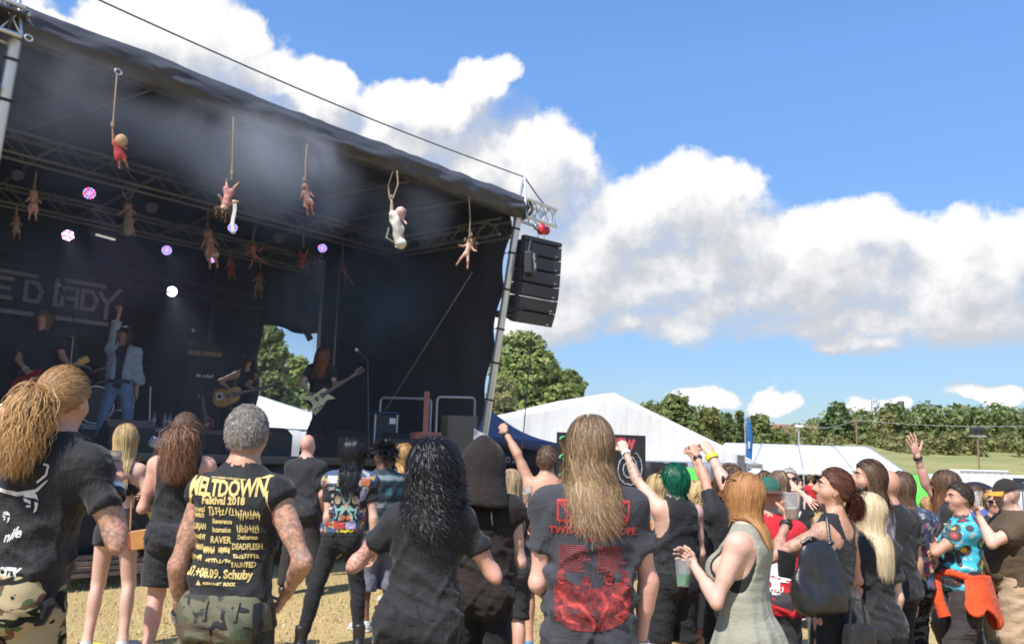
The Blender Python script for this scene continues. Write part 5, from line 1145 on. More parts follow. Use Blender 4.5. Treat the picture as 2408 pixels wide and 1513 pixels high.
def HL(y): return np.interp(y, [-1, -.45, -.05, .25, .55, .9, 1.2], [-.72, -.60, -.25, -.02, .40, .66, .8])

def hair(s, mt, n=900, L=.3, width=.006, curl=.0, curlf=30., thick=.03, cap=.012, seg=12, style='loose', tie=(0, -.95, .1), spread=.05, part=None, fringe=0., capmat=None, seed=None, grav=.55, out=.15, lvar=.25, hl=0., name='hair', wild=.12, top_only=False, face_keep=True, sway=(0, 0), narrow_=.5, cling=.9):
    thick *= .5; cap = max(cap * .75, s.h * .85); out *= .5; cling = 0 if L < .13 else cling
    g = np.random.default_rng(int(s.px * 7 + s.d * 100) % 9999 if seed is None else seed); Vs, Qs, rn, tp = [], [], [], []; nv = 0; M = s.HM
    # cap of hair on the skull
    G = Grid(s.hc - .16, s.hc + .16, max(.007, s.h * .8)); r = s.hr + cap
    def mask(X, Y, Z): return (HL(Y / s.hr[1]) + hl) * s.hr[2] - Z
    G.ell(s.hc, r, .01, M, cut=lambda X, Y, Z: mask(X, Y, Z) * .7); V, Q = G.mesh()
    if len(V):
        N = vnormals(V, Q); V = V + N * (vnoise(V * [60, 60, 30], 5) * min(.006, cap * .35))[:, None]; Vs.append(V); Qs.append(Q); rn.append(np.clip(.42 + .22 * vnoise(V * [110, 110, 22], 8), 0, 1)); tp.append(np.zeros(len(V))); nv = len(V)
    # strands
    d = g.normal(size=(n * 6, 3)); d /= np.linalg.norm(d, axis=1, keepdims=True); d = d[d[:, 2] > HL(d[:, 1]) + hl + .02][:n]; n = len(d)
    if n:
        lay = g.random(n) ** 1.2 * thick; thick *= 1; ph = g.random(n) * 6.28; ph2 = g.random(n) * 6.28; step = (L * (1 - lvar * g.random(n)) / seg)[:, None]
        rr = s.hr * 1.0; P = d * (rr + cap * .8 + lay[:, None] * .5); tied = style == 'tail'; td = nrm(tie)
        crown = nrm([0, -.25, 1]) if part is None else nrm(part); tang = d - crown; tang[:, 0] *= 1.6; tang -= d * (tang * d).sum(1, keepdims=True); tang /= np.linalg.norm(tang, axis=1, keepdims=True) + 1e-6
        D = tang + d * out + g.normal(size=(n, 3)) * wild
        D = D @ M.T; D /= np.linalg.norm(D, axis=1, keepdims=True); hist = []
        ns = 6 if tied else 0
        for i in range(ns):
            t_ = i / ns; q = d * (1 - t_) + td * t_; q /= np.linalg.norm(q, axis=1, keepdims=True); hist.append((q * (s.hr + cap * 1.1 + .004 + lay[:, None] * .15)) @ M.T + s.hc)
        if tied:
            p = (td * (s.hr + cap + .014)) @ M.T + s.hc + g.normal(size=(n, 3)) * .010; D = (td @ M.T) * .45 + g.normal(size=(n, 3)) * spread * 5; D[:, 2] += .0; D /= np.linalg.norm(D, axis=1, keepdims=True)
        else: p = P @ M.T + s.hc
        zt, at_, bt, ux, uy = s.z, s.a, s.b, s.cx, s.cy; fr = np.where(d[:, 1] > .35, 1., -1.)
        for i in range(seg + 1):
            hist.append(p.copy())
            D = D * (1 - grav * .5) + A3([sway[0], sway[1], -1]) * grav * .5 + g.normal(size=(n, 3)) * wild * .4
            if curl: a = curlf * i / seg; D = D + np.stack([np.cos(ph + a), np.sin(ph + a) , np.cos(ph2 + a * .9) * .6], -1) * curl * min(1, .25 + 1.3 * i / seg)
            D /= np.linalg.norm(D, axis=1, keepdims=True); p = p + D * step
            q = (p - s.hc) @ M / (s.hr + cap * .9 + lay[:, None]); l = np.linalg.norm(q, axis=1); ins = l < 1; q[ins] /= l[ins, None]; p[ins] = (q[ins] * (s.hr + cap * .9 + lay[ins, None])) @ M.T + s.hc
            if cling and not tied:
                k_ = np.where((l > 1) & (q[:, 2] > -.9), np.clip((q[:, 2] + .9) / .6, 0, 1) * cling, 0); q2 = q / (1 + (l - 1) * k_)[:, None]; hh = k_ > 0; p[hh] = (q2[hh] * (s.hr + cap * .9 + lay[hh, None])) @ M.T + s.hc
            if face_keep:   # keep the face clear
                q = (p - s.hp([0, 0, 1.60])) @ M; f_ = (q[:, 1] > .03) & (np.abs(q[:, 0]) < .070) & (q[:, 2] < .05 - fringe) & (q[:, 2] > -.14); q[f_, 0] = np.sign(q[f_, 0] + 1e-6) * (.070 + lay[f_]); p[f_] = q[f_] @ M.T + s.hp([0, 0, 1.60])
            A, B, U, W = (np.interp(p[:, 2], zt, v) for v in (at_, bt, ux, uy)); m_ = .020 + lay; A = A + m_; B = B + m_
            ex, ey = (p[:, 0] - U) / A, (p[:, 1] - W) / B; e = ex * ex + ey * ey; ins = (e < 1) & (p[:, 2] < 1.515) & (p[:, 2] > .8)
            p[ins, 1] = W[ins] + fr[ins] * B[ins] * np.sqrt(np.maximum(0, 1 - ex[ins] ** 2))
            for sd in 'LR':
                v = p - s.J['S' + sd]; rs_ = .073 * s.aw + lay * .6; l = np.linalg.norm(v, axis=1); ins = l < rs_; v[ins, 1] += fr[ins] * .03; v[ins, 2] += .012; l2 = np.linalg.norm(v[ins], axis=1) + 1e-6; p[ins] = s.J['S' + sd] + v[ins] / l2[:, None] * rs_[ins, None]
            D[:, 0] -= (p[:, 0] - s.hc[0]) * narrow_
        H = np.stack(hist, 1); m1 = H.shape[1]; T_ = np.gradient(H, axis=1); C = H.copy(); C[..., 0] -= s.hc[0]; C[..., 1] -= s.hc[1]; C[..., 2] = np.maximum(0, H[..., 2] - s.hc[2])
        sv = np.cross(T_, C + g.normal(size=(n, 1, 3)) * .035); sv /= np.linalg.norm(sv, axis=2, keepdims=True) + 1e-9
        w = width * g.uniform(.5, 1.3, n)[:, None, None] * np.interp(np.linspace(0, 1, m1), [0, .1, .6, 1], [.7, 1, 1, .12])[None, :, None]
        V = np.stack([H - sv * w, H + sv * w], 2).reshape(-1, 3); I = (np.arange(n)[:, None] * m1 + np.arange(m1 - 1)[None, :]) * 2; Q = np.stack([I, I + 1, I + 3, I + 2], -1).reshape(-1, 4)
        Vs.append(V); Qs.append(Q + nv); clump = vnoise(np.stack([d[:, 0] * 10, d[:, 1] * 10, d[:, 2] * 10], -1), 4) * .5 + .5; rn.append(np.repeat(np.clip(.95 * clump + .30 * g.random(n) - .14, 0, 1), m1 * 2)); tp.append(np.tile(np.repeat(np.linspace(0, 1, m1), 2), n))
    if not Vs: return
    return s.emit(name, np.vstack(Vs), np.vstack(Qs), mt, None, {'rnd': np.concatenate(rn), 'tip': np.concatenate(tp)})

def beard(s, mt, L=.10, n=250, width=.005, w=.055):
    g = np.random.default_rng(int(s.px)); M = s.HM; a = g.uniform(-1.35, 1.35, n); z = g.uniform(-.115, -.055, n); p = np.stack([np.sin(a) * .062, .012 + np.cos(a) * .066, z + .008 * g.normal(size=n) + np.abs(np.sin(a)) * .035], -1); H = [p]; D = np.stack([np.sin(a) * .5, np.cos(a) * .6, -np.ones(n)], -1)
    for i in range(5): D[:, 0] *= .7; D[:, 1] *= .75; D += g.normal(size=(n, 3)) * .12; p = p + D / np.linalg.norm(D, axis=1, keepdims=True) * (L / 5 * g.uniform(.6, 1.1, n))[:, None]; H.append(p)
    H = np.stack(H, 1) @ M.T + s.hp([0, 0, 1.62]); T_ = np.gradient(H, axis=1); sv = np.cross(T_, g.normal(size=(n, 1, 3))); sv /= np.linalg.norm(sv, axis=2, keepdims=True) + 1e-9; m1 = 6
    w_ = width * np.array([1, 1, 1, .9, .6, .2])[None, :, None]; V = np.stack([H - sv * w_, H + sv * w_], 2).reshape(-1, 3); I = (np.arange(n)[:, None] * m1 + np.arange(m1 - 1)[None, :]) * 2; Q = np.stack([I, I + 1, I + 3, I + 2], -1).reshape(-1, 4)
    G = Grid(s.hc - .2, s.hc + .16, max(.008, s.h * .8)); G.ell(s.hp([0, .034, 1.555]), (.062, .062, .048), .01, M); V2, Q2 = G.mesh()
    s.emit('beard', np.vstack([V, V2]), np.vstack([Q, Q2 + len(V)]), mt, None, {'rnd': np.concatenate([np.repeat(g.random(n), m1 * 2), np.full(len(V2), .4)]), 'tip': np.zeros(len(V) + len(V2))})

# ---------------- prints wrapped on a garment
def wrap(s, garment, me, name, mt, x0, z0, ang=0., off=.0035, flip=False, parent=None):
    """lay a flat mesh (x right, y up, in metres on the garment) on the cloth, thrown from direction ang (0 = from behind)"""
    import bmesh
    o, V, Q = s.parts[garment][-1]; bv = s.__dict__.setdefault('_bvh', {})
    if o.name not in bv: bv[o.name] = BVHTree.FromPolygons([tuple(v) for v in V * s.S], [tuple(int(i) for i in q) for q in Q])
    B = bv[o.name]; bm_ = bmesh.new(); bm_.from_mesh(me); bmesh.ops.triangulate(bm_, faces=bm_.faces)
    for _ in range(3):
        ed = [e for e in bm_.edges if e.calc_length() > .022]
        if not ed: break
        bmesh.ops.subdivide_edges(bm_, edges=ed, cuts=1); bmesh.ops.triangulate(bm_, faces=[f for f in bm_.faces if len(f.verts) > 3])
    ca, sa = math.cos(ang), math.sin(ang); dv = Vector((-sa, ca, 0)); rv = Vector((ca, sa, 0)); dead = []
    for v in bm_.verts:
        p = rv * (x0 * s.S + v.co.x) + Vector((0, 0, z0 * s.S + v.co.y)) - dv * 1.5 + Vector((s.off(z0)[0] * s.S, s.off(z0)[1] * s.S, 0)); h = B.ray_cast(p, dv)
        if h[0] is None or (h[0] - p).length > 1.55: dead.append(v)
        else: v.co = h[0] - dv * off
    bmesh.ops.delete(bm_, geom=dead, context='VERTS'); m2 = bpy.data.meshes.new(name); bm_.to_mesh(m2); bm_.free(); m2.materials.clear()
    return link(name, m2, mt, parent or o)
def wtext(s, garment, txt, size, x, z, mt, name='lettering', bold=0., warp=None, ang=0., spacing=1., shear=0., off=.0035):
    me = text_mesh(txt, size, bold, shear, spacing)
    if warp:
        for v in me.vertices: v.co.x, v.co.y = warp(v.co.x, v.co.y)
    return wrap(s, garment, me, name, mt, x, z, ang, off)
def poly_mesh(polys):
    me = bpy.data.meshes.new('print'); V, F = [], []
    for P in polys: F.append(tuple(range(len(V), len(V) + len(P)))); V += [(x, y, 0) for x, y in P]
    me.from_pydata(V, [], F); me.update(); return me
def wpoly(s, garment, polys, x, z, mt, name='print', ang=0., off=.0035): return wrap(s, garment, poly_mesh(polys), name, mt, x, z, ang, off)
def stroke(pts, w):
    """a flat brush stroke as quads"""
    out = []; n = len(pts); ws = w if isinstance(w, (list, tuple)) else [w] * n
    for i in range(n - 1):
        (x0, y0), (x1, y1) = pts[i], pts[i + 1]; dx, dy = x1 - x0, y1 - y0; l = math.hypot(dx, dy) + 1e-9; nx, ny = -dy / l, dx / l
        out.append([(x0 - nx * ws[i], y0 - ny * ws[i]), (x1 - nx * ws[i + 1], y1 - ny * ws[i + 1]), (x1 + nx * ws[i + 1], y1 + ny * ws[i + 1]), (x0 + nx * ws[i], y0 + ny * ws[i])])
    return out
def scribble(seed, w, h, n=14, th=.004):
    """an illegible jagged logo: upright spikes and bars"""
    g = random.Random(seed); out = []
    for i in range(n):
        x = -w / 2 + w * (i + .5) / n; y0, y1 = -h / 2 * g.uniform(.5, 1.2), h / 2 * g.uniform(.5, 1.2); out += stroke([(x + g.uniform(-.3, .3) * w / n, y0), (x, 0), (x + g.uniform(-.5, .5) * w / n, y1)], [th * .3, th, th * .4])
        if g.random() < .7: y = g.choice([-.35, 0, .38]) * h; out += stroke([(x - w / n * .6, y), (x + w / n * .6, y + g.uniform(-.15, .15) * h)], th * .7)
    return out
# ---------------- things held
cup_m = mat('clear_plastic', (.92, .92, .92), .08, .02, spec=.5, trans=.9, ior=1.2); beer_m = mat('beer_amber', (.75, .30, .035), .1, .05, trans=.55, ior=1.2); foam_m = mat('beer_foam', (.80, .74, .60), .8); green_liq = mat('green_drink', (.03, .45, .16), .15, .1, trans=.4, ior=1.2)
def cup(p, label, liquid=beer_m, fill=.5, r=.042, h=.13, up=(0, 0, 1), foam=True, group=None):
    up = Vector(up).normalized(); o = empty('beer_cup', p, 0, label, 'cup', group); q = Vector((0, 0, 1)).rotation_difference(up).to_matrix()
    def lathe(pr, n=20):
        V = [q @ Vector((rr * math.cos(2 * math.pi * k / n), rr * math.sin(2 * math.pi * k / n), z)) for rr, z in pr for k in range(n)]; F = [(i * n + k, i * n + (k + 1) % n, (i + 1) * n + (k + 1) % n, (i + 1) * n + k) for i in range(len(pr) - 1) for k in range(n)]; return MB().add(V, F)
    b = -h / 2; rb = r * .72; rz = lambda t_: rb + (r - rb) * t_
    lathe([(.001, b), (rb, b), (r, b + h), (r * 1.05, b + h), (r * 1.05, b + h - .004), (r * .99, b + h - .006), (r * .965, b + h - .006), (rb * .96, b + .004), (.001, b + .004)]).build('tumbler', cup_m, o, True)
    if liquid is not None:
        lathe([(.001, b + .005), (rb * .95, b + .005), (rz(fill) * .95, b + h * fill), (.001, b + h * fill)]).build('drink', liquid, o, True)
        if foam: lathe([(rz(fill) * .95, b + h * fill + .001), (rz(fill) * .955, b + h * fill + .012), (.001, b + h * fill + .014)]).build('foam', foam_m, o, True)
    return o
# ------------------------------------------------------------------ the crowd
WHITE = mat('band_white', (.75, .74, .72), .6); YEL = mat('band_yellow', (.75, .62, .03), .5); BLKB = mat('band_black', (.02, .02, .02), .5); SILV = mat('band_silver', (.55, .55, .56), .3, metal=.8)
LEATHER = mat('black_leather', (.020, .020, .022), .27, .2, 20, .25, 120); BOOT = mat('boot_leather', (.02, .019, .019), .35, .2, 20, .2, 100); SNEAK = mat('grey_sneaker', (.42, .42, .43), .8, .25, 30); SOLE = mat('pale_sole', (.6, .58, .54), .8); WSNEAK = mat('white_sneaker', (.72, .71, .69), .7)
P1 = mat('print_gold', (.58, .45, .17), .75, .15, 30); P2 = mat('print_white', (.55, .54, .52), .8, .2, 40); P3 = mat('print_red', (.36, .035, .032), .8, .25, 30)
PPL = {}
def loose_items(): pass

# 1 ponytail man, front left
p = PPL['pony'] = Person(160, 857, 3.4, 'man with a curly golden ponytail, black printed tee and camo trousers, front left', th=-4, wt=.95, shw=.96, lean=(.10, .0), yaw=-5, pitch=-3, armR=('px', 264, 1243, -.05, 266, 1128, .10, 'grip', (-.6, .8, 0)), armL=('hang', .14, .1), tat=[('R', .2, .93)], skin='tan', q=.0095, belly=.3)
p.body(); p.top_('tee', BLK, hem=.825, sleeve=.60, loose=1.0, sl=.016, e=.012, fold=.013); p.bottom('camo_trousers', CAMO, knee=.035, ankle=.05, e=.02); p.shoes(BOOT, high=.05)
hair(p, HAIR['gold'], n=4600, L=.32, width=.0014, style='tail', tie=(-.15, -.93, -.18), curl=.42, curlf=20, thick=.05, cap=.008, spread=.075, sway=(-.20, -.12), seg=16, wild=.10, grav=.62, narrow_=0)
p.band('R', .86, WHITE, .036, .022); p.band('R', .76, BLKB, .040, .03)
mb = MB(); c = Vector(p.hp([-.012, -.115, 1.622]) * p.S); mb.sphere(c, .026, 12, 8, (1, .8, .7)); mb.build('hair_tie', mat('teal_tie', (.05, .10, .12), .8), p.root, True)
wtext(p, 'tee', 'AMOUNT OF VERACITY', .043, -.105, 1.012, P2, bold=.003, warp=lambda x, y: (x * .86, y * 1.1 - x * .05))
wtext(p, 'tee', 'nile', .055, .015, 1.135, P2, bold=.0015, shear=.3, warp=lambda x, y: (x * .9, y + .01 * math.sin(x * 60)))
wpoly(p, 'tee', stroke([(.035 * math.cos(a) * 1.0 - .16, .045 * math.sin(a)) for a in [k * .4 for k in range(16)]], .006) + stroke([(-.19, .03), (-.13, .0), (-.165, -.035), (-.11, -.065), (-.02, -.085), (.05, -.07), (.09, -.03)], [.004, .006, .007, .007, .008, .006, .002]) + stroke([(.05, -.04), (.085, -.01), (.09, .025), (.07, .03)], .004), -.02, 1.36, P2, 'script_logo')
def stencil_head(x, y, h, seed):
    g = random.Random(seed); w = h * .36; out = []
    out.append([(x - w * .9, y + h * .25), (x - w * .6, y + h * .48), (x + w * .1, y + h * .52), (x + w * .7, y + h * .36), (x + w * .95, y + h * .1), (x + w * .55, y + h * .2), (x - w * .2, y + h * .22)])
    out.append([(x - w * .9, y + h * .2), (x - w * .3, y + h * .14), (x - w * .15, y - h * .02), (x - w * .75, y + h * .05)]); out.append([(x + w * .5, y + h * .05), (x + w * .95, y), (x + w * .8, y - h * .34), (x + w * .45, y - h * .45), (x + w * .6, y - h * .2)])
    out.append([(x - w * .5, y - h * .12), (x + w * .1, y - h * .1), (x + w * .05, y - h * .2), (x - w * .4, y - h * .22)]); out += stroke([(x - w * .1, y + h * .1), (x - w * .05, y - .05 * h)], w * .12); return out
for x_, z_, h_, i_ in ((.035, 1.25, .085, 1), (-.035, 1.195, .045, 2), (-.10, 1.245, .06, 3), (-.15, 1.235, .06, 4)): wpoly(p, 'tee', stencil_head(0, 0, h_, i_), x_, z_, P2, 'face_stencil')
wpoly(p, 'tee', scribble(5, .08, .04, 6, .004) + stroke([(-.06, -.05), (.0, -.06), (.03, -.03), (.03, -.09), (.0, -.085), (-.07, -.065)], .009), -.155, 1.155, P2, 'logo_print'); wpoly(p, 'tee', stroke([(-.015, -.03), (0, .03), (0, -.03), (.012, -.035)], .007), -.085, 1.085, P2, 'logo_print')
q, a, pn, sv = p.hand_frame('R', .075, .045); cup(q + Vector((-.01, .0, .035)), 'plastic beer cup in the raised hand of the ponytail man', fill=.72, r=.046)

# 2 forearm at the far left
p = Person(92, 950, 5.2, 'person hidden behind the ponytail man, pale forearm with wristband at the left edge', th=10, armL=('px', 62, 1003, .1, 6, 967, .15, 'relaxed'), q=.0125); p.body(); p.top_('tee', BLK); p.bottom('trousers', JEAN); p.shoes(BOOT); hair(p, HAIR['dark'], n=300, L=.1); p.band('L', .9, WHITE)

# 3 festival shirt man
p = PPL['fest'] = Person(587, 945, 3.5, 'grey-haired man in a sleeveless black festival shirt with yellow print, both arms tattooed', th=-3, lean=(.02, .0), yaw=4, pitch=-2, wt=.96, shw=.92, armL=('px', 432, 1292, -.02, 424, 1432, .08, 'relaxed', (.7, .5, 0)), armR=('px', 708, 1310, -.08, 668, 1405, .12, 'relaxed', (-1, .2, 0)), tat=[('R', .1, .97), ('L', .1, .95)], skin='tan', q=.0095)
p.shaved = .45; p.body(); p.top_('sleeveless_shirt', BLK, hem=.80, sleeve=.03, loose=.93, e=.014, sl=.012, fold=.010); p.bottom('cargo_trousers', CAMO2, knee=.035, ankle=.05, e=.022, fold=.011); p.shoes(BOOT, high=.05)
hair(p, HAIR['grey'], n=4200, L=.020, width=.0014, thick=.004, cap=.005, seg=3, grav=.15, out=.35, wild=.18, hl=.06)
p.band('L', .92, SILV, .034, .022, 'watch'); p.band('L', .99, WHITE, .033, .018)
G_ = 'sleeveless_shirt'
def arch(x, y): return x, y * (1 + .0) + .10 * 0
def melt_warp(x, y): return x, y * (1.25 + 2.2 * x * x) + .012 * math.cos(x * 9) - .01
OX = -.024
wtext(p, G_, 'MELTDOWN', .092, OX, 1.412, P1, 'title_lettering', .003, lambda x, y: (x * .62, y * (.95 + 9 * (x * .62) ** 2) + .5 * (x * .62) ** 2 - .004), spacing=.94)
for pl in [[(-.152, -.015), (-.138, -.025), (-.150, -.055), (-.168, -.095)], [(.150, -.01), (.164, .0), (.166, -.05), (.182, -.105)], [(-.160, .040), (-.140, .048), (-.12, .066), (-.150, .060)], [(.12, .045), (.15, .06), (.190, .066), (.15, .045)]] + stroke([(-.06, -.028), (-.05, -.05)], [.006, .001]) + stroke([(.02, -.03), (.025, -.048)], [.006, .001]): wpoly(p, G_, [pl], OX, 1.408, P1, 'title_spike')
wtext(p, G_, 'www.meltdownfestival.com', .013, OX, 1.452, P1, bold=.0003, warp=lambda x, y: (x, y - x * .05)); wtext(p, G_, 'Festival 2018', .042, OX - .005, 1.362, P1, bold=.0018, warp=lambda x, y: (x * .80, y))
wtext(p, G_, '07.+08.09. Schuby', .046, OX, 1.078, P1, bold=.0018, warp=lambda x, y: (x * .80, y - .02 * x))
sd = 3
for (x, z, w, h, t_) in ((-.105, 1.29, .07, .03, 'metal'), (-.105, 1.268, .065, .03, 'witch'), (.0, 1.285, .12, .036, None), (.105, 1.275, .085, .04, None), (.0, 1.245, .10, .026, 'Reverence'), (-.105, 1.222, .07, .032, 'TURJAN'), (.105, 1.22, .085, .036, None), (.0, 1.212, .11, .028, 'Incarnation'), (-.105, 1.182, .07, .022, None), (.0, 1.172, .085, .036, 'RAVER'), (.105, 1.185, .09, .024, 'Detherous'),
                    (.105, 1.148, .11, .032, 'DEADFLESH'), (-.105, 1.142, .06, .022, None), (-.045, 1.132, .05, .026, None), (.02, 1.132, .045, .024, None), (.105, 1.112, .09, .016, None), (-.10, 1.10, .055, .022, None), (.0, 1.092, .10, .016, None), (.10, 1.078, .08, .028, 'TAUNTED')):
    sd += 1
    if t_: wtext(p, G_, t_, h, x + OX, z + .036, P1, bold=.001, warp=(lambda k: lambda X, Y: (X * k, Y))(w / (len(t_) * h * .60)))
    else: wpoly(p, G_, scribble(sd, w, h, 9, .0030), x + OX, z + .036, P1, 'band_logo')
wpoly(p, G_, [[(-.012, -.008), (.012, -.008), (0, .012)]], OX - .07, 1.040, P1, 'sponsor_mark'); wtext(p, G_, 'AUDIO PART', .013, OX - .01, 1.041, P1, bold=.001); wtext(p, G_, 'ROCK', .016, OX + .06, 1.040, P1, bold=.001)
for k, x in ((-.5, -.04), (.6, .085)):   # belt loops and back pocket flap of the trousers
    wpoly(p, 'cargo_trousers', [[(-.008, -.04), (.008, -.04), (.008, .03), (-.008, .03)]], x, .955, CAMO2, 'belt_loop', off=.010)
wpoly(p, 'cargo_trousers', [[(-.075, -.02), (.075, -.02), (.072, .025), (-.072, .025)]], .075, .85, CAMO2, 'pocket_flap', off=.012); wpoly(p, 'cargo_trousers', [[(-.075, -.02), (.075, -.02), (.072, .025), (-.072, .025)]], -.085, .85, CAMO2, 'pocket_flap', off=.012)
wpoly(p, 'cargo_trousers', stroke([(0, .06), (.012, -.02), (.004, -.1), (.02, -.14)], [.012, .014, .010, .014]), .155, .91, LEATHER, 'key_strap', off=.014)
mb = MB(); a_ = [Vector(p.hp([.080, .0, 1.64]) * p.S), Vector(p.hp([.084, .05, 1.645]) * p.S), Vector(p.hp([.082, .09, 1.645]) * p.S)]; mb.tube(a_, .003, 5); mb.tube([Vector((-v.x + 2 * p.hc[0] * p.S, v.y, v.z)) for v in a_], .003, 5); mb.build('glasses', BLKB, p.root)

# 4 blonde girl with the tan bag
p = PPL['girl'] = Person(300, 992, 6.75, 'slim blonde girl in a black lace top and black shorts with bare legs', th=8, sex='f', wt=.86, stance=.13, armL=('loc', (-.22, .05, 1.10), (-.12, .35, 1.12)), armR=('loc', (.235, .0, 1.10), (.14, .25, 1.16)), skin='pale', q=.011)
p.body(); p.top_('lace_top', BLK, hem=1.185, sleeve=0, e=.007, loose=0, neck=1.30, fold=.004); G = None
for k in (-1, 1): mb = MB(); mb.tube([Vector(v) * p.S for v in ((k * .075, -.103, 1.30), (k * .085, -.104, 1.38), (k * .080, -.065, 1.452), (k * .078, .02, 1.45), (k * .07, .09, 1.35))], .007, 6); mb.build('shoulder_strap', BLK, p.root)
p.bottom('shorts', BLK2, hem=.80, waist=1.10, e=.008, knee=.03, fold=.005); p.shoes(SNEAK, SOLE); hair(p, HAIR['blonde'], n=2600, L=.44, width=.0021, thick=.020, cap=.010, grav=.8, wild=.05, seg=12, curl=.04, curlf=8)
bg = p.world(A3([.24, -.13, .87])); hb = empty('handbag', bg, p.th - .15, 'small tan leather flap bag hanging at the hip of the blonde girl', 'bag'); tan = mat('tan_leather', (.42, .19, .055), .5, .12, 12, .15, 60); oxb = mat('oxblood_leather', (.20, .045, .03), .5)
mb = MB(); mb.prism([(-.115, -.075), (.115, -.075), (.12, .065), (-.11, .065)], .07, Matrix.Rotation(R(-8), 4, 'Y')); mb.build('pouch', oxb, hb, bevel=.012); mb = MB(); mb.prism([(-.10, -.07), (.125, -.07), (.125, .075), (-.10, .075)], .022, Matrix.Translation((.02, -.042, .0)) @ Matrix.Rotation(R(-10), 4, 'Y')); mb.build('flap', tan, hb, bevel=.008)
mb = MB(); mb.tube([(-.11, 0, .06), (-.13, .03, .20), (-.17, .08, .45), (-.14, .12, .62)], .006, 5); mb.build('strap', tan, hb)

# 5 tank-top man with auburn curls
p = Person(440, 968, 6.2, 'man in a black tank top and sports shorts with an auburn curly ponytail', th=5, wt=1.02, stance=.12, armL=('loc', (-.235, .0, 1.12), (-.10, .30, 1.12)), armR=('loc', (.25, .0, 1.12), (.12, .3, 1.12)), skin='pink', q=.0115)
p.body(); p.top_('tank_top', BLK, hem=.86, sleeve=0, e=.012, loose=.9, narrow=(.075, .2, .16)); p.bottom('sports_shorts', BLK2, hem=.56, waist=1.0, e=.02, knee=.055); p.shoes(WSNEAK, SOLE); hair(p, HAIR['auburncurl'], n=2800, L=.40, width=.0019, style='tail', tie=(.05, -.93, -.25), curl=.60, curlf=24, thick=.045, cap=.010, spread=.06, wild=.16, grav=.62, narrow_=0)
# 6 bald man at the stage
p = Person(725, 1018, 9.7, 'bald man all in black standing right in front of the stage', th=-5, yaw=-10, stance=.16, armL=('hang', .1, .1), armR=('hang', .08, .5), skin='pink', q=.0135); p.shaved = .12; p.body(); p.top_('tee', BLK2, hem=.80, sleeve=.75, loose=.95, sl=.03); p.bottom('trousers', cloth('charcoal_brown', (.030, .026, .025)), knee=.03, ankle=.035); p.shoes(BOOT)
# 7 patch vest
p = PPL['vest'] = Person(832, 1027, 7.0, 'long black-haired man in a patch-covered denim vest and tight black jeans', th=2, lean=(.03, -.03), wt=.92, yaw=-8, armL=('px', 770, 1215, -.05, 778, 1300, .08, 'relaxed'), armR=('hang', .12, .15), legs=((-.30, -.10, .09), (.16, .02, .09)), hip=-.03, skin='fair', q=.011)
p.body(); p.top_('tee', BLK, hem=.93, sleeve=.55, loose=.9); p.top_('denim_vest', PATCH, hem=.955, sleeve=.10, e=.026, loose=.97, sl=.0, fold=.006); p.bottom('skinny_jeans', JEAN, hem=.10, waist=.99, e=.006, knee=.008, ankle=.008, fold=.006); p.shoes(BOOT, high=.10)
hair(p, HAIR['black'], n=2400, L=.38, width=.0024, thick=.030, cap=.016, grav=.6, wild=.12, curl=.2, curlf=12, seg=12)
g = random.Random(8); cols = {k: mat('patch_' + k, v, .85, .2, 40) for k, v in dict(orange=(.42, .13, .05), teal=(.22, .36, .34), sand=(.36, .28, .18), red=(.38, .05, .04), yellow=(.60, .48, .04), white=(.45, .45, .44), black=(.012, .012, .014), lilac=(.30, .27, .42), blue=(.05, .09, .19)).items()}
V_ = 'denim_vest'; disc = lambda x, y, rx, ry, n=14: [(x + rx * math.cos(2 * math.pi * k / n), y + ry * math.sin(2 * math.pi * k / n)) for k in range(n)]
wpoly(p, V_, [[(-.085, -.145), (.085, -.145), (.095, .125), (-.095, .125)]], 0, 1.21, cols['black'], 'back_patch'); o5 = .0055

for dd_, c_ in ((disc(-.068, .03, .026, .036), 'sand'), (disc(.068, .03, .026, .036), 'sand'), (disc(0, -.02, .022, .03), 'sand'), ([(-.03, .10), (.03, .10), (.045, .06), (0, .03), (-.045, .06)], 'orange'), (disc(-.03, -.11, .03, .022), 'orange'), (disc(.03, -.11, .03, .022), 'orange')): wpoly(p, V_, [dd_], 0, 1.21, cols[c_], 'patch_art', off=o5)
wpoly(p, V_, sum([stroke([(s_ * .015, .0), (s_ * .03, .06), (s_ * .05, .10), (s_ * .088, .11)], [.010, .014, .012, .004]) + stroke([(s_ * .02, -.02), (s_ * .05, -.05), (s_ * .085, -.045)], [.012, .012, .005]) + stroke([(s_ * .01, -.04), (s_ * .045, -.09), (s_ * .05, -.135)], [.012, .010, .006]) + stroke([(s_ * .085, -.02), (s_ * .07, -.09), (s_ * .085, -.12)], .006) for s_ in (-1, 1)], []), 0, 1.21, cols['teal'], 'patch_art', off=.007)
for k, z in enumerate((1.33, 1.27, 1.22, 1.165, 1.11)): wpoly(p, V_, [[(-.045, -.02), (.04, -.02), (.04, .024), (-.045, .024)]], -.148, z, cols['black'], 'patch'); wpoly(p, V_, scribble(k + 30, .07, .03, 8, .0035), -.148, z, cols['white' if k < 4 else 'red'], 'patch_logo', off=.006)
for x, z, w, h, c in ((-.04, 1.035, .042, .034, 'red'), (.055, 1.035, .038, .03, 'lilac'), (.14, 1.28, .03, .035, 'lilac'), (.145, 1.20, .03, .03, 'black'), (-.14, 1.405, .04, .03, 'white'), (.14, 1.39, .035, .03, 'orange'), (-.11, .985, .035, .016, 'blue'), (.03, .985, .055, .018, 'black')): wpoly(p, V_, [[(-w, -h), (w, -h), (w, h), (-w, h)]], x, z, cols[c], 'patch')
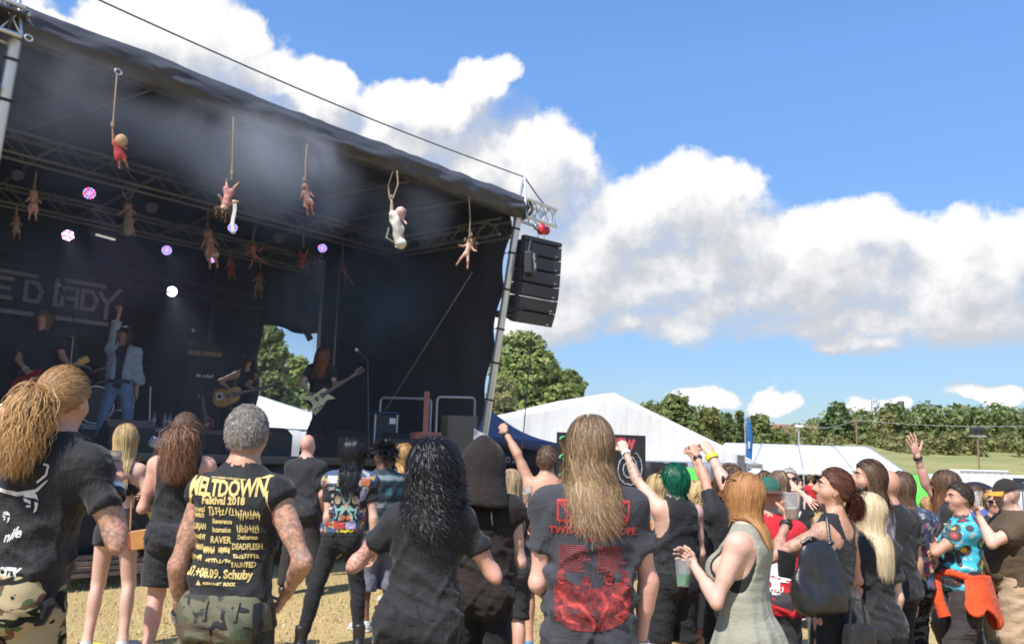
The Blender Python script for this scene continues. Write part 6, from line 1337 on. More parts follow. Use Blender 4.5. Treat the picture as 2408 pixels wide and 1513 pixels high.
wpoly(p, V_, scribble(77, .10, .024, 8, .006), .03, .985, cols['yellow'], 'patch_logo', off=.006); wpoly(p, V_, scribble(78, .06, .03, 6, .006), -.13, 1.04, cols['red'], 'patch_logo', off=.006)
# 8 plaid shirt
p = Person(905, 1038, 7.9, 'dark-skinned man with spiky black hair, teal plaid shirt and grey knee shorts', th=35, yaw=20, skin='brown', q=.0125, stance=.13); p.stubble = .8; p.body(); p.top_('plaid_shirt', PLAID, hem=.84, sleeve=1.5, loose=.95, sl=.03); p.bottom('knee_shorts', cloth('slate', (.14, .14, .17)), hem=.36, e=.02, knee=.05, ankle=.07); p.shoes(SNEAK, SOLE, high=.0); hair(p, HAIR['black'], n=700, L=.09, width=.004, cap=.006, grav=-.1, out=1.2, wild=.3, hl=.45, seg=4, thick=.01)
# 9 blond head behind
p = Person(950, 1041, 9.3, 'person with tousled blond hair seen between the plaid shirt and the black-curled woman', th=25, sex='f', yaw=-30, q=.015); p.body(); p.top_('tee', BLK2); p.bottom('jeans', JEAN); p.shoes(SNEAK); hair(p, HAIR['gold'], n=500, L=.22, width=.008, curl=.35, curlf=16, thick=.03, cap=.015)
# 10 woman with black curls
p = PPL['curl'] = Person(1022, 1034, 3.85, 'plus-size woman with wild black curls in a plain black tee, elbows held out', th=-2, sex='f', wt=1.16, shw=.95, lean=(.03, .02), armL=('px', 842, 1318, .0, 900, 1262, .26, 'relaxed'), armR=('px', 1142, 1318, .0, 1095, 1262, .26, 'relaxed'), tat=[('L', .25, .45)], skin='pink', q=.0095, bust=1.1)
p.body(); p.top_('tee', BLK, hem=.76, sleeve=.60, loose=.80, e=.012, sl=.016, fold=.012, neck=1.455); p.bottom('jeans', JEAN, waist=.96, e=.012); p.shoes(BOOT)
wpoly(p, 'jeans', [[(-.045, -.012), (.045, -.016), (.045, .012), (-.045, .016)]], -.06, .755, mat('paper_white', (.72, .71, .68), .7), 'folded_paper', off=.012); wpoly(p, 'jeans', stroke([(.05, .05), (.13, .055), (.135, -.05)], .003), .04, .70, BLK2, 'pocket_seam', off=.006)
hair(p, HAIR['black'], n=5200, L=.36, width=.0016, thick=.085, cap=.018, curl=.62, curlf=21, grav=.46, wild=.20, seg=17, cling=.10, out=.6, sway=(.30, -.1), narrow_=0)
# 11 hooded man
p = PPL['hood'] = Person(1140, 1015, 4.75, 'man in a faded black sleeveless hoodie with the pointed hood up', th=-4, wt=1.0, armL=('hang', .05, .45), armR=('loc', (.22, .02, 1.13), (.12, .30, 1.10)), skin='fair', q=.010, hair_h=.085)
p.body(); p.top_('hoodie', HOOD, hem=.80, sleeve=.14, loose=1.0, e=.026, sl=.03, fold=.011)
G = Grid(p.hc - [.26, .30, .42], p.hc + [.26, .2, .26], .010); M = p.HM
G.ell(p.hc + A3([0, -.025, .005]), (.122, .15, .150), .02, M); G.cap(p.hc + A3([0, -.045, .03]), p.hc + A3([0, -.085, -.23]), .115, .165, .06); G.cap(p.hc + A3([0, -.05, .09]), p.hc + A3([0, -.06, .150]), .06, .022, .06); G.ell(p.hc + A3([0, .14, -.03]), (.085, .13, .13), .01, sub=True); p.cutz(G, p.hc[2] - .235 + 0, None, .006)
p.finish(G, 'hood', HOOD, .006, 'top'); p.bottom('trousers', JEAN, knee=.03, ankle=.03, e=.016); p.shoes(BOOT)
wpoly(p, 'hood', stroke([(0, .10), (.004, 0), (0, -.22)], .0018), 0, 1.62, BLK, 'hood_seam'); wpoly(p, 'hoodie', stroke([(0, .05), (.008, -.02)], .0025), .065, 1.33, SILV, 'zip')
# 12 dreadlocks
p = Person(1203, 1098, 6.4, 'woman with long blonde dreadlocks and black shorts, half hidden by the hooded man', th=10, sex='f', wt=1.05, armL=('loc', (-.2, .1, 1.12), (-.05, .3, 1.2)), armR=('loc', (.26, .05, 1.12), (.10, .30, 1.22), 'grip'), skin='pink', q=.0125); p.body(); p.top_('tank_top', BLK, hem=.88, sleeve=0, e=.010, loose=.7); p.bottom('shorts', BLK2, hem=.50, waist=1.0, e=.015, knee=.03); p.shoes(SNEAK, SOLE); hair(p, HAIR['dread'], n=150, L=.60, width=.011, thick=.03, cap=.014, curl=.12, curlf=14, grav=.8, wild=.10, seg=14)
q, a, pn, sv = p.hand_frame('R', .07, .04); cup(at(1238, 1162, 6.75), 'cup of beer held between the dreadlocked woman and the shirtless man', fill=.55)
# 13 shirtless man
p = Person(1287, 1045, 7.5, 'shirtless man with short brown hair punching his left fist into the air', th=2, yaw=-6, lean=(.03, 0), armL=('px', 1222, 1085, .0, 1196, 1030, .1, 'fist', (.3, 1, 0)), armR=('hang', .1, .3), skin='tan', q=.011); p.shaved = .3; p.body(); p.bottom('shorts', CHAR, hem=.50, waist=.96, e=.015, knee=.05); p.shoes(mat('blue_shoe', (.03, .20, .38), .6)); hair(p, HAIR['brown'], n=1200, L=.04, width=.0025, cap=.009, grav=.3, out=.4, wild=.2, seg=3, thick=.006, hl=.1); p.band('L', .93, BLKB)
# 14 long-haired man in the centre
p = PPL['long'] = Person(1388, 972, 3.57, 'man with very long light brown hair in a washed-black tee printed in red', th=3, yaw=26, pitch=3, wt=.97, shw=1.0, lean=(-.0, 0), armL=('px', 1264, 1375, -.03, 1315, 1425, .26, 'relaxed'), armR=('px', 1520, 1345, .02, 1508, 1480, .06, 'relaxed', (-1, .2, 0)), skin='pink', q=.0095)
p.face = True; p.body(); p.top_('tee', cloth('grey_black', (.046, .046, .054), b=.3), hem=.80, sleeve=.60, loose=1.0, sl=.036, e=.016, fold=.015); p.bottom('jeans', JEAN); p.shoes(BOOT); p.band('R', .98, WHITE, .033, .025)
hair(p, HAIR['brownlong'], n=5600, L=.37, width=.0014, thick=.022, cap=.010, grav=.75, wild=.085, seg=13, curl=.32, curlf=11, lvar=.40, part=(0, .15, 1), narrow_=-.6)
T_ = 'tee'; wtext(p, T_, 'TWISTING EUROPE', .040, .0, 1.300, P3, bold=.0014, spacing=1.02); wtext(p, T_, '2018', .026, .0, 1.268, P3, bold=.001)
for s_ in (-1, 1): wpoly(p, T_, [[(x * .8, y * .75) for x, y in q_] for q_ in stroke([(-.04, .05), (-.04, -.055), (.035, -.05), (.04, .05)], .006) + stroke([(-.045, .05), (.045, .05)], .008) + stroke([(-.03, .04), (.03, -.045)], .006) + stroke([(.005, .0), (.005, -.09)], .004) + stroke([(-.012, -.065), (.022, -.065)], .004) + stroke([(-.03, -.06), (-.03, -.075)], [.003, .001]) + stroke([(.03, -.055), (.03, -.08)], [.003, .001]) + stroke([(-.02, .05), (.0, .02), (.025, .05)], .005)], s_ * .110, 1.378, P3, 'cross_emblem')
g = random.Random(3)
for s_ in (-1, 1):
    for k in range(14):
        w = .115 * g.uniform(.7, 1); z = 1.243 - k * .0074; x0 = -.06; pl = []; x = 0
        while x < w: l = g.uniform(.006, .02); pl.append([(x0 + x, -.0014), (x0 + x + l, -.0014), (x0 + x + l, .0014 * g.uniform(.6, 1.4)), (x0 + x, .0014)]); x += l + .0035
        wpoly(p, T_, pl, s_ * .074, z, P3, 'tour_dates')
art = mat('print_red_art', (.27, .026, .026), .85, .75, 38, col2=(.06, .014, .016)); sh_ = [(-.165, .05), (-.13, .075), (-.06, .055), (0, .04), (.06, .06), (.12, .07), (.165, .045), (.165, -.05), (.12, -.10), (.05, -.125), (-.02, -.13), (-.10, -.12), (-.165, -.085)]
AZ = 1.045; SC_ = lambda q_: [(x * .92, y * .92) for x, y in q_]
wpoly(p, T_, [SC_([sh_[i], sh_[(i + 1) % len(sh_)], (0, -.02)]) for i in range(len(sh_))], 0, AZ, art, 'figure_art'); bright = mat('print_red_bright', (.36, .042, .038), .85, .4, 60)
for dd_ in (disc(-.135, .09, .019, .026), disc(-.03, .06, .024, .033), disc(.065, .085, .020, .029), disc(.14, .085, .019, .027)): wpoly(p, T_, [SC_(dd_)], 0, AZ, art, 'figure_face', off=.0055)
for st__ in (stroke([(-.15, .03), (-.11, -.02), (-.05, -.03), (0, -.09), (.0, -.12)], [.008, .010, .009, .007, .003]), stroke([(.03, .03), (.06, -.02), (.03, -.07)], [.006, .009, .006]), stroke([(.08, .02), (.13, .0), (.15, -.04), (.09, -.07), (.13, -.09)], [.007, .009, .009, .007, .003]), stroke([(-.14, -.03), (-.12, -.08), (-.06, -.1)], [.008, .009, .004]), stroke([(-.155, .08), (-.14, .06), (-.12, .065)], .003), stroke([(.045, .09), (.06, .06), (.08, .062)], .003), stroke([(-.05, .07), (-.035, .035), (-.012, .04)], .004),): wpoly(p, T_, [SC_(q_) for q_ in st__], 0, AZ, bright, 'figure_limb', off=.0055)
for dd_ in (disc(-.141, .096, .004, .004), disc(-.128, .096, .004, .004), disc(-.024, .047, .007, .008), disc(-.038, .070, .004, .004), disc(-.02, .071, .004, .004), disc(.058, .092, .004, .004), disc(.072, .092, .004, .004), disc(.134, .09, .004, .004), disc(.147, .09, .004, .004), disc(.066, .072, .006, .003), disc(.14, .07, .006, .003)): wpoly(p, T_, [SC_(dd_)], 0, AZ, mat('print_black', (.012, .012, .012), .7), 'figure_eye', off=.0075)
def glasses(p, lens, fr, name='glasses', up=0., dark=False):
    mb = MB()
    for k in (-1, 1): mb.tube([Vector(p.hp([k * .033 + .026 * math.cos(a), .112 - .012 * abs(math.cos(a)) * (1 if k * math.cos(a) > 0 else 0), 1.640 + up + .021 * math.sin(a)]) * p.S) for a in [i * math.pi / 7 for i in range(15)]], .0028 * p.S, 5); mb.tube([Vector(p.hp(v) * p.S) for v in ((k * .059, .104, 1.646 + up), (k * .080, .06, 1.648 + up), (k * .084, .0, 1.640 + up))], .0026 * p.S, 5)
    mb.tube([Vector(p.hp(v) * p.S) for v in ((-.008, .114, 1.643 + up), (.008, .114, 1.643 + up))], .003 * p.S, 5); o = mb.build(name, fr, p.root)
    if lens:
        mb = MB()
        for k in (-1, 1): mb.add([Vector(p.hp([k * .033 + .025 * math.cos(a), .109 - .010 * (1 if k * math.cos(a) > 0 else 0) * abs(math.cos(a)), 1.640 + up + .020 * math.sin(a)]) * p.S) for a in [i * math.pi / 6 for i in range(12)]], [tuple(range(12))])
        mb.build('lens', lens, o)
DARKL = mat('dark_lens', (.01, .01, .012), .08)
glasses(p, None, BLKB)
# 15 green hair
p = PPL['green'] = Person(1587, 1085, 6.3, 'man with short emerald-green hair in a black tank top raising a tattooed forearm', th=22, wt=.98, yaw=15, armL=('px', 1502, 1135, .05, 1478, 1080, .15, 'fist', (.3, 1, 0)), armR=('hang', .06, .5), tat=[('L', .5, .95)], stance=.11, skin='fair', q=.0105)
p.body(); p.top_('tank_top', BLK, hem=.84, sleeve=0, e=.012, loose=1.0, narrow=(.085, .2, .21), fold=.012); p.bottom('denim_shorts', JEAN, hem=.44, e=.016, knee=.04, fold=.011); p.shoes(BOOT); hair(p, HAIR['green'], n=1500, L=.11, width=.0032, thick=.010, cap=.016, grav=.35, wild=.05, out=.15, seg=6, hl=.12); p.band('L', .95, WHITE)
# 16 people behind him
p = Person(1546, 1112, 8.0, 'blonde woman in a teal and orange top behind the green-haired man', th=70, sex='f', q=.014); p.body(); p.top_('tank_top', mat('orange_cloth', (.55, .19, .05), .85), hem=.88, sleeve=0, e=.01, loose=.8); p.bottom('jeans', BLUEJ); p.shoes(SNEAK); hair(p, HAIR['blonde'], n=500, L=.26, width=.008, thick=.03, cap=.012); p.top_('teal_scarf', mat('teal_cloth', (.04, .34, .36), .85), hem=1.30, sleeve=0, e=.022, loose=.9)
p = Person(1560, 1098, 9.3, 'dark-haired man peeking out behind the green-haired man against the black tarp', th=170, q=.016, skin='pink'); p.body(); p.top_('tee', BLK2); p.bottom('jeans', JEAN); p.shoes(BOOT); hair(p, HAIR['dark'], n=300, L=.05, cap=.012); 
# 17 curly blonde
p = Person(1632, 1128, 7.4, 'shorter woman with blonde ringlets in a black dress holding a beer', th=60, yaw=20, sex='f', wt=1.08, armR=('loc', (.26, .05, 1.10), (.14, .30, 1.12), 'grip'), armL=('px', 1662, 1265, -.15, 1655, 1225, .1, 'grip'), skin='pink', q=.0125); p.face = True; p.body(); p.skirt('dress', BLK, hem=.45, top=1.49, e=.012, flare=.06, loose=.9, neck=1.44); p.shoes(SNEAK); hair(p, HAIR['blonde'], n=650, L=.20, width=.007, curl=.85, curlf=24, thick=.04, cap=.016, wild=.2, cling=.5)
cup(at(1651, 1207, 7.35), 'full beer with a white head held by the curly blonde woman', fill=.86)
cup(at(1622, 1165, 8.2), 'nearly empty clear cup held up behind the curly blonde woman', liquid=None)
# 18 two raised fists
p = Person(1708, 1100, 6.6, 'dark-clad man, raised forearm with a watch showing beside the strawberry-blonde woman', th=25, armL=('px', 1660, 1128, .1, 1637, 1068, .2, 'fist', (.3, 1, 0)), armR=('hang',), skin='tan', q=.0125); p.body(); p.top_('tee', BLK, sleeve=.7, hem=.84, loose=.95); p.bottom('jeans', JEAN); p.shoes(BOOT); hair(p, HAIR['brown'], n=400, L=.2, thick=.03, width=.007, curl=.2, curlf=15); p.band('L', .90, BLKB, .033, .02, 'watch')
p = Person(1716, 1090, 7.9, 'man with brown curls behind, his tanned fist raised lower than the watch-wearing arm', th=20, armL=('px', 1656, 1135, .1, 1636, 1088, .2, 'fist', (.3, 1, 0)), skin='tan', q=.0135); p.body(); p.top_('tee', BLK2); p.bottom('jeans', JEAN); p.shoes(BOOT); hair(p, HAIR['brown'], n=500, L=.16, width=.007, curl=.5, curlf=20, thick=.04)
# 19 strawberry-blonde woman
p = PPL['red'] = Person(1748, 1106, 4.35, 'strawberry-blonde woman in a sage-green sleeveless dress raising a fist with a yellow wristband', th=58, sex='f', wt=1.2, yaw=-12, bust=1.25, armL=('px', 1684, 1408, -.16, 1632, 1330, .05, 'grip', (.2, .8, .5)), armR=('px', 1700, 1128, .28, 1667, 1062, .36, 'fist', (.6, .8, 0)), skin='pale', q=.0095)
p.face = True; p.body(); p.top_('bra', BLK, hem=1.13, sleeve=0, e=.006, loose=0, neck=1.38, scoop=(.12, .12, .12), back=(.12, .1, .14), narrow=(.07, .2, .16), fold=0); p.skirt('dress', cloth('sage', (.27, .265, .205), .85, .05, b=.2), hem=.15, top=1.49, e=.014, flare=.16, fold=.014, loose=.86, neck=1.44, narrow=(.085, .2, .22), scoop=(.11, .10, .10)); p.shoes(SNEAK)
hair(p, HAIR['red'], n=4600, L=.235, width=.0016, thick=.024, cap=.014, grav=.66, wild=.06, seg=13, curl=.07, curlf=9, out=.35, lvar=.18, narrow_=.2); p.band('R', .93, YEL, .033, .028); glasses(p, DARKL, mat('tortoise', (.06, .025, .015), .2), 'sunglasses', .075)
q, a, pn, sv = p.hand_frame('L', .075, .045); cup(at(1606, 1345, 4.42), 'clear cup with a bright green drink held by the strawberry-blonde woman', green_liq, .45, foam=False)
# 20 red shirt, cap
p = PPL['redshirt'] = Person(1806, 1120, 5.9, 'man in a bright red tee with a white cross and a green cap', th=-12, wt=1.1, armL=('hang', .08, .3), armR=('loc', (.30, .1, 1.15), (.20, .38, 1.22)), skin='tan', q=.0115, hair_h=.02); p.body(); p.top_('tee', cloth('red', (.50, .022, .032), .85, .06), hem=.82, sleeve=.6, loose=1.0, sl=.035); p.bottom('trousers', cloth('dark_grey', (.055, .053, .06)), knee=.04, ankle=.05, e=.02); p.shoes(SNEAK); p.shaved = .7
wpoly(p, 'tee', [[(-.025, -.22), (.03, -.22), (.02, .13), (-.03, .13)], [(-.17, -.14), (.17, -.14), (.17, -.07), (-.17, -.07)]], .02, 1.2, WHITE, 'white_cross'); wtext(p, 'tee', 'RE', .09, -.03, 1.19, WHITE, bold=.003); wtext(p, 'tee', 'OF', .07, -.03, 1.13, WHITE, bold=.003, off=.006); wtext(p, 'tee', 'R YOU', .045, .0, 1.0, WHITE, bold=.002)
def cap_(p, mt, brim_mt, back=False, ang=0):
    G = Grid(p.hc - .2, p.hc + .22, .009); M = p.HM; G.ell(p.hc + A3([0, 0, .012]), p.hr + A3([.014, .014, .012]), .01, M, cut=lambda X, Y, Z: .022 - Z - Y * .12 * (-1 if back else 1)); V, Q = G.mesh(); o = p.emit('cap', V, Q, mt)
    k = -1 if back else 1; f = lambda s_, t_: Vector(p.hp([math.sin((s_ - .5) * 2.3) * (.088 + .02 * t_), k * (.02 + math.cos((s_ - .5) * 2.3) * (.088 + .075 * t_)) - .003, 1.674 - .018 * t_ - .02 * abs(s_ - .5) ** 2 * 4 * t_]) * p.S); sheet('brim', f, 12, 4, brim_mt, o, .006); mb = MB(); mb.sphere(Vector((p.hc + p.HM @ A3([0, 0, .133])) * p.S), .010, 8, 6); mb.build('button', brim_mt, o)
cap_(p, cloth('cap_green', (.03, .10, .07)), cloth('cap_brown', (.10, .045, .035)), True)
p = Person(1830, 1103, 8.6, 'woman with long mousy hair behind the red-shirted man', th=-30, sex='f', armR=('px', 1862, 1168, .0, 1888, 1163, -.1, 'open'), q=.0135); p.body(); p.top_('tee', BLK, hem=.85); p.bottom('jeans', JEAN); p.shoes(BOOT); hair(p, HAIR['brownlong'], n=900, L=.42, width=.005, thick=.025)
p = Person(1797, 1106, 10.5, 'person with brown hair and a dark cap far behind the red-shirted man', th=160, q=.018); p.body(); p.top_('tee', CHAR); p.bottom('jeans', JEAN); p.shoes(BOOT); hair(p, HAIR['brown'], n=250, L=.08)
# 22 man with sunglasses
p = Person(1855, 1099, 10.4, 'grey-bearded man in dark sunglasses and a black tee facing the camera', th=172, wt=1.12, armR=('hang', .1, .1), armL=('hang', .1, .1), skin='pink', q=.0125); p.shaved = .2; p.brow = HAIR['grey']; p.body(); p.top_('tee', BLK2, hem=.82, loose=1.0, sl=.03); p.bottom('jeans', JEAN); p.shoes(BOOT); hair(p, HAIR['white'], n=500, L=.03, width=.004, cap=.006, out=.9, grav=.1, seg=3, thick=.006, hl=.1); beard(p, HAIR['white'], .09, 200, .007); glasses(p, DARKL, BLKB, 'sunglasses'); wpoly(p, 'tee', stroke([(-.04, .03), (.04, -.02)], .02) + stroke([(-.03, -.03), (.05, .035)], .02), .04, 1.25, WHITE, 'chest_print', ang=math.pi)
# 23 tattooed woman
p = PPL['tat'] = Person(1952, 1095, 5.0, 'auburn-haired woman in black with a tattooed arm, holding up a cup', th=40, sex='f', wt=.98, yaw=38, pitch=10, armL=('px', 1838, 1298, -.08, 1852, 1222, .05, 'grip', (.2, .9, .1)), armR=('loc', (.25, .0, 1.12), (.05, .28, 1.02)), tat=[('L', .0, .97)], skin='tan', q=.010)
p.face = True; p.body(); p.top_('lace_top', BLK, hem=.94, sleeve=0, e=.009, loose=.55, back=(.075, .09, .13), narrow=(.075, .2, .15), fold=.006); p.skirt('skirt', BLK, hem=.50, top=1.02, e=.010, flare=.0, fold=.006); p.shoes(BOOT, high=.1)
hair(p, HAIR['auburn'], n=2600, L=.15, width=.0017, style='tail', tie=(.10, -.92, -.30), curl=.5, curlf=26, thick=.02, cap=.014, spread=.09, wild=.12); p.band('L', .88, BLKB, .033, .022, 'watch')
for k in range(5): mb = MB(); mb.sphere(Vector((p.hc + p.HM @ A3([.01 + .006 * (k % 2), -.108 - .004 * k, -.052 - .024 * k])) * p.S), .030 - .003 * k, 10, 8, (1.1, .8, .8)); mb.build('braid_knot', HAIR['auburn'], p.root, True)
mb = MB(); mb.sphere(Vector(p.hp([-.084, .004, 1.595]) * p.S), .005, 8, 6); mb.build('earring', SILV, p.root, True)
q, a, pn, sv = p.hand_frame('L', .075, .045); cup(at(1861, 1188, 5.02), 'large clear cup with a little beer held up by the tattooed woman', fill=.38, r=.050, h=.15)
bc = at(1923, 1350, 4.74); bg = empty('handbag', bc, R(12), 'big soft black leather shoulder bag on the tattooed woman', 'bag')
G = Grid([-.26, -.14, -.24], [.26, .14, .24], .011); G.prof([-.205, -.18, -.10, 0, .10, .17, .185], [.09, .150, .160, .150, .115, .075, .055], [.03, .055, .060, .048, .030, .015, .010], [0.02, .02, .015, .01, 0, -.005, -.01], [0] * 7, .02, 2.6); V, Q = G.mesh(); N = vnormals(V, Q); n1 = vnoise(np.stack([V[:, 0] * 11 + V[:, 2] * 5, V[:, 1] * 8, V[:, 2] * 4], -1), 4); V = V + N * (.034 * (.4 - np.abs(n1)) * np.clip((.19 - V[:, 2]) / .2, 0, 1))[:, None]; me = np_mesh('sack', V, Q); link('sack', me, LEATHER, bg)
tp = [Vector(at(1951, 1283, 4.80)) - bc, at(1944, 1220, 4.84) - bc, at(1936, 1190, 4.93) - bc, at(1934, 1182, 5.02) - bc, at(1930, 1200, 5.12) - bc]; rzm = Matrix.Rotation(-R(12), 3, 'Z'); tp = [rzm @ v for v in tp]
mb = MB(); mb.tube([(.09, -.01, .17)] + tp, .009, 8); mb.tube([(-.10, -.01, .165), (-.05, -.02, .20), tp[0]], .009, 8); mb.build('shoulder_strap', LEATHER, bg, True); mb = MB(); mb.tube([tp[0] + Vector((.014 * math.cos(k * .7), -.002, .02 * math.sin(k * .7))) for k in range(10)], .003, 5); mb.build('buckle', SILV, bg, True)
wl = at(1842, 1322, 4.9); wb = MB(); wb.prism([(-.03, -.075), (.055, -.09), (.07, .05), (-.035, .075)], .035, Matrix.Translation(wl)); tag(wb.build('wallet', LEATHER, None, bevel=.008), 'black leather purse held against the elbow of the tattooed woman', 'purse')
# 24-27
p = Person(2035, 1078, 6.0, 'bearded man with slicked-back long brown hair in a pale denim vest', th=52, yaw=34, pitch=8, wt=1.05, armL=('hang', .1, .4), armR=('hang', .1, .4), skin='tan', q=.011); p.face = True; p.stubble = .8; p.body(); p.top_('tee', BLK, hem=.84); p.top_('denim_vest', PATCH2, hem=.90, sleeve=.1, e=.028, loose=1.0, sl=.0); p.bottom('jeans', JEAN); p.shoes(BOOT); hair(p, HAIR['brown'], n=2000, L=.36, width=.0024, thick=.024, cap=.010, grav=.6, wild=.08, curl=.18, curlf=12, part=(0, .9, .5)); beard(p, HAIR['dark'], .12, 220, .006)
p = Person(2083, 1103, 6.6, 'man with a fully shaved head in a plain black tee seen from behind', th=18, wt=1.05, armL=('hang', .05, .4), armR=('hang', .08, .15), skin='tan', q=.011, hair_h=0); p.shaved = .22; p.body(); p.top_('tee', BLK, hem=.84, loose=1.0, sl=.026); p.bottom('jeans', JEAN, e=.012); p.shoes(BOOT, high=.05)
p = PPL['vest2'] = Person(2118, 1106, 6.9, 'brown-haired person in a frayed blue patched vest, next to the shaved head', th=10, yaw=-10, armL=('hang', .06, .4), armR=('hang', .10, .22), skin='pink', q=.0115, stance=.12); p.body(); p.top_('tee', BLK, hem=.9, sleeve=.3); p.top_('denim_vest', PATCH, hem=.90, sleeve=.12, e=.028, loose=1.0, sl=.006); p.bottom('jeans', camo_mat('bleached_black', [(.015, .015, .016), (.02, .02, .021), (.10, .10, .10)], 16), e=.010, knee=.012, ankle=.012, fold=.012); p.shoes(BOOT, high=.08); hair(p, HAIR['brown'], n=1300, L=.26, width=.0034, thick=.020, cap=.012, curl=.12, curlf=10)
p = PPL['fringe'] = Person(2043, 1152, 5.25, 'platinum-blonde woman with a fringe and long straight hair in a plain black tee', th=22, yaw=24, sex='f', wt=1.0, lean=(0, .0), armL=('px', 2016, 1345, -.05, 2006, 1452, .06, 'relaxed', (.9, .2, 0)), armR=('hang', .05, .3), skin='fair', q=.010)
p.face = True; p.body(); p.top_('tee', BLK, hem=.80, sleeve=.62, loose=.86, e=.012, sl=.022); p.bottom('trousers', cloth('soft_black', (.026, .025, .028)), waist=.98, e=.018, knee=.05, ankle=.07); p.shoes(BOOT); hair(p, HAIR['platinum'], n=4200, L=.40, width=.0016, thick=.016, cap=.012, grav=.8, wild=.04, seg=13, lvar=.32, hl=-.05, fringe=.05)
b2 = at(2018, 1500, 4.75); b2o = empty('handbag', b2, .2, 'black bag hanging low from the hand of the platinum-blonde woman', 'bag'); mb = MB(); mb.prism([(-.10, -.17), (.10, -.17), (.08, .07), (-.07, .08)], .09); mb.build('sack', LEATHER, b2o, bevel=.02); mb = MB(); mb.tube([(-.05, 0, .06), (-.035, 0, .20), (.03, 0, .20), (.05, 0, .06)], .007, 6); mb.build('handle', LEATHER, b2o)
wpoly(p, 'trousers', [[(-.012, .02 * k), (.012, .02 * k), (.012, .02 * k + .018), (-.012, .02 * k + .018)] for k in range(0, 12, 3)], .17, .60, cols['yellow'], 'side_trim'); wpoly(p, 'trousers', [[(-.012, .02 * k), (.012, .02 * k), (.012, .02 * k + .018), (-.012, .02 * k + .018)] for k in range(1, 12, 3)], .17, .60, cols['red'], 'side_trim'); wpoly(p, 'trousers', [[(-.012, .02 * k), (.012, .02 * k), (.012, .02 * k + .018), (-.012, .02 * k + .018)] for k in range(2, 12, 3)], .17, .60, mat('patch_cobalt', (.05, .12, .45), .8), 'side_trim')
# 28 raised open hand
p = Person(2222, 1102, 7.7, 'long-haired man with glasses in a black tee raising a spread hand', th=66, yaw=6, wt=1.04, armR=('px', 2178, 1140, .15, 2158, 1078, .1, 'open', (.8, .6, 0)), armL=('px', 2222, 1272, -.22, 2185, 1264, -.10, 'grip', (0, .4, 1)), skin='pink', q=.011); p.face = True; p.body(); p.top_('tee', BLK, hem=.82, loose=1.0, sl=.03); p.bottom('cargo_trousers', cloth('brown_cargo', (.085, .065, .05)), e=.025, knee=.05, ankle=.05); p.shoes(BOOT); hair(p, HAIR['auburncurl'], n=2000, L=.52, width=.0025, thick=.022, cap=.012, curl=.14, curlf=12); glasses(p, None, BLKB); p.band('R', .93, BLKB, .033, .024, 'watch'); wtext(p, 'tee', 'TXR', .07, -.05, 1.30, P2, bold=.001, ang=-R(75)); wpoly(p, 'tee', scribble(61, .16, .09, 12, .003), -.03, 1.22, P2, 'tree_print', ang=-R(80))
cup(at(2162, 1262, 7.5), 'half-full beer cup held out by the man with the raised hand', fill=.5); cup(at(2181, 1243, 8.1), 'second beer cup just above and behind the half-full one', fill=.35)
# 29 record shirt
p = PPL['vinyl'] = Person(2252, 1130, 6.9, 'man with cropped dark hair, arms crossed, in a turquoise shirt covered with vinyl records', th=72, yaw=22, wt=1.04, belly=.4, armL=('px', 2200, 1296, -.18, 2192, 1262, .22, 'relaxed'), armR=('loc', (.20, .22, 1.12), (-.12, .28, 1.16)), skin='tan', q=.0105, stance=.14, legs=((-.12, .02, .09), (.12, -.12, .09)))
p.face = True; p.stubble = .25; p.shaved = .3; p.body(); p.top_('record_shirt', VINYL, hem=.90, sleeve=.58, loose=.98, e=.014, sl=.024, fold=.012); p.bottom('cargo_trousers', cloth('dark_brown', (.050, .042, .042)), e=.022, knee=.045, ankle=.05, fold=.012); p.shoes(BOOT); hair(p, HAIR['dark'], n=1600, L=.020, width=.002, cap=.008, out=.4, grav=.15, seg=3, wild=.25, thick=.004, hl=.1)
OR = cloth('orange_red', (.62, .075, .022), .85, .06)
def sweater(p, mt):
    def f(s_, t_):
        a = R(-20) + s_ * R(225)          # from the left hip round the back
        a = math.pi * .92 + s_ * math.pi * 1.12; wz = float(np.interp(.95, p.z, p.a)) + .045; wy = float(np.interp(.95, p.z, p.b)) + .05; flare = 1 + .34 * t_ * (1 - .3 * math.cos(a)); dp = .36 * (.55 + .45 * math.sin(s_ * math.pi)) + .05 * math.sin(s_ * 23)
        return Vector((math.cos(a) * wz * flare + .006 * math.sin(t_ * 9), math.sin(a) * wy * flare + .012 * math.sin(s_ * 40) * t_ - .012, 1.045 + .02 * math.sin(s_ * 7) - dp * t_)) * p.S
    o = empty('tied_sweater', (0, 0, 0), 0, parent=p.root); sheet('body_panel', f, 50, 16, mt, o, .016)
    mb = MB(); mb.tube([Vector((math.cos(a) * (p.a[3] + .035) * 1.02, math.sin(a) * (p.b[3] + .05) + .02 + (.02 if p.belly else 0), 1.05 + .018 * math.sin(a * 3)) ) * p.S for a in [k * math.pi / 12 for k in range(25)]], [.028] * 25, 10); mb.build('waist_roll', mt, o, True)
    mb = MB(); mb.tube([Vector(v) * p.S for v in ((-.10, .20, 1.04), (-.13, .22, .96), (-.17, .21, .85), (-.19, .18, .74))], [.032, .042, .040, .048], 10); mb.build('sleeve', mt, o, True)
sweater(p, OR)
wpoly(p, 'cargo_trousers', [[(-.055, -.09), (.055, -.09), (.055, .06), (-.055, .06)]], .0, .60, cloth('dark_brown', (.050, .042, .042)), 'cargo_pocket', ang=-R(90), off=.016); wpoly(p, 'cargo_trousers', [[(-.06, .03), (.06, .03), (.06, .075), (-.06, .075)]], .0, .60, cloth('dark_brown', (.050, .042, .042)), 'pocket_flap', ang=-R(90), off=.022)
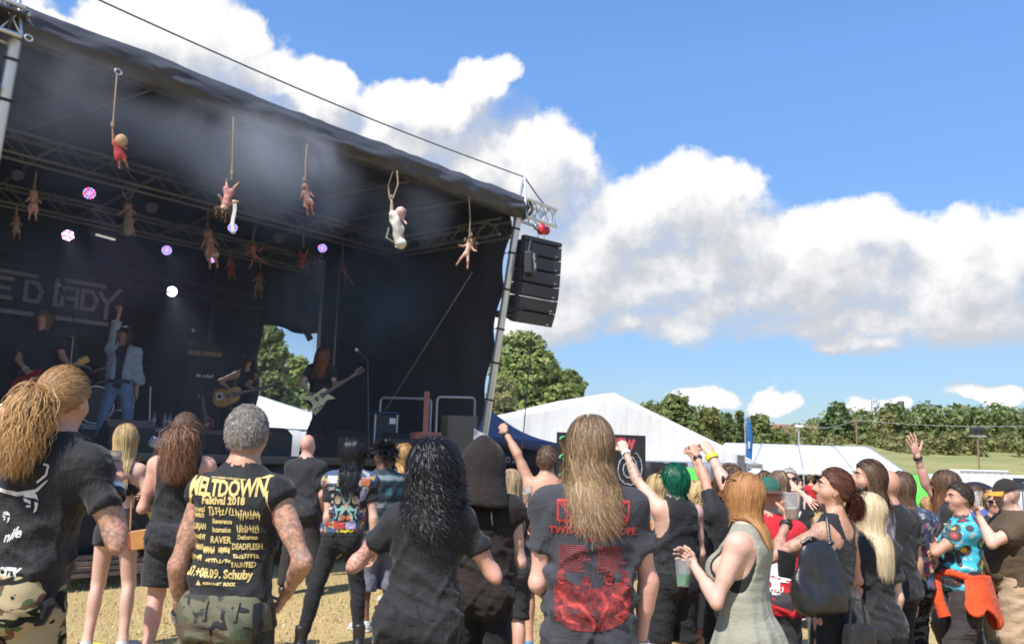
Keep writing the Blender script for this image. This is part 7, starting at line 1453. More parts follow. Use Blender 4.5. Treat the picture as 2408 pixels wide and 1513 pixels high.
# 30 brown tee, cap
p = PPL['brown'] = Person(2368, 1124, 7.3, 'stocky man in a brown tee, beige shorts and an orange-peaked cap', th=82, yaw=4, pitch=-8, wt=1.22, belly=.7, armL=('px', 2338, 1272, -.22, 2294, 1198, .0, 'grip', (.2, .7, .3)), armR=('loc', (.24, .2, 1.2), (.1, .42, 1.3)), skin='fair', q=.0105, hair_h=.02)
p.face = True; p.stubble = .9; p.shaved = .8; p.body(); p.top_('tee', cloth('olive_brown', (.085, .058, .034), .9, .05), hem=.83, sleeve=.62, loose=1.0, sl=.03, e=.018); p.bottom('cargo_shorts', cloth('beige', (.40, .29, .19), .9, .06), hem=.46, e=.028, knee=.065, fold=.015); p.shoes(SNEAK, SOLE); cap_(p, cloth('cap_black', (.03, .025, .023)), cloth('peak_orange', (.65, .28, .04))); p.bottom('sock', BLK, hem=.10, waist=.24, e=0, ankle=.006)
cup(at(2296, 1172, 7.45), 'clear plastic cup lifted by the man in the brown tee', liquid=None, r=.05)
# 31..
p = Person(2336, 1150, 8.6, 'sunburnt man in sunglasses between the record shirt and the brown tee', th=150, skin='pink', q=.013); p.body(); p.top_('tee', BLK2); p.bottom('jeans', JEAN); p.shoes(BOOT); hair(p, HAIR['blonde'], n=250, L=.04, cap=.008); glasses(p, DARKL, BLKB, 'sunglasses')
p = Person(2292, 1140, 9.4, 'man with short grey-brown hair and glasses in a blue top behind the record shirt', th=120, skin='fair', q=.014); p.body(); p.top_('tee', mat('blue_cloth', (.06, .10, .30), .85)); p.bottom('jeans', BLUEJ); p.shoes(BOOT); hair(p, HAIR['brown'], n=250, L=.04, cap=.008); glasses(p, None, BLKB)
p = Person(2478, 1118, 6.0, 'person at the right edge with long brown hair, dark shorts and chequered canvas shoes', th=80, sex='f', wt=1.1, skin='pink', q=.0125); p.body(); p.top_('tee', BLK, hem=.8); p.bottom('shorts', cloth('navy', (.022, .025, .06)), hem=.52, e=.02, knee=.05); p.shoes(BLK, WSNEAK); hair(p, HAIR['auburncurl'], n=1000, L=.72, width=.004, thick=.03, curl=.12, curlf=12)
p = Person(2180, 1166, 12.5, 'young woman in a pale bikini top and denim shorts walking far behind', th=95, sex='f', wt=.9, skin='fair', q=.016); p.body(); p.top_('bikini_top', mat('lime_white', (.6, .62, .45), .8), hem=1.14, sleeve=0, e=.008, loose=0, neck=1.33); p.bottom('shorts', CHAR, hem=.76, waist=1.05, knee=.03); p.shoes(SNEAK); hair(p, HAIR['gold'], n=250, L=.4, width=.012)
# far guests under the long tent
sit = dict(legs=((-.12, .42, .55), (.12, .42, .55)), q=.022)
tb = at(1915, 1160, 29); RED = cloth('red', (.50, .022, .032))
for i, (px, py, d, th, mt, hr, lab) in enumerate(((1905, 1117, 29, 165, RED, 'brown', 'woman in a red tee sitting at the table under the long tent'), (1880, 1124, 31, 190, BLK2, 'dark', 'guest in dark clothes sitting left of the woman in the red tee'), (1940, 1122, 31.5, 175, BLK2, 'brown', 'guest in dark clothes sitting right of the woman in the red tee'), (1790, 1122, 27, 200, CHAR, 'blonde', 'fair-haired guest sitting far behind the red-shirted man'))):
    t_ = at(px, py, d); p = Person(px, py, d, lab, th=th, sex='f' if i in (0, 3) else 'm', T=1.68, zbase=t_.z - 1.70, armL=('loc', (-.28, .12, 1.12), (-.1, .35, 1.08)), armR=('loc', (.28, .12, 1.12), (.1, .35, 1.12)), **sit); p.body(); p.top_('tee', mt, hem=.84); p.bottom('trousers', JEAN, hem=.45); hair(p, HAIR[hr], n=150, L=.2 if i in (0, 3) else .06, width=.016)
for i, (px, d, w) in enumerate(((1912, 28.2, 2.4), (2000, 31, 2.4))):
    b = at(px, 1150, d); t_ = empty('beer_table', (b.x, b.y, gnd), .1, ['folding beer table with green legs in front of the woman in the red tee', 'folding beer table further right under the long tent'][i], 'table', 'beer tables under the long tent')
    mb = MB(); mb.box((0, 0, .76), (w, .5, .03)); mb.build('tabletop', mat('table_wood', (.40, .26, .10), .6), t_)
    for sx in (-1, 1):
        for sy in (-1, 1): rod('leg', (sx * w * .42, sy * .2, 0), (sx * w * .42, sy * .2, .745), .02, mat('leg_green', (.05, .30, .10), .5), t_, 6)
    bn_ = empty('beer_bench', (b.x - .05, b.y - .55, gnd), .1, ['folding bench on the near side of the table with the woman in red', 'folding bench beside the table further right under the long tent'][i], 'bench', 'beer benches under the long tent'); mb = MB(); mb.box((0, 0, .47), (w, .25, .03)); mb.build('seat', mat('table_wood', (.40, .26, .10), .6), bn_)
    for sx in (-1, 1): rod('leg', (sx * w * .42, 0, 0), (sx * w * .42, 0, .455), .02, mat('leg_green', (.05, .30, .10), .5), bn_, 6)
# ------------------------------------------------------------------ the band
def dpx(px, py, w): p = on_w(px, py, w); return p
dark_skin = 'tan'
p = PPL['sing'] = Person(296, 766, 12.3, 'singer in a pale denim jacket and blue jeans punching the air on stage', th=-168, lean=(0, -.04), pitch=12, yaw=-12, zbase=DZ, armR=('px', 270, 782, -.05, 280, 738, -.05, 'fist', (.3, 1, 0)), armL=('hang', .12, .1), stance=.20, skin='tan', q=.0125); p.face = True; p.stubble = .6; p.body(); p.top_('tee', CHAR, hem=.86, loose=.9); p.bottom('jeans', BLUEJ, e=.008, knee=.012, ankle=.012); p.shoes(WSNEAK)
h_ = p.top_('denim_jacket', DENIM, hem=.98, sleeve=1.55, e=.026, loose=.94, sl=.016, fold=.010, scoop=(.055, .16, .60)); hair(p, HAIR['dark'], n=900, L=.46, width=.005, thick=.025, cap=.012, curl=.1)
wpoly(p, 'jeans', [[(-.16, -.02), (.16, -.02), (.16, .02), (-.16, .02)]], 0, .965, LEATHER, 'belt', ang=math.pi, off=.012)
p = Person(108, 724, 11.0, 'bass player in black with long brown hair at the left of the stage', th=-150, zbase=DZ, yaw=-20, wt=1.05, armR=('px', 42, 850, -.1, 72, 884, -.28, 'grip'), armL=('px', 150, 850, -.05, 168, 868, -.30, 'grip'), stance=.2, skin='tan', q=.0125); p.face = True; p.body(); p.top_('shirt', BLK, hem=.84, sleeve=.7, loose=1.0, sl=.03); p.bottom('jeans', JEAN); p.shoes(BOOT); hair(p, HAIR['brown'], n=700, L=.34, width=.006, curl=.3, curlf=16, thick=.04, cap=.014); p.band('R', .9, WHITE)
p = Person(582, 832, 14.0, 'guitarist in black, half lost in the shadow at the back of the stage', th=-135, zbase=DZ, lean=(0, .05), pitch=-12, armR=('px', 516, 895, -.1, 552, 926, -.30, 'grip'), armL=('px', 582, 905, -.1, 600, 916, -.36, 'grip'), stance=.2, skin='tan', q=.014); p.face = True; p.body(); p.top_('tank_top', BLK, hem=.86, sleeve=0, loose=.95); p.bottom('jeans', JEAN); p.shoes(BOOT); hair(p, HAIR['dark'], n=500, L=.40, width=.007, thick=.03, cap=.012)
p = PPL['vg'] = Person(760, 812, 13.6, 'headbanging guitarist in a black tee, auburn hair over the face', th=-152, zbase=DZ, lean=(.05, .20), pitch=-42, roll=8, armR=('px', 706, 908, -.15, 736, 936, -.40, 'grip'), armL=('px', 790, 924, -.12, 822, 890, -.44, 'grip'), legs=((.26, .12, .09), (-.30, .05, .09)), skin='pink', q=.0125)
p.body(); p.top_('tee', BLK, hem=.85, sleeve=.6, loose=.95, sl=.026); p.bottom('jeans', JEAN, e=.008, knee=.01, ankle=.01); p.shoes(BLK, WSNEAK); hair(p, hair_mat('hair_copper', (.12, .045, .02), (.22, .085, .032), (.34, .15, .06)), n=1200, L=.52, width=.0055, thick=.035, cap=.012, grav=.9, face_keep=False, sway=(.25, -.1), narrow_=0, cling=.3)

# guitars: real solid bodies in a plane facing the audience
def guitar(label, d, body_px, c_px, head_px, mt, neck_m, parts, thick=.045, tilt=.0):
    c = at(*c_px, d); k = d / FPX; f = lambda q_: ((q_[0] - c_px[0]) * k, -(q_[1] - c_px[1]) * k); root = empty('electric_guitar', c, 0, label, 'guitar')
    mb = MB(); mb.prism([f(q_) for q_ in body_px], thick); mb.build('body', mt, root, bevel=.006)
    h = Vector((f(head_px)[0], -.045, f(head_px)[1])); s0 = h.normalized() * .06 + Vector((0, -.028, 0)); dr = (h - s0); L = dr.length; dr.normalize(); n = Vector((-dr.z, 0, dr.x)).normalized(); M = Matrix((dr, Vector((0, 1, 0)), n)).transposed().to_4x4(); M.translation = s0
    mb = MB(); mb.prism([(0, -.028), (L * .82, -.022), (L * .82, .022), (0, .028)], .022, M); mb.build('neck', neck_m, root)
    for i in range(12): x = L * .82 * (1 - 2 ** (-i / 9)) * 1.6; mb = MB(); mb.prism([(L * .82 - x, -.024), (L * .82 - x + .003, -.024), (L * .82 - x + .003, .024), (L * .82 - x, .024)], .026, M); mb.build('fret', steel, root)
    mb = MB(); mb.prism([(L * .82, -.024), (L * .88, -.045), (L * 1.04, -.03), (L * 1.02, .035), (L * .86, .034), (L * .82, .024)], .016, M); hd = mb.build('headstock', parts.get('head', neck_m), root, bevel=.003)
    for i in range(6): mb = MB(); q_ = M @ Vector((L * (.86 + .028 * i), -.006, .045)); mb.sphere(q_, .009, 6, 5); mb.build('tuning_peg', steel, hd)
    for x in (-.02, .08) if L > .2 else ():
        mb = MB(); mb.prism([(x - .018, -.038), (x + .018, -.038), (x + .018, .038), (x - .018, .038)], .02, Matrix.Translation((0, -.022, 0)) @ Matrix((dr, Vector((0, 1, 0)), n)).transposed().to_4x4()); mb.build('pickup', parts.get('pickup', BLKB), root)
    for (x, y) in parts.get('knobs', ()): q_ = f((x, y)); mb = MB(); mb.cyl((q_[0], -.022, q_[1]), (q_[0], -.042, q_[1]), .014, n=10); mb.build('knob', parts.get('knobm', BLKB), root, True)
    if 'plate' in parts: mb = MB(); mb.prism([f(q_) for q_ in parts['plate']], .008, Matrix.Translation((0, -.026, 0))); pl = mb.build('plate', parts['plate_m'], root)
    if 'mark' in parts: q_ = [f(v) for v in parts['mark']]; mb = MB(); mb.prism(q_, .005, Matrix.Translation((0, -.032, 0))); mb.build('plate_mark', BLKB, pl)
    mb = MB(); 
    for i in range(6): o_ = n * (-.016 + .0064 * i); mb.tube([s0 - dr * .14 + o_ + Vector((0, -.022, 0)), s0 + dr * L * .86 + o_ * .8 + Vector((0, -.016, 0))], .0011, 4)
    mb.build('strings', steel, root); return root
cream = mat('guitar_cream', (.62, .58, .30), .3, .05, coat=.4); rosew = mat('rosewood', (.07, .04, .03), .5); maple = mat('maple', (.50, .29, .10), .35)
guitar('pale yellow angular electric guitar of the headbanging guitarist', 13.15, [(697, 932), (735, 930), (760, 911), (774, 916), (771, 925), (790, 935), (768, 940), (758, 958), (744, 976), (733, 961), (737, 953), (730, 943)], (748, 936), (850, 866), cream, rosew, dict(knobs=((744, 962), (751, 958), (757, 954)), head=rosew))
guitar('golden sunburst electric guitar of the guitarist in the shadow', 13.55, [(502, 925), (508, 916), (522, 914), (533, 917), (546, 911), (556, 908), (567, 912), (566, 920), (560, 926), (566, 931), (562, 941), (548, 949), (528, 957), (510, 955), (502, 945)], (540, 930), (660, 899), mat('guitar_gold', (.42, .19, .025), .25, .35, 5, coat=.5), rosew, dict(knobs=((556, 940), (548, 944)), knobm=mat('knob_gold', (.6, .4, .1), .3), plate=[(508, 925), (524, 922), (527, 939), (511, 942)], plate_m=mat('sticker_cream', (.62, .60, .50), .6), mark=[(512, 928), (521, 927), (523, 936), (514, 937)]))
guitar('red bass guitar with a maple headstock on the left of the stage', 10.65, [(28, 905), (40, 888), (62, 882), (78, 872), (96, 866), (90, 880), (98, 892), (84, 902), (86, 918), (66, 930), (44, 926)], (66, 900), (203, 842), mat('bass_red', (.30, .015, .02), .25, coat=.5), maple, dict(head=maple, pickup=WHITE))
# stand guitar on the riser
guitar('red guitar resting on a stand in front of the amplifier stack', 14.2, [(474, 998), (478, 985), (490, 980), (500, 986), (502, 1000), (498, 1008), (478, 1008)], (488, 994), (470, 925), mat('guitar_cherry', (.25, .02, .02), .3), rosew, dict(pickup=WHITE))

# ------------------------------------------------------------------ stage furniture
u0, u1 = loc(on_w(150, 1000, 4.55)).x, loc(on_w(520, 1000, 4.55)).x; RZ = 1.92
rs = empty('drum_riser', ST((u0 + u1) / 2, 5.4, DZ), SRZ, 'low black riser with a pale front edge at the back of the stage', 'riser'); mb = MB(); mb.box((0, 0, .2), (u1 - u0 + 1.4, 1.7, .39)); mb.build('platform', deck_m, rs); mb = MB(); mb.box((0, -.86, .36), (u1 - u0 + 1.4, .02, .07)); mb.build('edge_strip', mat('edge_pale', (.34, .34, .34), .6), rs)
tolex = mat('amp_tolex', (.018, .018, .019), .6, .2, 30, .4, 150); gcl = mat('amp_grille', (.028, .028, .030), .8, .3, 60, .4, 300)
a0 = on_w(466, 1000, 5.2); wa = .62
for i, (z, lab) in enumerate(((RZ, 'lower black guitar cabinet on the riser'), (RZ + .62, 'upper black guitar cabinet carrying the amplifier head'))):
    cb = empty('guitar_cabinet', Vector((a0.x, a0.y, z)), SRZ - R(20), lab, 'amplifier'); mb = MB(); mb.box((0, 0, .305), (wa, .36, .61)); mb.build('box', tolex, cb, bevel=.012); mb = MB(); mb.box((0, -.182, .305), (wa - .06, .01, .55)); mb.build('grille', gcl, cb)
    if i: flat_text('script_lettering', 'Marshall', .085, (0, -.19, .30), (1, 0, 0), (0, 0, 1), white_p, cb, .003, depth=.004, shear=.35)
hd = empty('amplifier_head', Vector((a0.x, a0.y, RZ + 1.24)), SRZ - R(20), 'amplifier head with a golden control strip on the cabinets', 'amplifier'); mb = MB(); mb.box((0, 0, .13), (wa, .26, .25)); mb.build('case', tolex, hd, bevel=.012); mb = MB(); mb.box((0, -.134, .08), (wa - .06, .01, .07)); mb.build('control_panel', mat('panel_gold', (.20, .13, .045), .4, metal=.4), hd)
for k in range(7): mb = MB(); mb.cyl((-.2 + .065 * k, -.138, .08), (-.2 + .065 * k, -.155, .08), .012, n=8); mb.build('knob', BLKB, hd)
def wedge(px, py, d, w, label, rz=0):
    p = at(px, py, d); o = empty('monitor_wedge', (p.x, p.y, DZ), SRZ + rz, label, 'loudspeaker'); mb = MB(); M = Matrix(((0, 1, 0, 0), (1, 0, 0, 0), (0, 0, 1, 0), (0, 0, 0, 1)))
    mb.prism([(-.22, 0), (.20, 0), (.24, .12), (-.06, .40), (-.22, .30)], w, M); mb.build('box', tolex, o, bevel=.012); mb = MB(); mb.add([(-w / 2 + .03, .235, .135), (w / 2 - .03, .235, .135), (w / 2 - .03, -.045, .395), (-w / 2 + .03, -.045, .395)], [(0, 1, 2, 3)]); mb.v = [(x, y + .006, z + .006) for x, y, z in mb.v]; mb.add([(x, y - .004, z - .004) for x, y, z in mb.v[:4]], [(3, 2, 1, 0)]); mb.build('grille', gcl, o)
wedge(292, 1030, 10.9, .58, 'black monitor wedge at the feet of the singer'); wedge(628, 1045, 12.4, .55, 'black monitor wedge left of the headbanging guitarist'); wedge(812, 1050, 12.9, .62, 'black monitor wedge right of the headbanging guitarist'); wedge(925, 1052, 13.2, .55, 'black monitor wedge below the blue-topped flight case')
def mic_stand(label, base, top, mic, d, chrome=False):
    b, t_, m_ = at(*base, d), at(*top, d), at(*mic, d - .15); o = empty('microphone_stand', (b.x, b.y, DZ), 0, label, 'microphone stand'); mt = steel if chrome else bm; off = lambda v: Vector((v.x - b.x, v.y - b.y, v.z - DZ))
    rod('upright', (0, 0, .02), off(t_), .011, mt, o, 8); 
    for k in range(3): a = k * 2.09 + .4; rod('leg', (0, 0, .10), (.28 * math.cos(a), .28 * math.sin(a), .012), .009, mt, o, 6)
    if mic != top: rod('boom', off(t_), off(m_), .008, mt, o, 6); dv = (off(m_) - off(t_)).normalized(); mb = MB(); mb.cyl(off(m_), off(m_) + dv * .12, .016, .022, 10); h = mb.build('microphone', bm, o, True); mb = MB(); mb.sphere(off(m_) + dv * .14, .030, 10, 8); mb.build('mesh_head', steel, h, True)
mic_stand('boom microphone stand right of the headbanging guitarist', (868, 1060), (864, 848), (849, 833), 12.8); mic_stand('boom microphone stand in front of the band banner beside the bass player', (196, 1040), (172, 735), (150, 692), 11.4); mic_stand('slim microphone stand in front of the amplifier stack', (478, 1040), (472, 806), (462, 790), 13.6); mic_stand('bare chrome stand right of the singer', (352, 1030), (354, 908), (354, 908), 12.6, True)
def bottle(px, py, w, label):
    p = on_w(px, py, w); o = empty('water_bottle', (p.x, p.y, RZ), 0, label, 'bottle', 'water bottles on the riser'); pr = [(.001, 0), (.032, 0), (.033, .15), (.013, .20), (.013, .215), (.001, .215)]; n = 12; mb = MB(); mb.add([(r * math.cos(k * math.pi / 6), r * math.sin(k * math.pi / 6), z) for r, z in pr for k in range(n)], [(i * n + k, i * n + (k + 1) % n, (i + 1) * n + (k + 1) % n, (i + 1) * n + k) for i in range(5) for k in range(n)]); mb.build('bottle_body', mat('bottle_plastic', (.55, .62, .68), .1, trans=.5), o, True)
    mb = MB(); mb.cyl((0, 0, .215), (0, 0, .235), .015, n=10); mb.build('cap', mat('cap_blue', (.05, .15, .4), .4), o, True); mb = MB(); mb.cyl((0, 0, .07), (0, 0, .125), .0345, n=12); mb.build('label_band', mat('label_pale', (.5, .55, .65), .6), o, True)
for i, x in enumerate((362, 387, 399)): bottle(x, 990, 4.75, ['leftmost water bottle on the riser, on its own', 'middle water bottle on the riser', 'rightmost water bottle on the riser'][i])
# drum kit behind the singer
dk = on_w(205, 1000, 5.2); kit = empty('drum_kit', Vector((dk.x, dk.y, RZ)), SRZ, 'dark drum kit with chrome hardware behind the singer', 'drum kit'); shell = mat('drum_black', (.02, .02, .024), .25, coat=.5); skinm = mat('drum_head', (.07, .07, .07), .6)
for nm, c, r, dp, ax in (('bass_drum', (0, 0, .30), .29, .42, (0, 1, 0)), ('tom', (-.22, -.10, .74), .15, .2, (.1, .35, 1)), ('tom', (.16, -.10, .74), .16, .22, (-.1, .35, 1)), ('snare', (-.42, .15, .55), .18, .14, (0, 0, 1)), ('floor_tom', (.52, .1, .42), .21, .36, (0, 0, 1))):
    ax = Vector(ax).normalized(); c = Vector(c); mb = MB(); mb.cyl(c - ax * dp / 2, c + ax * dp / 2, r, n=20); dd_ = mb.build(nm, shell, kit, True)
    for s_ in (-1, 1): mb = MB(); e = c + ax * dp / 2 * s_; mb.cyl(e - ax * .012, e + ax * .012, r * 1.04, n=20); mb.build('hoop', steel, dd_, True); mb = MB(); mb.cyl(e - ax * .013, e + ax * .014, r * .97, n=20); mb.build('drum_skin', skinm, dd_)
for x, y, z in ((-.75, .0, 1.05), (.55, -.2, 1.25), (.80, .2, 1.0), (-.45, -.25, 1.30)):
    rod('cymbal_stand', (x, y, 0), (x, y, z), .011, steel, kit, 8); mb = MB(); mb.tube([(x, y, z + .03), (x, y, z + .015), (x, y, z)], [.02, .08, .21], 20); mb.build('cymbal', mat('cymbal_bronze', (.40, .28, .08), .3, metal=.9), kit, True)
# inverted wooden cross
cw = mat('cross_wood', (.09, .035, .028), .7, .25, 6, .3, 40); c0 = at(1004, 920, 12.1); cz = at(1004, 1024, 12.1).z; cr = empty('wooden_cross', (c0.x, c0.y, DZ), R(12), 'dark red wooden cross standing upside down at the stage edge', 'cross'); mb = MB(); mb.box((0, 0, (c0.z - DZ) / 2), (.075, .05, c0.z - DZ)); mb.build('upright', cw, cr, bevel=.004); mb = MB(); mb.box((.0, -.03, cz - DZ), (.44, .05, .10)); mb.build('crossbeam', cw, cr, bevel=.004); mb = MB(); mb.box((0, .05, .03), (.34, .3, .06)); mb.build('foot', cw, cr)
def rail(px0, px1, py0, py1, d, label):
    a, b = at(px0, py0, d), at(px1, py0, d); z0 = max(DZ, at(px0, py1, d).z); o = empty('guard_rail', (a.x, a.y, DZ), 0, label, 'railing'); v = b - a; h = a.z - DZ
    mb = MB(); mb.tube([(0, 0, 0), (0, 0, h - .06), (v.x * .03, v.y * .03, h - .015), (v.x * .07, v.y * .07, h), (v.x * .93, v.y * .93, h), (v.x * .97, v.y * .97, h - .015), (v.x, v.y, h - .06), (v.x, v.y, 0)], .021, 8); mb.build('bent_tube', steel, o, True); rod('lower_bar', (0, 0, h * .25), (v.x, v.y, h * .25), .016, steel, o)
rail(895, 1014, 934, 1060, 14.6, 'left of the two bent-tube rails along the right stage wall'); rail(1028, 1117, 932, 1010, 14.3, 'right of the two bent-tube rails, nearest to the stage pole')
fc = at(905, 1000, 13.9); o = empty('flight_case', (fc.x, fc.y, DZ), SRZ - .6, 'black flight case with a crumpled blue sheet on top', 'case'); hz = at(905, 975, 13.9).z - DZ; mb = MB(); mb.box((0, 0, hz / 2), (.36, .34, hz)); mb.build('box', tolex, o, bevel=.01); mb = MB(); mb.box((.10, -.176, hz - .10), (.10, .008, .09)); mb.build('label_plate', white_p, o)
for sx in (-1, 1): mb = MB(); mb.box((sx * .175, -.175, hz / 2), (.02, .02, hz)); mb.build('edge_trim', steel, o)
sheet('blue_sheet', lambda s, t: ((s - .5) * .44, (t - .5) * .42, hz + .03 + .012 * math.sin(s * 11 + t * 5) - .05 * max(0, abs(s - .5) - .38) * 6), 14, 8, mat('sheet_blue', (.06, .12, .33), .6), o, .01)
sc_ = at(1078, 1035, 12.6); o = empty('side_fill', (sc_.x, sc_.y, DZ), SRZ - .5, 'tall black side-fill loudspeaker beside the cross', 'loudspeaker'); mb = MB(); mb.box((0, 0, .32), (.46, .42, .64)); mb.build('box', tolex, o, bevel=.015); mb = MB(); mb.box((0, -.214, .32), (.40, .01, .58)); mb.build('grille', gcl, o)
lt_ = at(1118, 1020, 12.3); o = empty('clear_sheet', (lt_.x, lt_.y, DZ), .4, 'crumpled translucent sheet hanging beside the side-fill loudspeaker', 'plastic sheet'); sheet('film', lambda s, t: (-.02 + .26 * s * (1 - .5 * t), .03 * math.sin(s * 7 + t * 4), .46 - .46 * t - .12 * s * (1 - t)), 8, 10, mat('film_grey', (.25, .26, .28), .3, .1, 10, .3, 12), o, .006)
pb = at(385, 1043, 10.4); G = Grid([-.22, -.16, -.12], [.22, .16, .16], .014); G.ell((0, 0, 0), (.17, .11, .075), .02); G.ell((-.08, 0, .03), (.08, .07, .06), .03); G.ell((.1, .02, -.01), (.08, .08, .05), .03); V, Q = G.mesh(); N = vnormals(V, Q); V = V + N * (.022 * vnoise(V * 22, 3))[:, None]; me = np_mesh('plastic_bag', V, Q, False); o = link('plastic_bag', me, mat('bag_film', (.42, .43, .45), .25, .1, 10, trans=.3)); o.location = (pb.x, pb.y, max(pb.z, DZ + .09)); tag(o, 'crumpled clear plastic bag lying on the stage edge behind the blonde girl', 'plastic bag')
# yellow and black tape trodden into the grass
ha, hb_ = at(195, 1466, 7.0), at(425, 1484, 6.6); tp_ = empty('hazard_tape', (ha.x, ha.y, .012), 0, 'yellow and black barrier tape lying on the straw at the left', 'tape'); v = Vector((hb_.x - ha.x, hb_.y - ha.y, 0)); nv = Vector((-v.y, v.x, 0)).normalized() * .035
for k in range(14):
    a, b = v * (k / 14), v * ((k + 1) / 14); s_ = nv * (math.sin(k * 1.3) * .5); mb = MB(); mb.add([a - nv + s_, b - nv + s_, b + nv + s_, a + nv + s_, a - nv + s_ + Vector((0, 0, .008)), b - nv + s_ + Vector((0, 0, .008)), b + nv + s_ + Vector((0, 0, .008)), a + nv + s_ + Vector((0, 0, .008))], [(3, 2, 1, 0), (4, 5, 6, 7), (0, 1, 5, 4), (1, 2, 6, 5), (2, 3, 7, 6), (3, 0, 4, 7)]); mb.build('tape_band', YEL if k % 3 else BLKB, tp_)

# ------------------------------------------------------------------ dolls on ropes
rope_m = mat('hemp_rope', (.33, .25, .16), .9, .2, 40, .5, 200); dsk = mat('doll_skin', (.44, .24, .17), .45, .25, 14); dsk2 = mat('doll_skin_stained', (.46, .25, .18), .5, .0, 13, col2=(.22, .045, .03)); band_m = mat('doll_bandage', (.62, .57, .52), .85, .0, 14, col2=(.35, .06, .05)); wdress = mat('doll_dress_white', (.66, .63, .58), .85, .1, 10); rdress = mat('doll_cloth_red', (.42, .05, .06), .8, .1, 10); rag = mat('doll_rag', (.30, .26, .23), .9, .2, 10); tanc = mat('doll_tan', (.42, .27, .16), .8)
def doll(label, top, att, end, w, how='neck', skin=None, dress=None, hairm=None, seed=0, spread=.5, loops=False, long_dress=False, cover=None):
    g = random.Random(seed); A, B, T_ = on_w(*att, w), on_w(*end, w), on_w(*top, w); root = empty('hanging_doll', A, 0, label, 'doll'); ax = B - A; L = ax.length; ax.normalize(); fwd_ = (Vector((0, 0, CAMZ)) - A); fwd_ = (fwd_ - ax * fwd_.dot(ax)).normalized(); sd = ax.cross(fwd_)
    P = lambda t_, s_=0, f_=0: np.array(ax * (t_ * L) + sd * (s_ * L) + fwd_ * (f_ * L)); h = max(.009, L * .026)
    G = Grid([-L * .75] * 3, [L * .75] * 3, h); lo = np.minimum(P(0), P(1)) - L * .62; hi = np.maximum(P(0), P(1)) + L * .62; G = Grid(lo, hi, h)
    if how == 'neck': hc, t0, t1, l1 = P(.13), .25, .56, 1.0
    elif how == 'wrist': hc, t0, t1, l1 = P(.30, -.13), .34, .62, 1.0
    else: hc, t0, t1, l1 = P(.87, .03), .74, .42, .04
    G.ell(hc, A3([1, 1, 1.08]) * L * .115, .02); nk = P(t0); G.cap(hc, nk, L * .05, L * .05, .02); G.cap(P(t0), P(t1), L * .070, L * .080, .03)
    dr = 1 if t1 > t0 else -1
    for k in (-1, 1):
        sp = spread * g.uniform(.5, 1.2); kn = P(t1 + (l1 - t1) * .5, k * (.06 + .10 * sp), .06 * g.random()); G.cap(P(t1, k * .05), kn, L * .047, L * .038, .02); an = P(l1 - dr * .03, k * (.07 + .20 * sp), -.03); G.cap(kn, an, L * .037, L * .027, .015); G.cap(an, an + (P(0, 0, .07) - P(0)), L * .03, L * .026, .01)
        if how == 'wrist' and k == 1: G.cap(P(t0, .08), P(.16, .02), L * .038, L * .032, .02); G.cap(P(.16, .02), P(.01), L * .032, L * .026, .02)
        else: el = P(t0 + dr * .12, k * (.14 + .08 * sp), .03); G.cap(P(t0 + dr * .02, k * .08), el, L * .040, L * .033, .02); ha_ = P(t0 + dr * (.22 - .16 * sp), k * (.18 + .16 * sp), .08); G.cap(el, ha_, L * .032, L * .024, .015); G.ell(ha_, A3([1, 1, 1]) * L * .03, .01)
    V, Q = G.mesh(); me = np_mesh('body', V, Q); link('body', me, skin or dsk, root)
    if dress:
        G = Grid(lo, hi, h); e = .02 * L; G.cap(P(t0), P(t1), L * .075 + e, L * .085 + e, .03)
        if long_dress: G.cap(P(t1 - dr * .1), P(t1 + (l1 - t1) * .75), L * .075 + e, L * .115, .03)
        else:
            for k in (-1, 1): G.cap(P(t1, k * .05), P(t1 + (l1 - t1) * .25, k * .08), L * .065 + e, L * .06 + e, .02)
        V, Q = G.mesh(); N = vnormals(V, Q); V = V + N * (L * (.05 if long_dress else .025) * vnoise(V * (7 / L), seed))[:, None]; link('dress', np_mesh('dress', V, Q), dress, root)
    if cover: G = Grid(lo, hi, h); G.ell(hc, A3([1, 1, 1.1]) * L * .155, .02); V, Q = G.mesh(); link('head_cover', np_mesh('head_cover', V, Q), cover, root)
    if hairm:
        gg = np.random.default_rng(seed + 5); n = 160; d = gg.normal(size=(n, 3)); d /= np.linalg.norm(d, axis=1, keepdims=True); up_ = -np.array(ax) * dr; d = d[d @ up_ - .4 * (d @ np.array(fwd_)) > -.1]; n = len(d); Hh = []; pp = hc + d * L * .12
        for i in range(6): Hh.append(pp); pp = pp + (d * .6 + gg.normal(size=(n, 3)) * .55 + np.array([0, 0, -.35 * i])) * L * .028
        Hh = np.stack(Hh, 1); T2 = np.gradient(Hh, axis=1); sv = np.cross(T2, gg.normal(size=(n, 1, 3))); sv /= np.linalg.norm(sv, axis=2, keepdims=True) + 1e-9; wd = L * .012; V = np.stack([Hh - sv * wd, Hh + sv * wd], 2).reshape(-1, 3); I = (np.arange(n)[:, None] * 6 + np.arange(5)[None, :]) * 2; Q = np.stack([I, I + 1, I + 3, I + 2], -1).reshape(-1, 4)
        G = Grid(hc - L * .2, hc + L * .2, h * .8); G.ell(hc + np.array(up_) * L * .02 - np.array(fwd_) * L * .02, A3([1, 1, 1.05]) * L * .127, .01); v2, q2 = G.mesh(); me = np_mesh('hair', np.vstack([V, v2]), np.vstack([Q, q2 + len(V)])); set_attr(me, 'rnd', np.concatenate([np.repeat(gg.random(n), 12), np.full(len(v2), .4)])); set_attr(me, 'tip', np.zeros(len(V) + len(v2))); link('hair', me, hairm, root)
    tr = T_ - A; mb = MB()
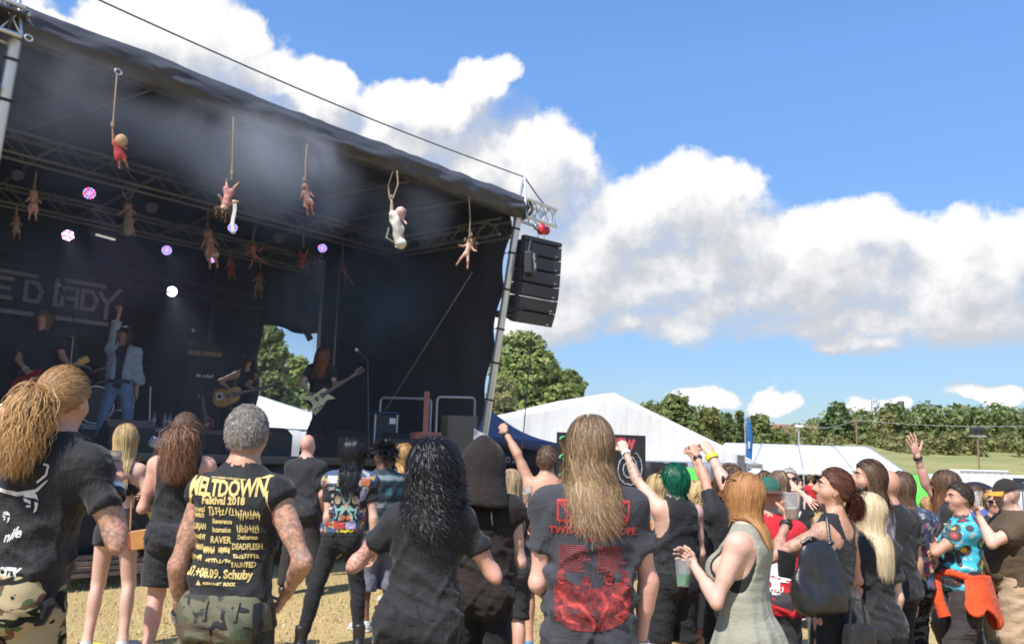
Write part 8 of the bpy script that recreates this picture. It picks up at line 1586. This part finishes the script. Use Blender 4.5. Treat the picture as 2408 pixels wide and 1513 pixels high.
    if loops:
        for s_ in (-1, 1): mb.tube([tr + sd * .03 * s_, tr * .5 + sd * .07 * s_, Vector((0, 0, 0)) + sd * .02 * s_], .010, 6)
    else: mb.tube([tr, tr * .5, ax * L * (.02 if how != 'neck' else .22)], .010, 6)
    kn = tr * .14 if tr.length > .2 else tr * .3; mb.tube([kn, kn * .4], .020, 8); mb.build('rope', rope_m, root, True); return root, P
doll('doll in red shorts with its head in a tan bag, hung by one arm', (275, 176), (264, 306), (292, 396), -.12, 'wrist', dsk2, rdress, None, 1, .15, cover=tanc)
r_, P_ = doll('doll in a pink dress hung upside down, a white ribbon trailing from its hand', (549, 275), (545, 420), (527, 502), -.10, 'foot', dsk, mat('doll_pink', (.50, .30, .27), .85, .0, 14, col2=(.35, .10, .09)), HAIR['brown'], 2, .5); mb = MB(); a = on_w(550, 470, .02) - r_.location; b = on_w(548, 550, .02) - r_.location; sheet('ribbon', lambda s, t: a.lerp(b, t) + Vector((.045 * (s - .5) + .01 * math.sin(t * 7), .01 * math.sin(t * 5), 0)), 3, 12, wdress, r_, .004)
doll('blood-stained doll in white hanging brightly lit from a noose', (722, 340), (714, 430), (731, 506), -.12, 'neck', dsk2, band_m, None, 3, .1)
r_, P_ = doll('pale doll in a long white dress hung on two ropes', (928, 402), (920, 468), (943, 582), -.10, 'wrist', band_m, wdress, None, 4, .15, True, True); a = on_w(914, 535, .0) - r_.location; b = on_w(938, 560, .0) - r_.location; mb = MB(); mb.tube([a, a + Vector((-.03, 0, -.14)), b + Vector((-.06, 0, -.06)), b], .014, 6); mb.build('loose_sash', wdress, r_, True)
doll('small doll with a big brown curly head, nearest the loudspeakers', (1102, 462), (1108, 560), (1086, 628), -.05, 'neck', dsk, None, HAIR['brown'], 5, .5)
doll('bald baby doll in a striped romper, left front of the second row', (86, 404), (80, 444), (76, 518), 2.2, 'neck', dsk, band_m, None, 6, .15)
doll('doll in a ragged grey skirt hung on a double loop', (300, 432), (301, 470), (303, 555), 2.6, 'neck', dsk, rag, HAIR['dark'], 7, .5, True, True)
doll('bandaged doll with loose strips around its legs', (490, 482), (486, 535), (503, 632), 2.9, 'neck', dsk, band_m, None, 8, .15)
doll('naked doll sprawling with its limbs flung wide', (601, 530), (590, 572), (606, 628), 3.0, 'neck', dsk2, None, HAIR['gold'], 9, 2.2)
doll('reddish doll curled up beside the violet lamp', (713, 546), (714, 582), (710, 634), 3.0, 'foot', dsk2, rdress, None, 10, .7)
doll('naked doll at the right end of the second row', (808, 570), (801, 618), (824, 676), 3.3, 'neck', dsk2, None, HAIR['brown'], 11, .4)
doll('dim doll far at the back above the slit of light', (540, 585), (540, 605), (546, 660), 5.0, 'neck', dsk2, rdress, None, 12, .3)
doll('dim doll in rags far at the back right of the sprawling doll', (612, 605), (612, 635), (606, 700), 5.2, 'neck', dsk2, rag, HAIR['dark'], 13, .3)
doll('dim doll at the far left edge hanging beside the stage pole', (40, 480), (38, 505), (40, 562), 3.0, 'neck', dsk2, rag, None, 14, .2)

# ------------------------------------------------------------------ smoke drifting under the roof
def smoke():
    mb = MB(); mb.box((UL / 2 - .3, 2.75, 3.45), (-UL + 1.0, 6.9, 4.0)); o = mb.build('stage_smoke', None); o.location = SA; o.rotation_euler = (0, 0, SRZ); m = bpy.data.materials.new('stage_smoke'); m.use_nodes = True; t = NT(m.node_tree); t.n.clear(); out = t.new('ShaderNodeOutputMaterial'); tc = t.new('ShaderNodeTexCoord').outputs['Object']
    n = t.noise(tc, .9, 4, .6, dist=.8); best = None
    for (px, py, w, r, a) in ((590, 340, .4, 1.0, 1.0), (480, 330, .9, .9, .7), (680, 430, .7, .9, .7), (400, 250, .6, .8, .35), (560, 470, 1.8, 1.0, .55), (840, 690, 2.6, 1.3, .5), (40, 690, 3.0, 1.0, .16), (270, 560, 2.4, 1.1, .14), (930, 500, .8, .8, .35), (120, 180, .7, 1.0, .5), (220, 330, 1.2, 1.0, .3), (980, 850, 3.6, 1.2, .25)):
        c = loc(on_w(px, py, w)); d = t.vmath('DOT_PRODUCT', *(lambda v: (v, v))(t.vmath('MULTIPLY', t.vmath('SUBTRACT', tc, tuple(c)), (1 / r, 1 / r, 1.25 / r)))); f = t.math('MULTIPLY', t.ramp(d, 1.6, .0), a); best = f if best is None else t.math('ADD', best, f)
    den = t.math('MULTIPLY', t.math('ADD', t.math('MULTIPLY', best, t.ramp(n.outputs['Fac'], .30, .66)), .007), 1.65)
    v = t.new('ShaderNodeVolumePrincipled', in_Color=(.86, .89, .96, 1)); t.put(v.inputs['Density'], den); v.inputs['Anisotropy'].default_value = .1; t.put(out.inputs['Volume'], v.outputs[0]); o.data.materials.append(m); m.cycles.volume_step_rate = 1.0
    tag(o, 'thin stage smoke drifting under the canopy', kind='stuff')
smoke()
for (px, py, w, tgt, e, col) in ((404, 685, 6.05, (560, 1300, 4), 60, (.85, .9, 1)), (160, 553, 5.95, (300, 1200, 3), 45, (.9, .8, 1)), (210, 454, 4.95, (500, 1100, 2), 30, (.7, .5, 1)), (392, 588, 5.95, (700, 1100, 3), 30, (.6, .5, 1))):
    p = on_w(px, py, w); q = at(tgt[0], tgt[1], 11); l = bpy.data.lights.new('lamp_beam', 'SPOT'); l.energy = e * 3; l.color = col; l.spot_size = R(38); l.spot_blend = .7; l.shadow_soft_size = .08; o = bpy.data.objects.new('lamp_beam', l); COL.objects.link(o); dv = (q - p).normalized(); o.location = p + dv * .06; o.rotation_euler = (-dv).to_track_quat('Z', 'Y').to_euler()
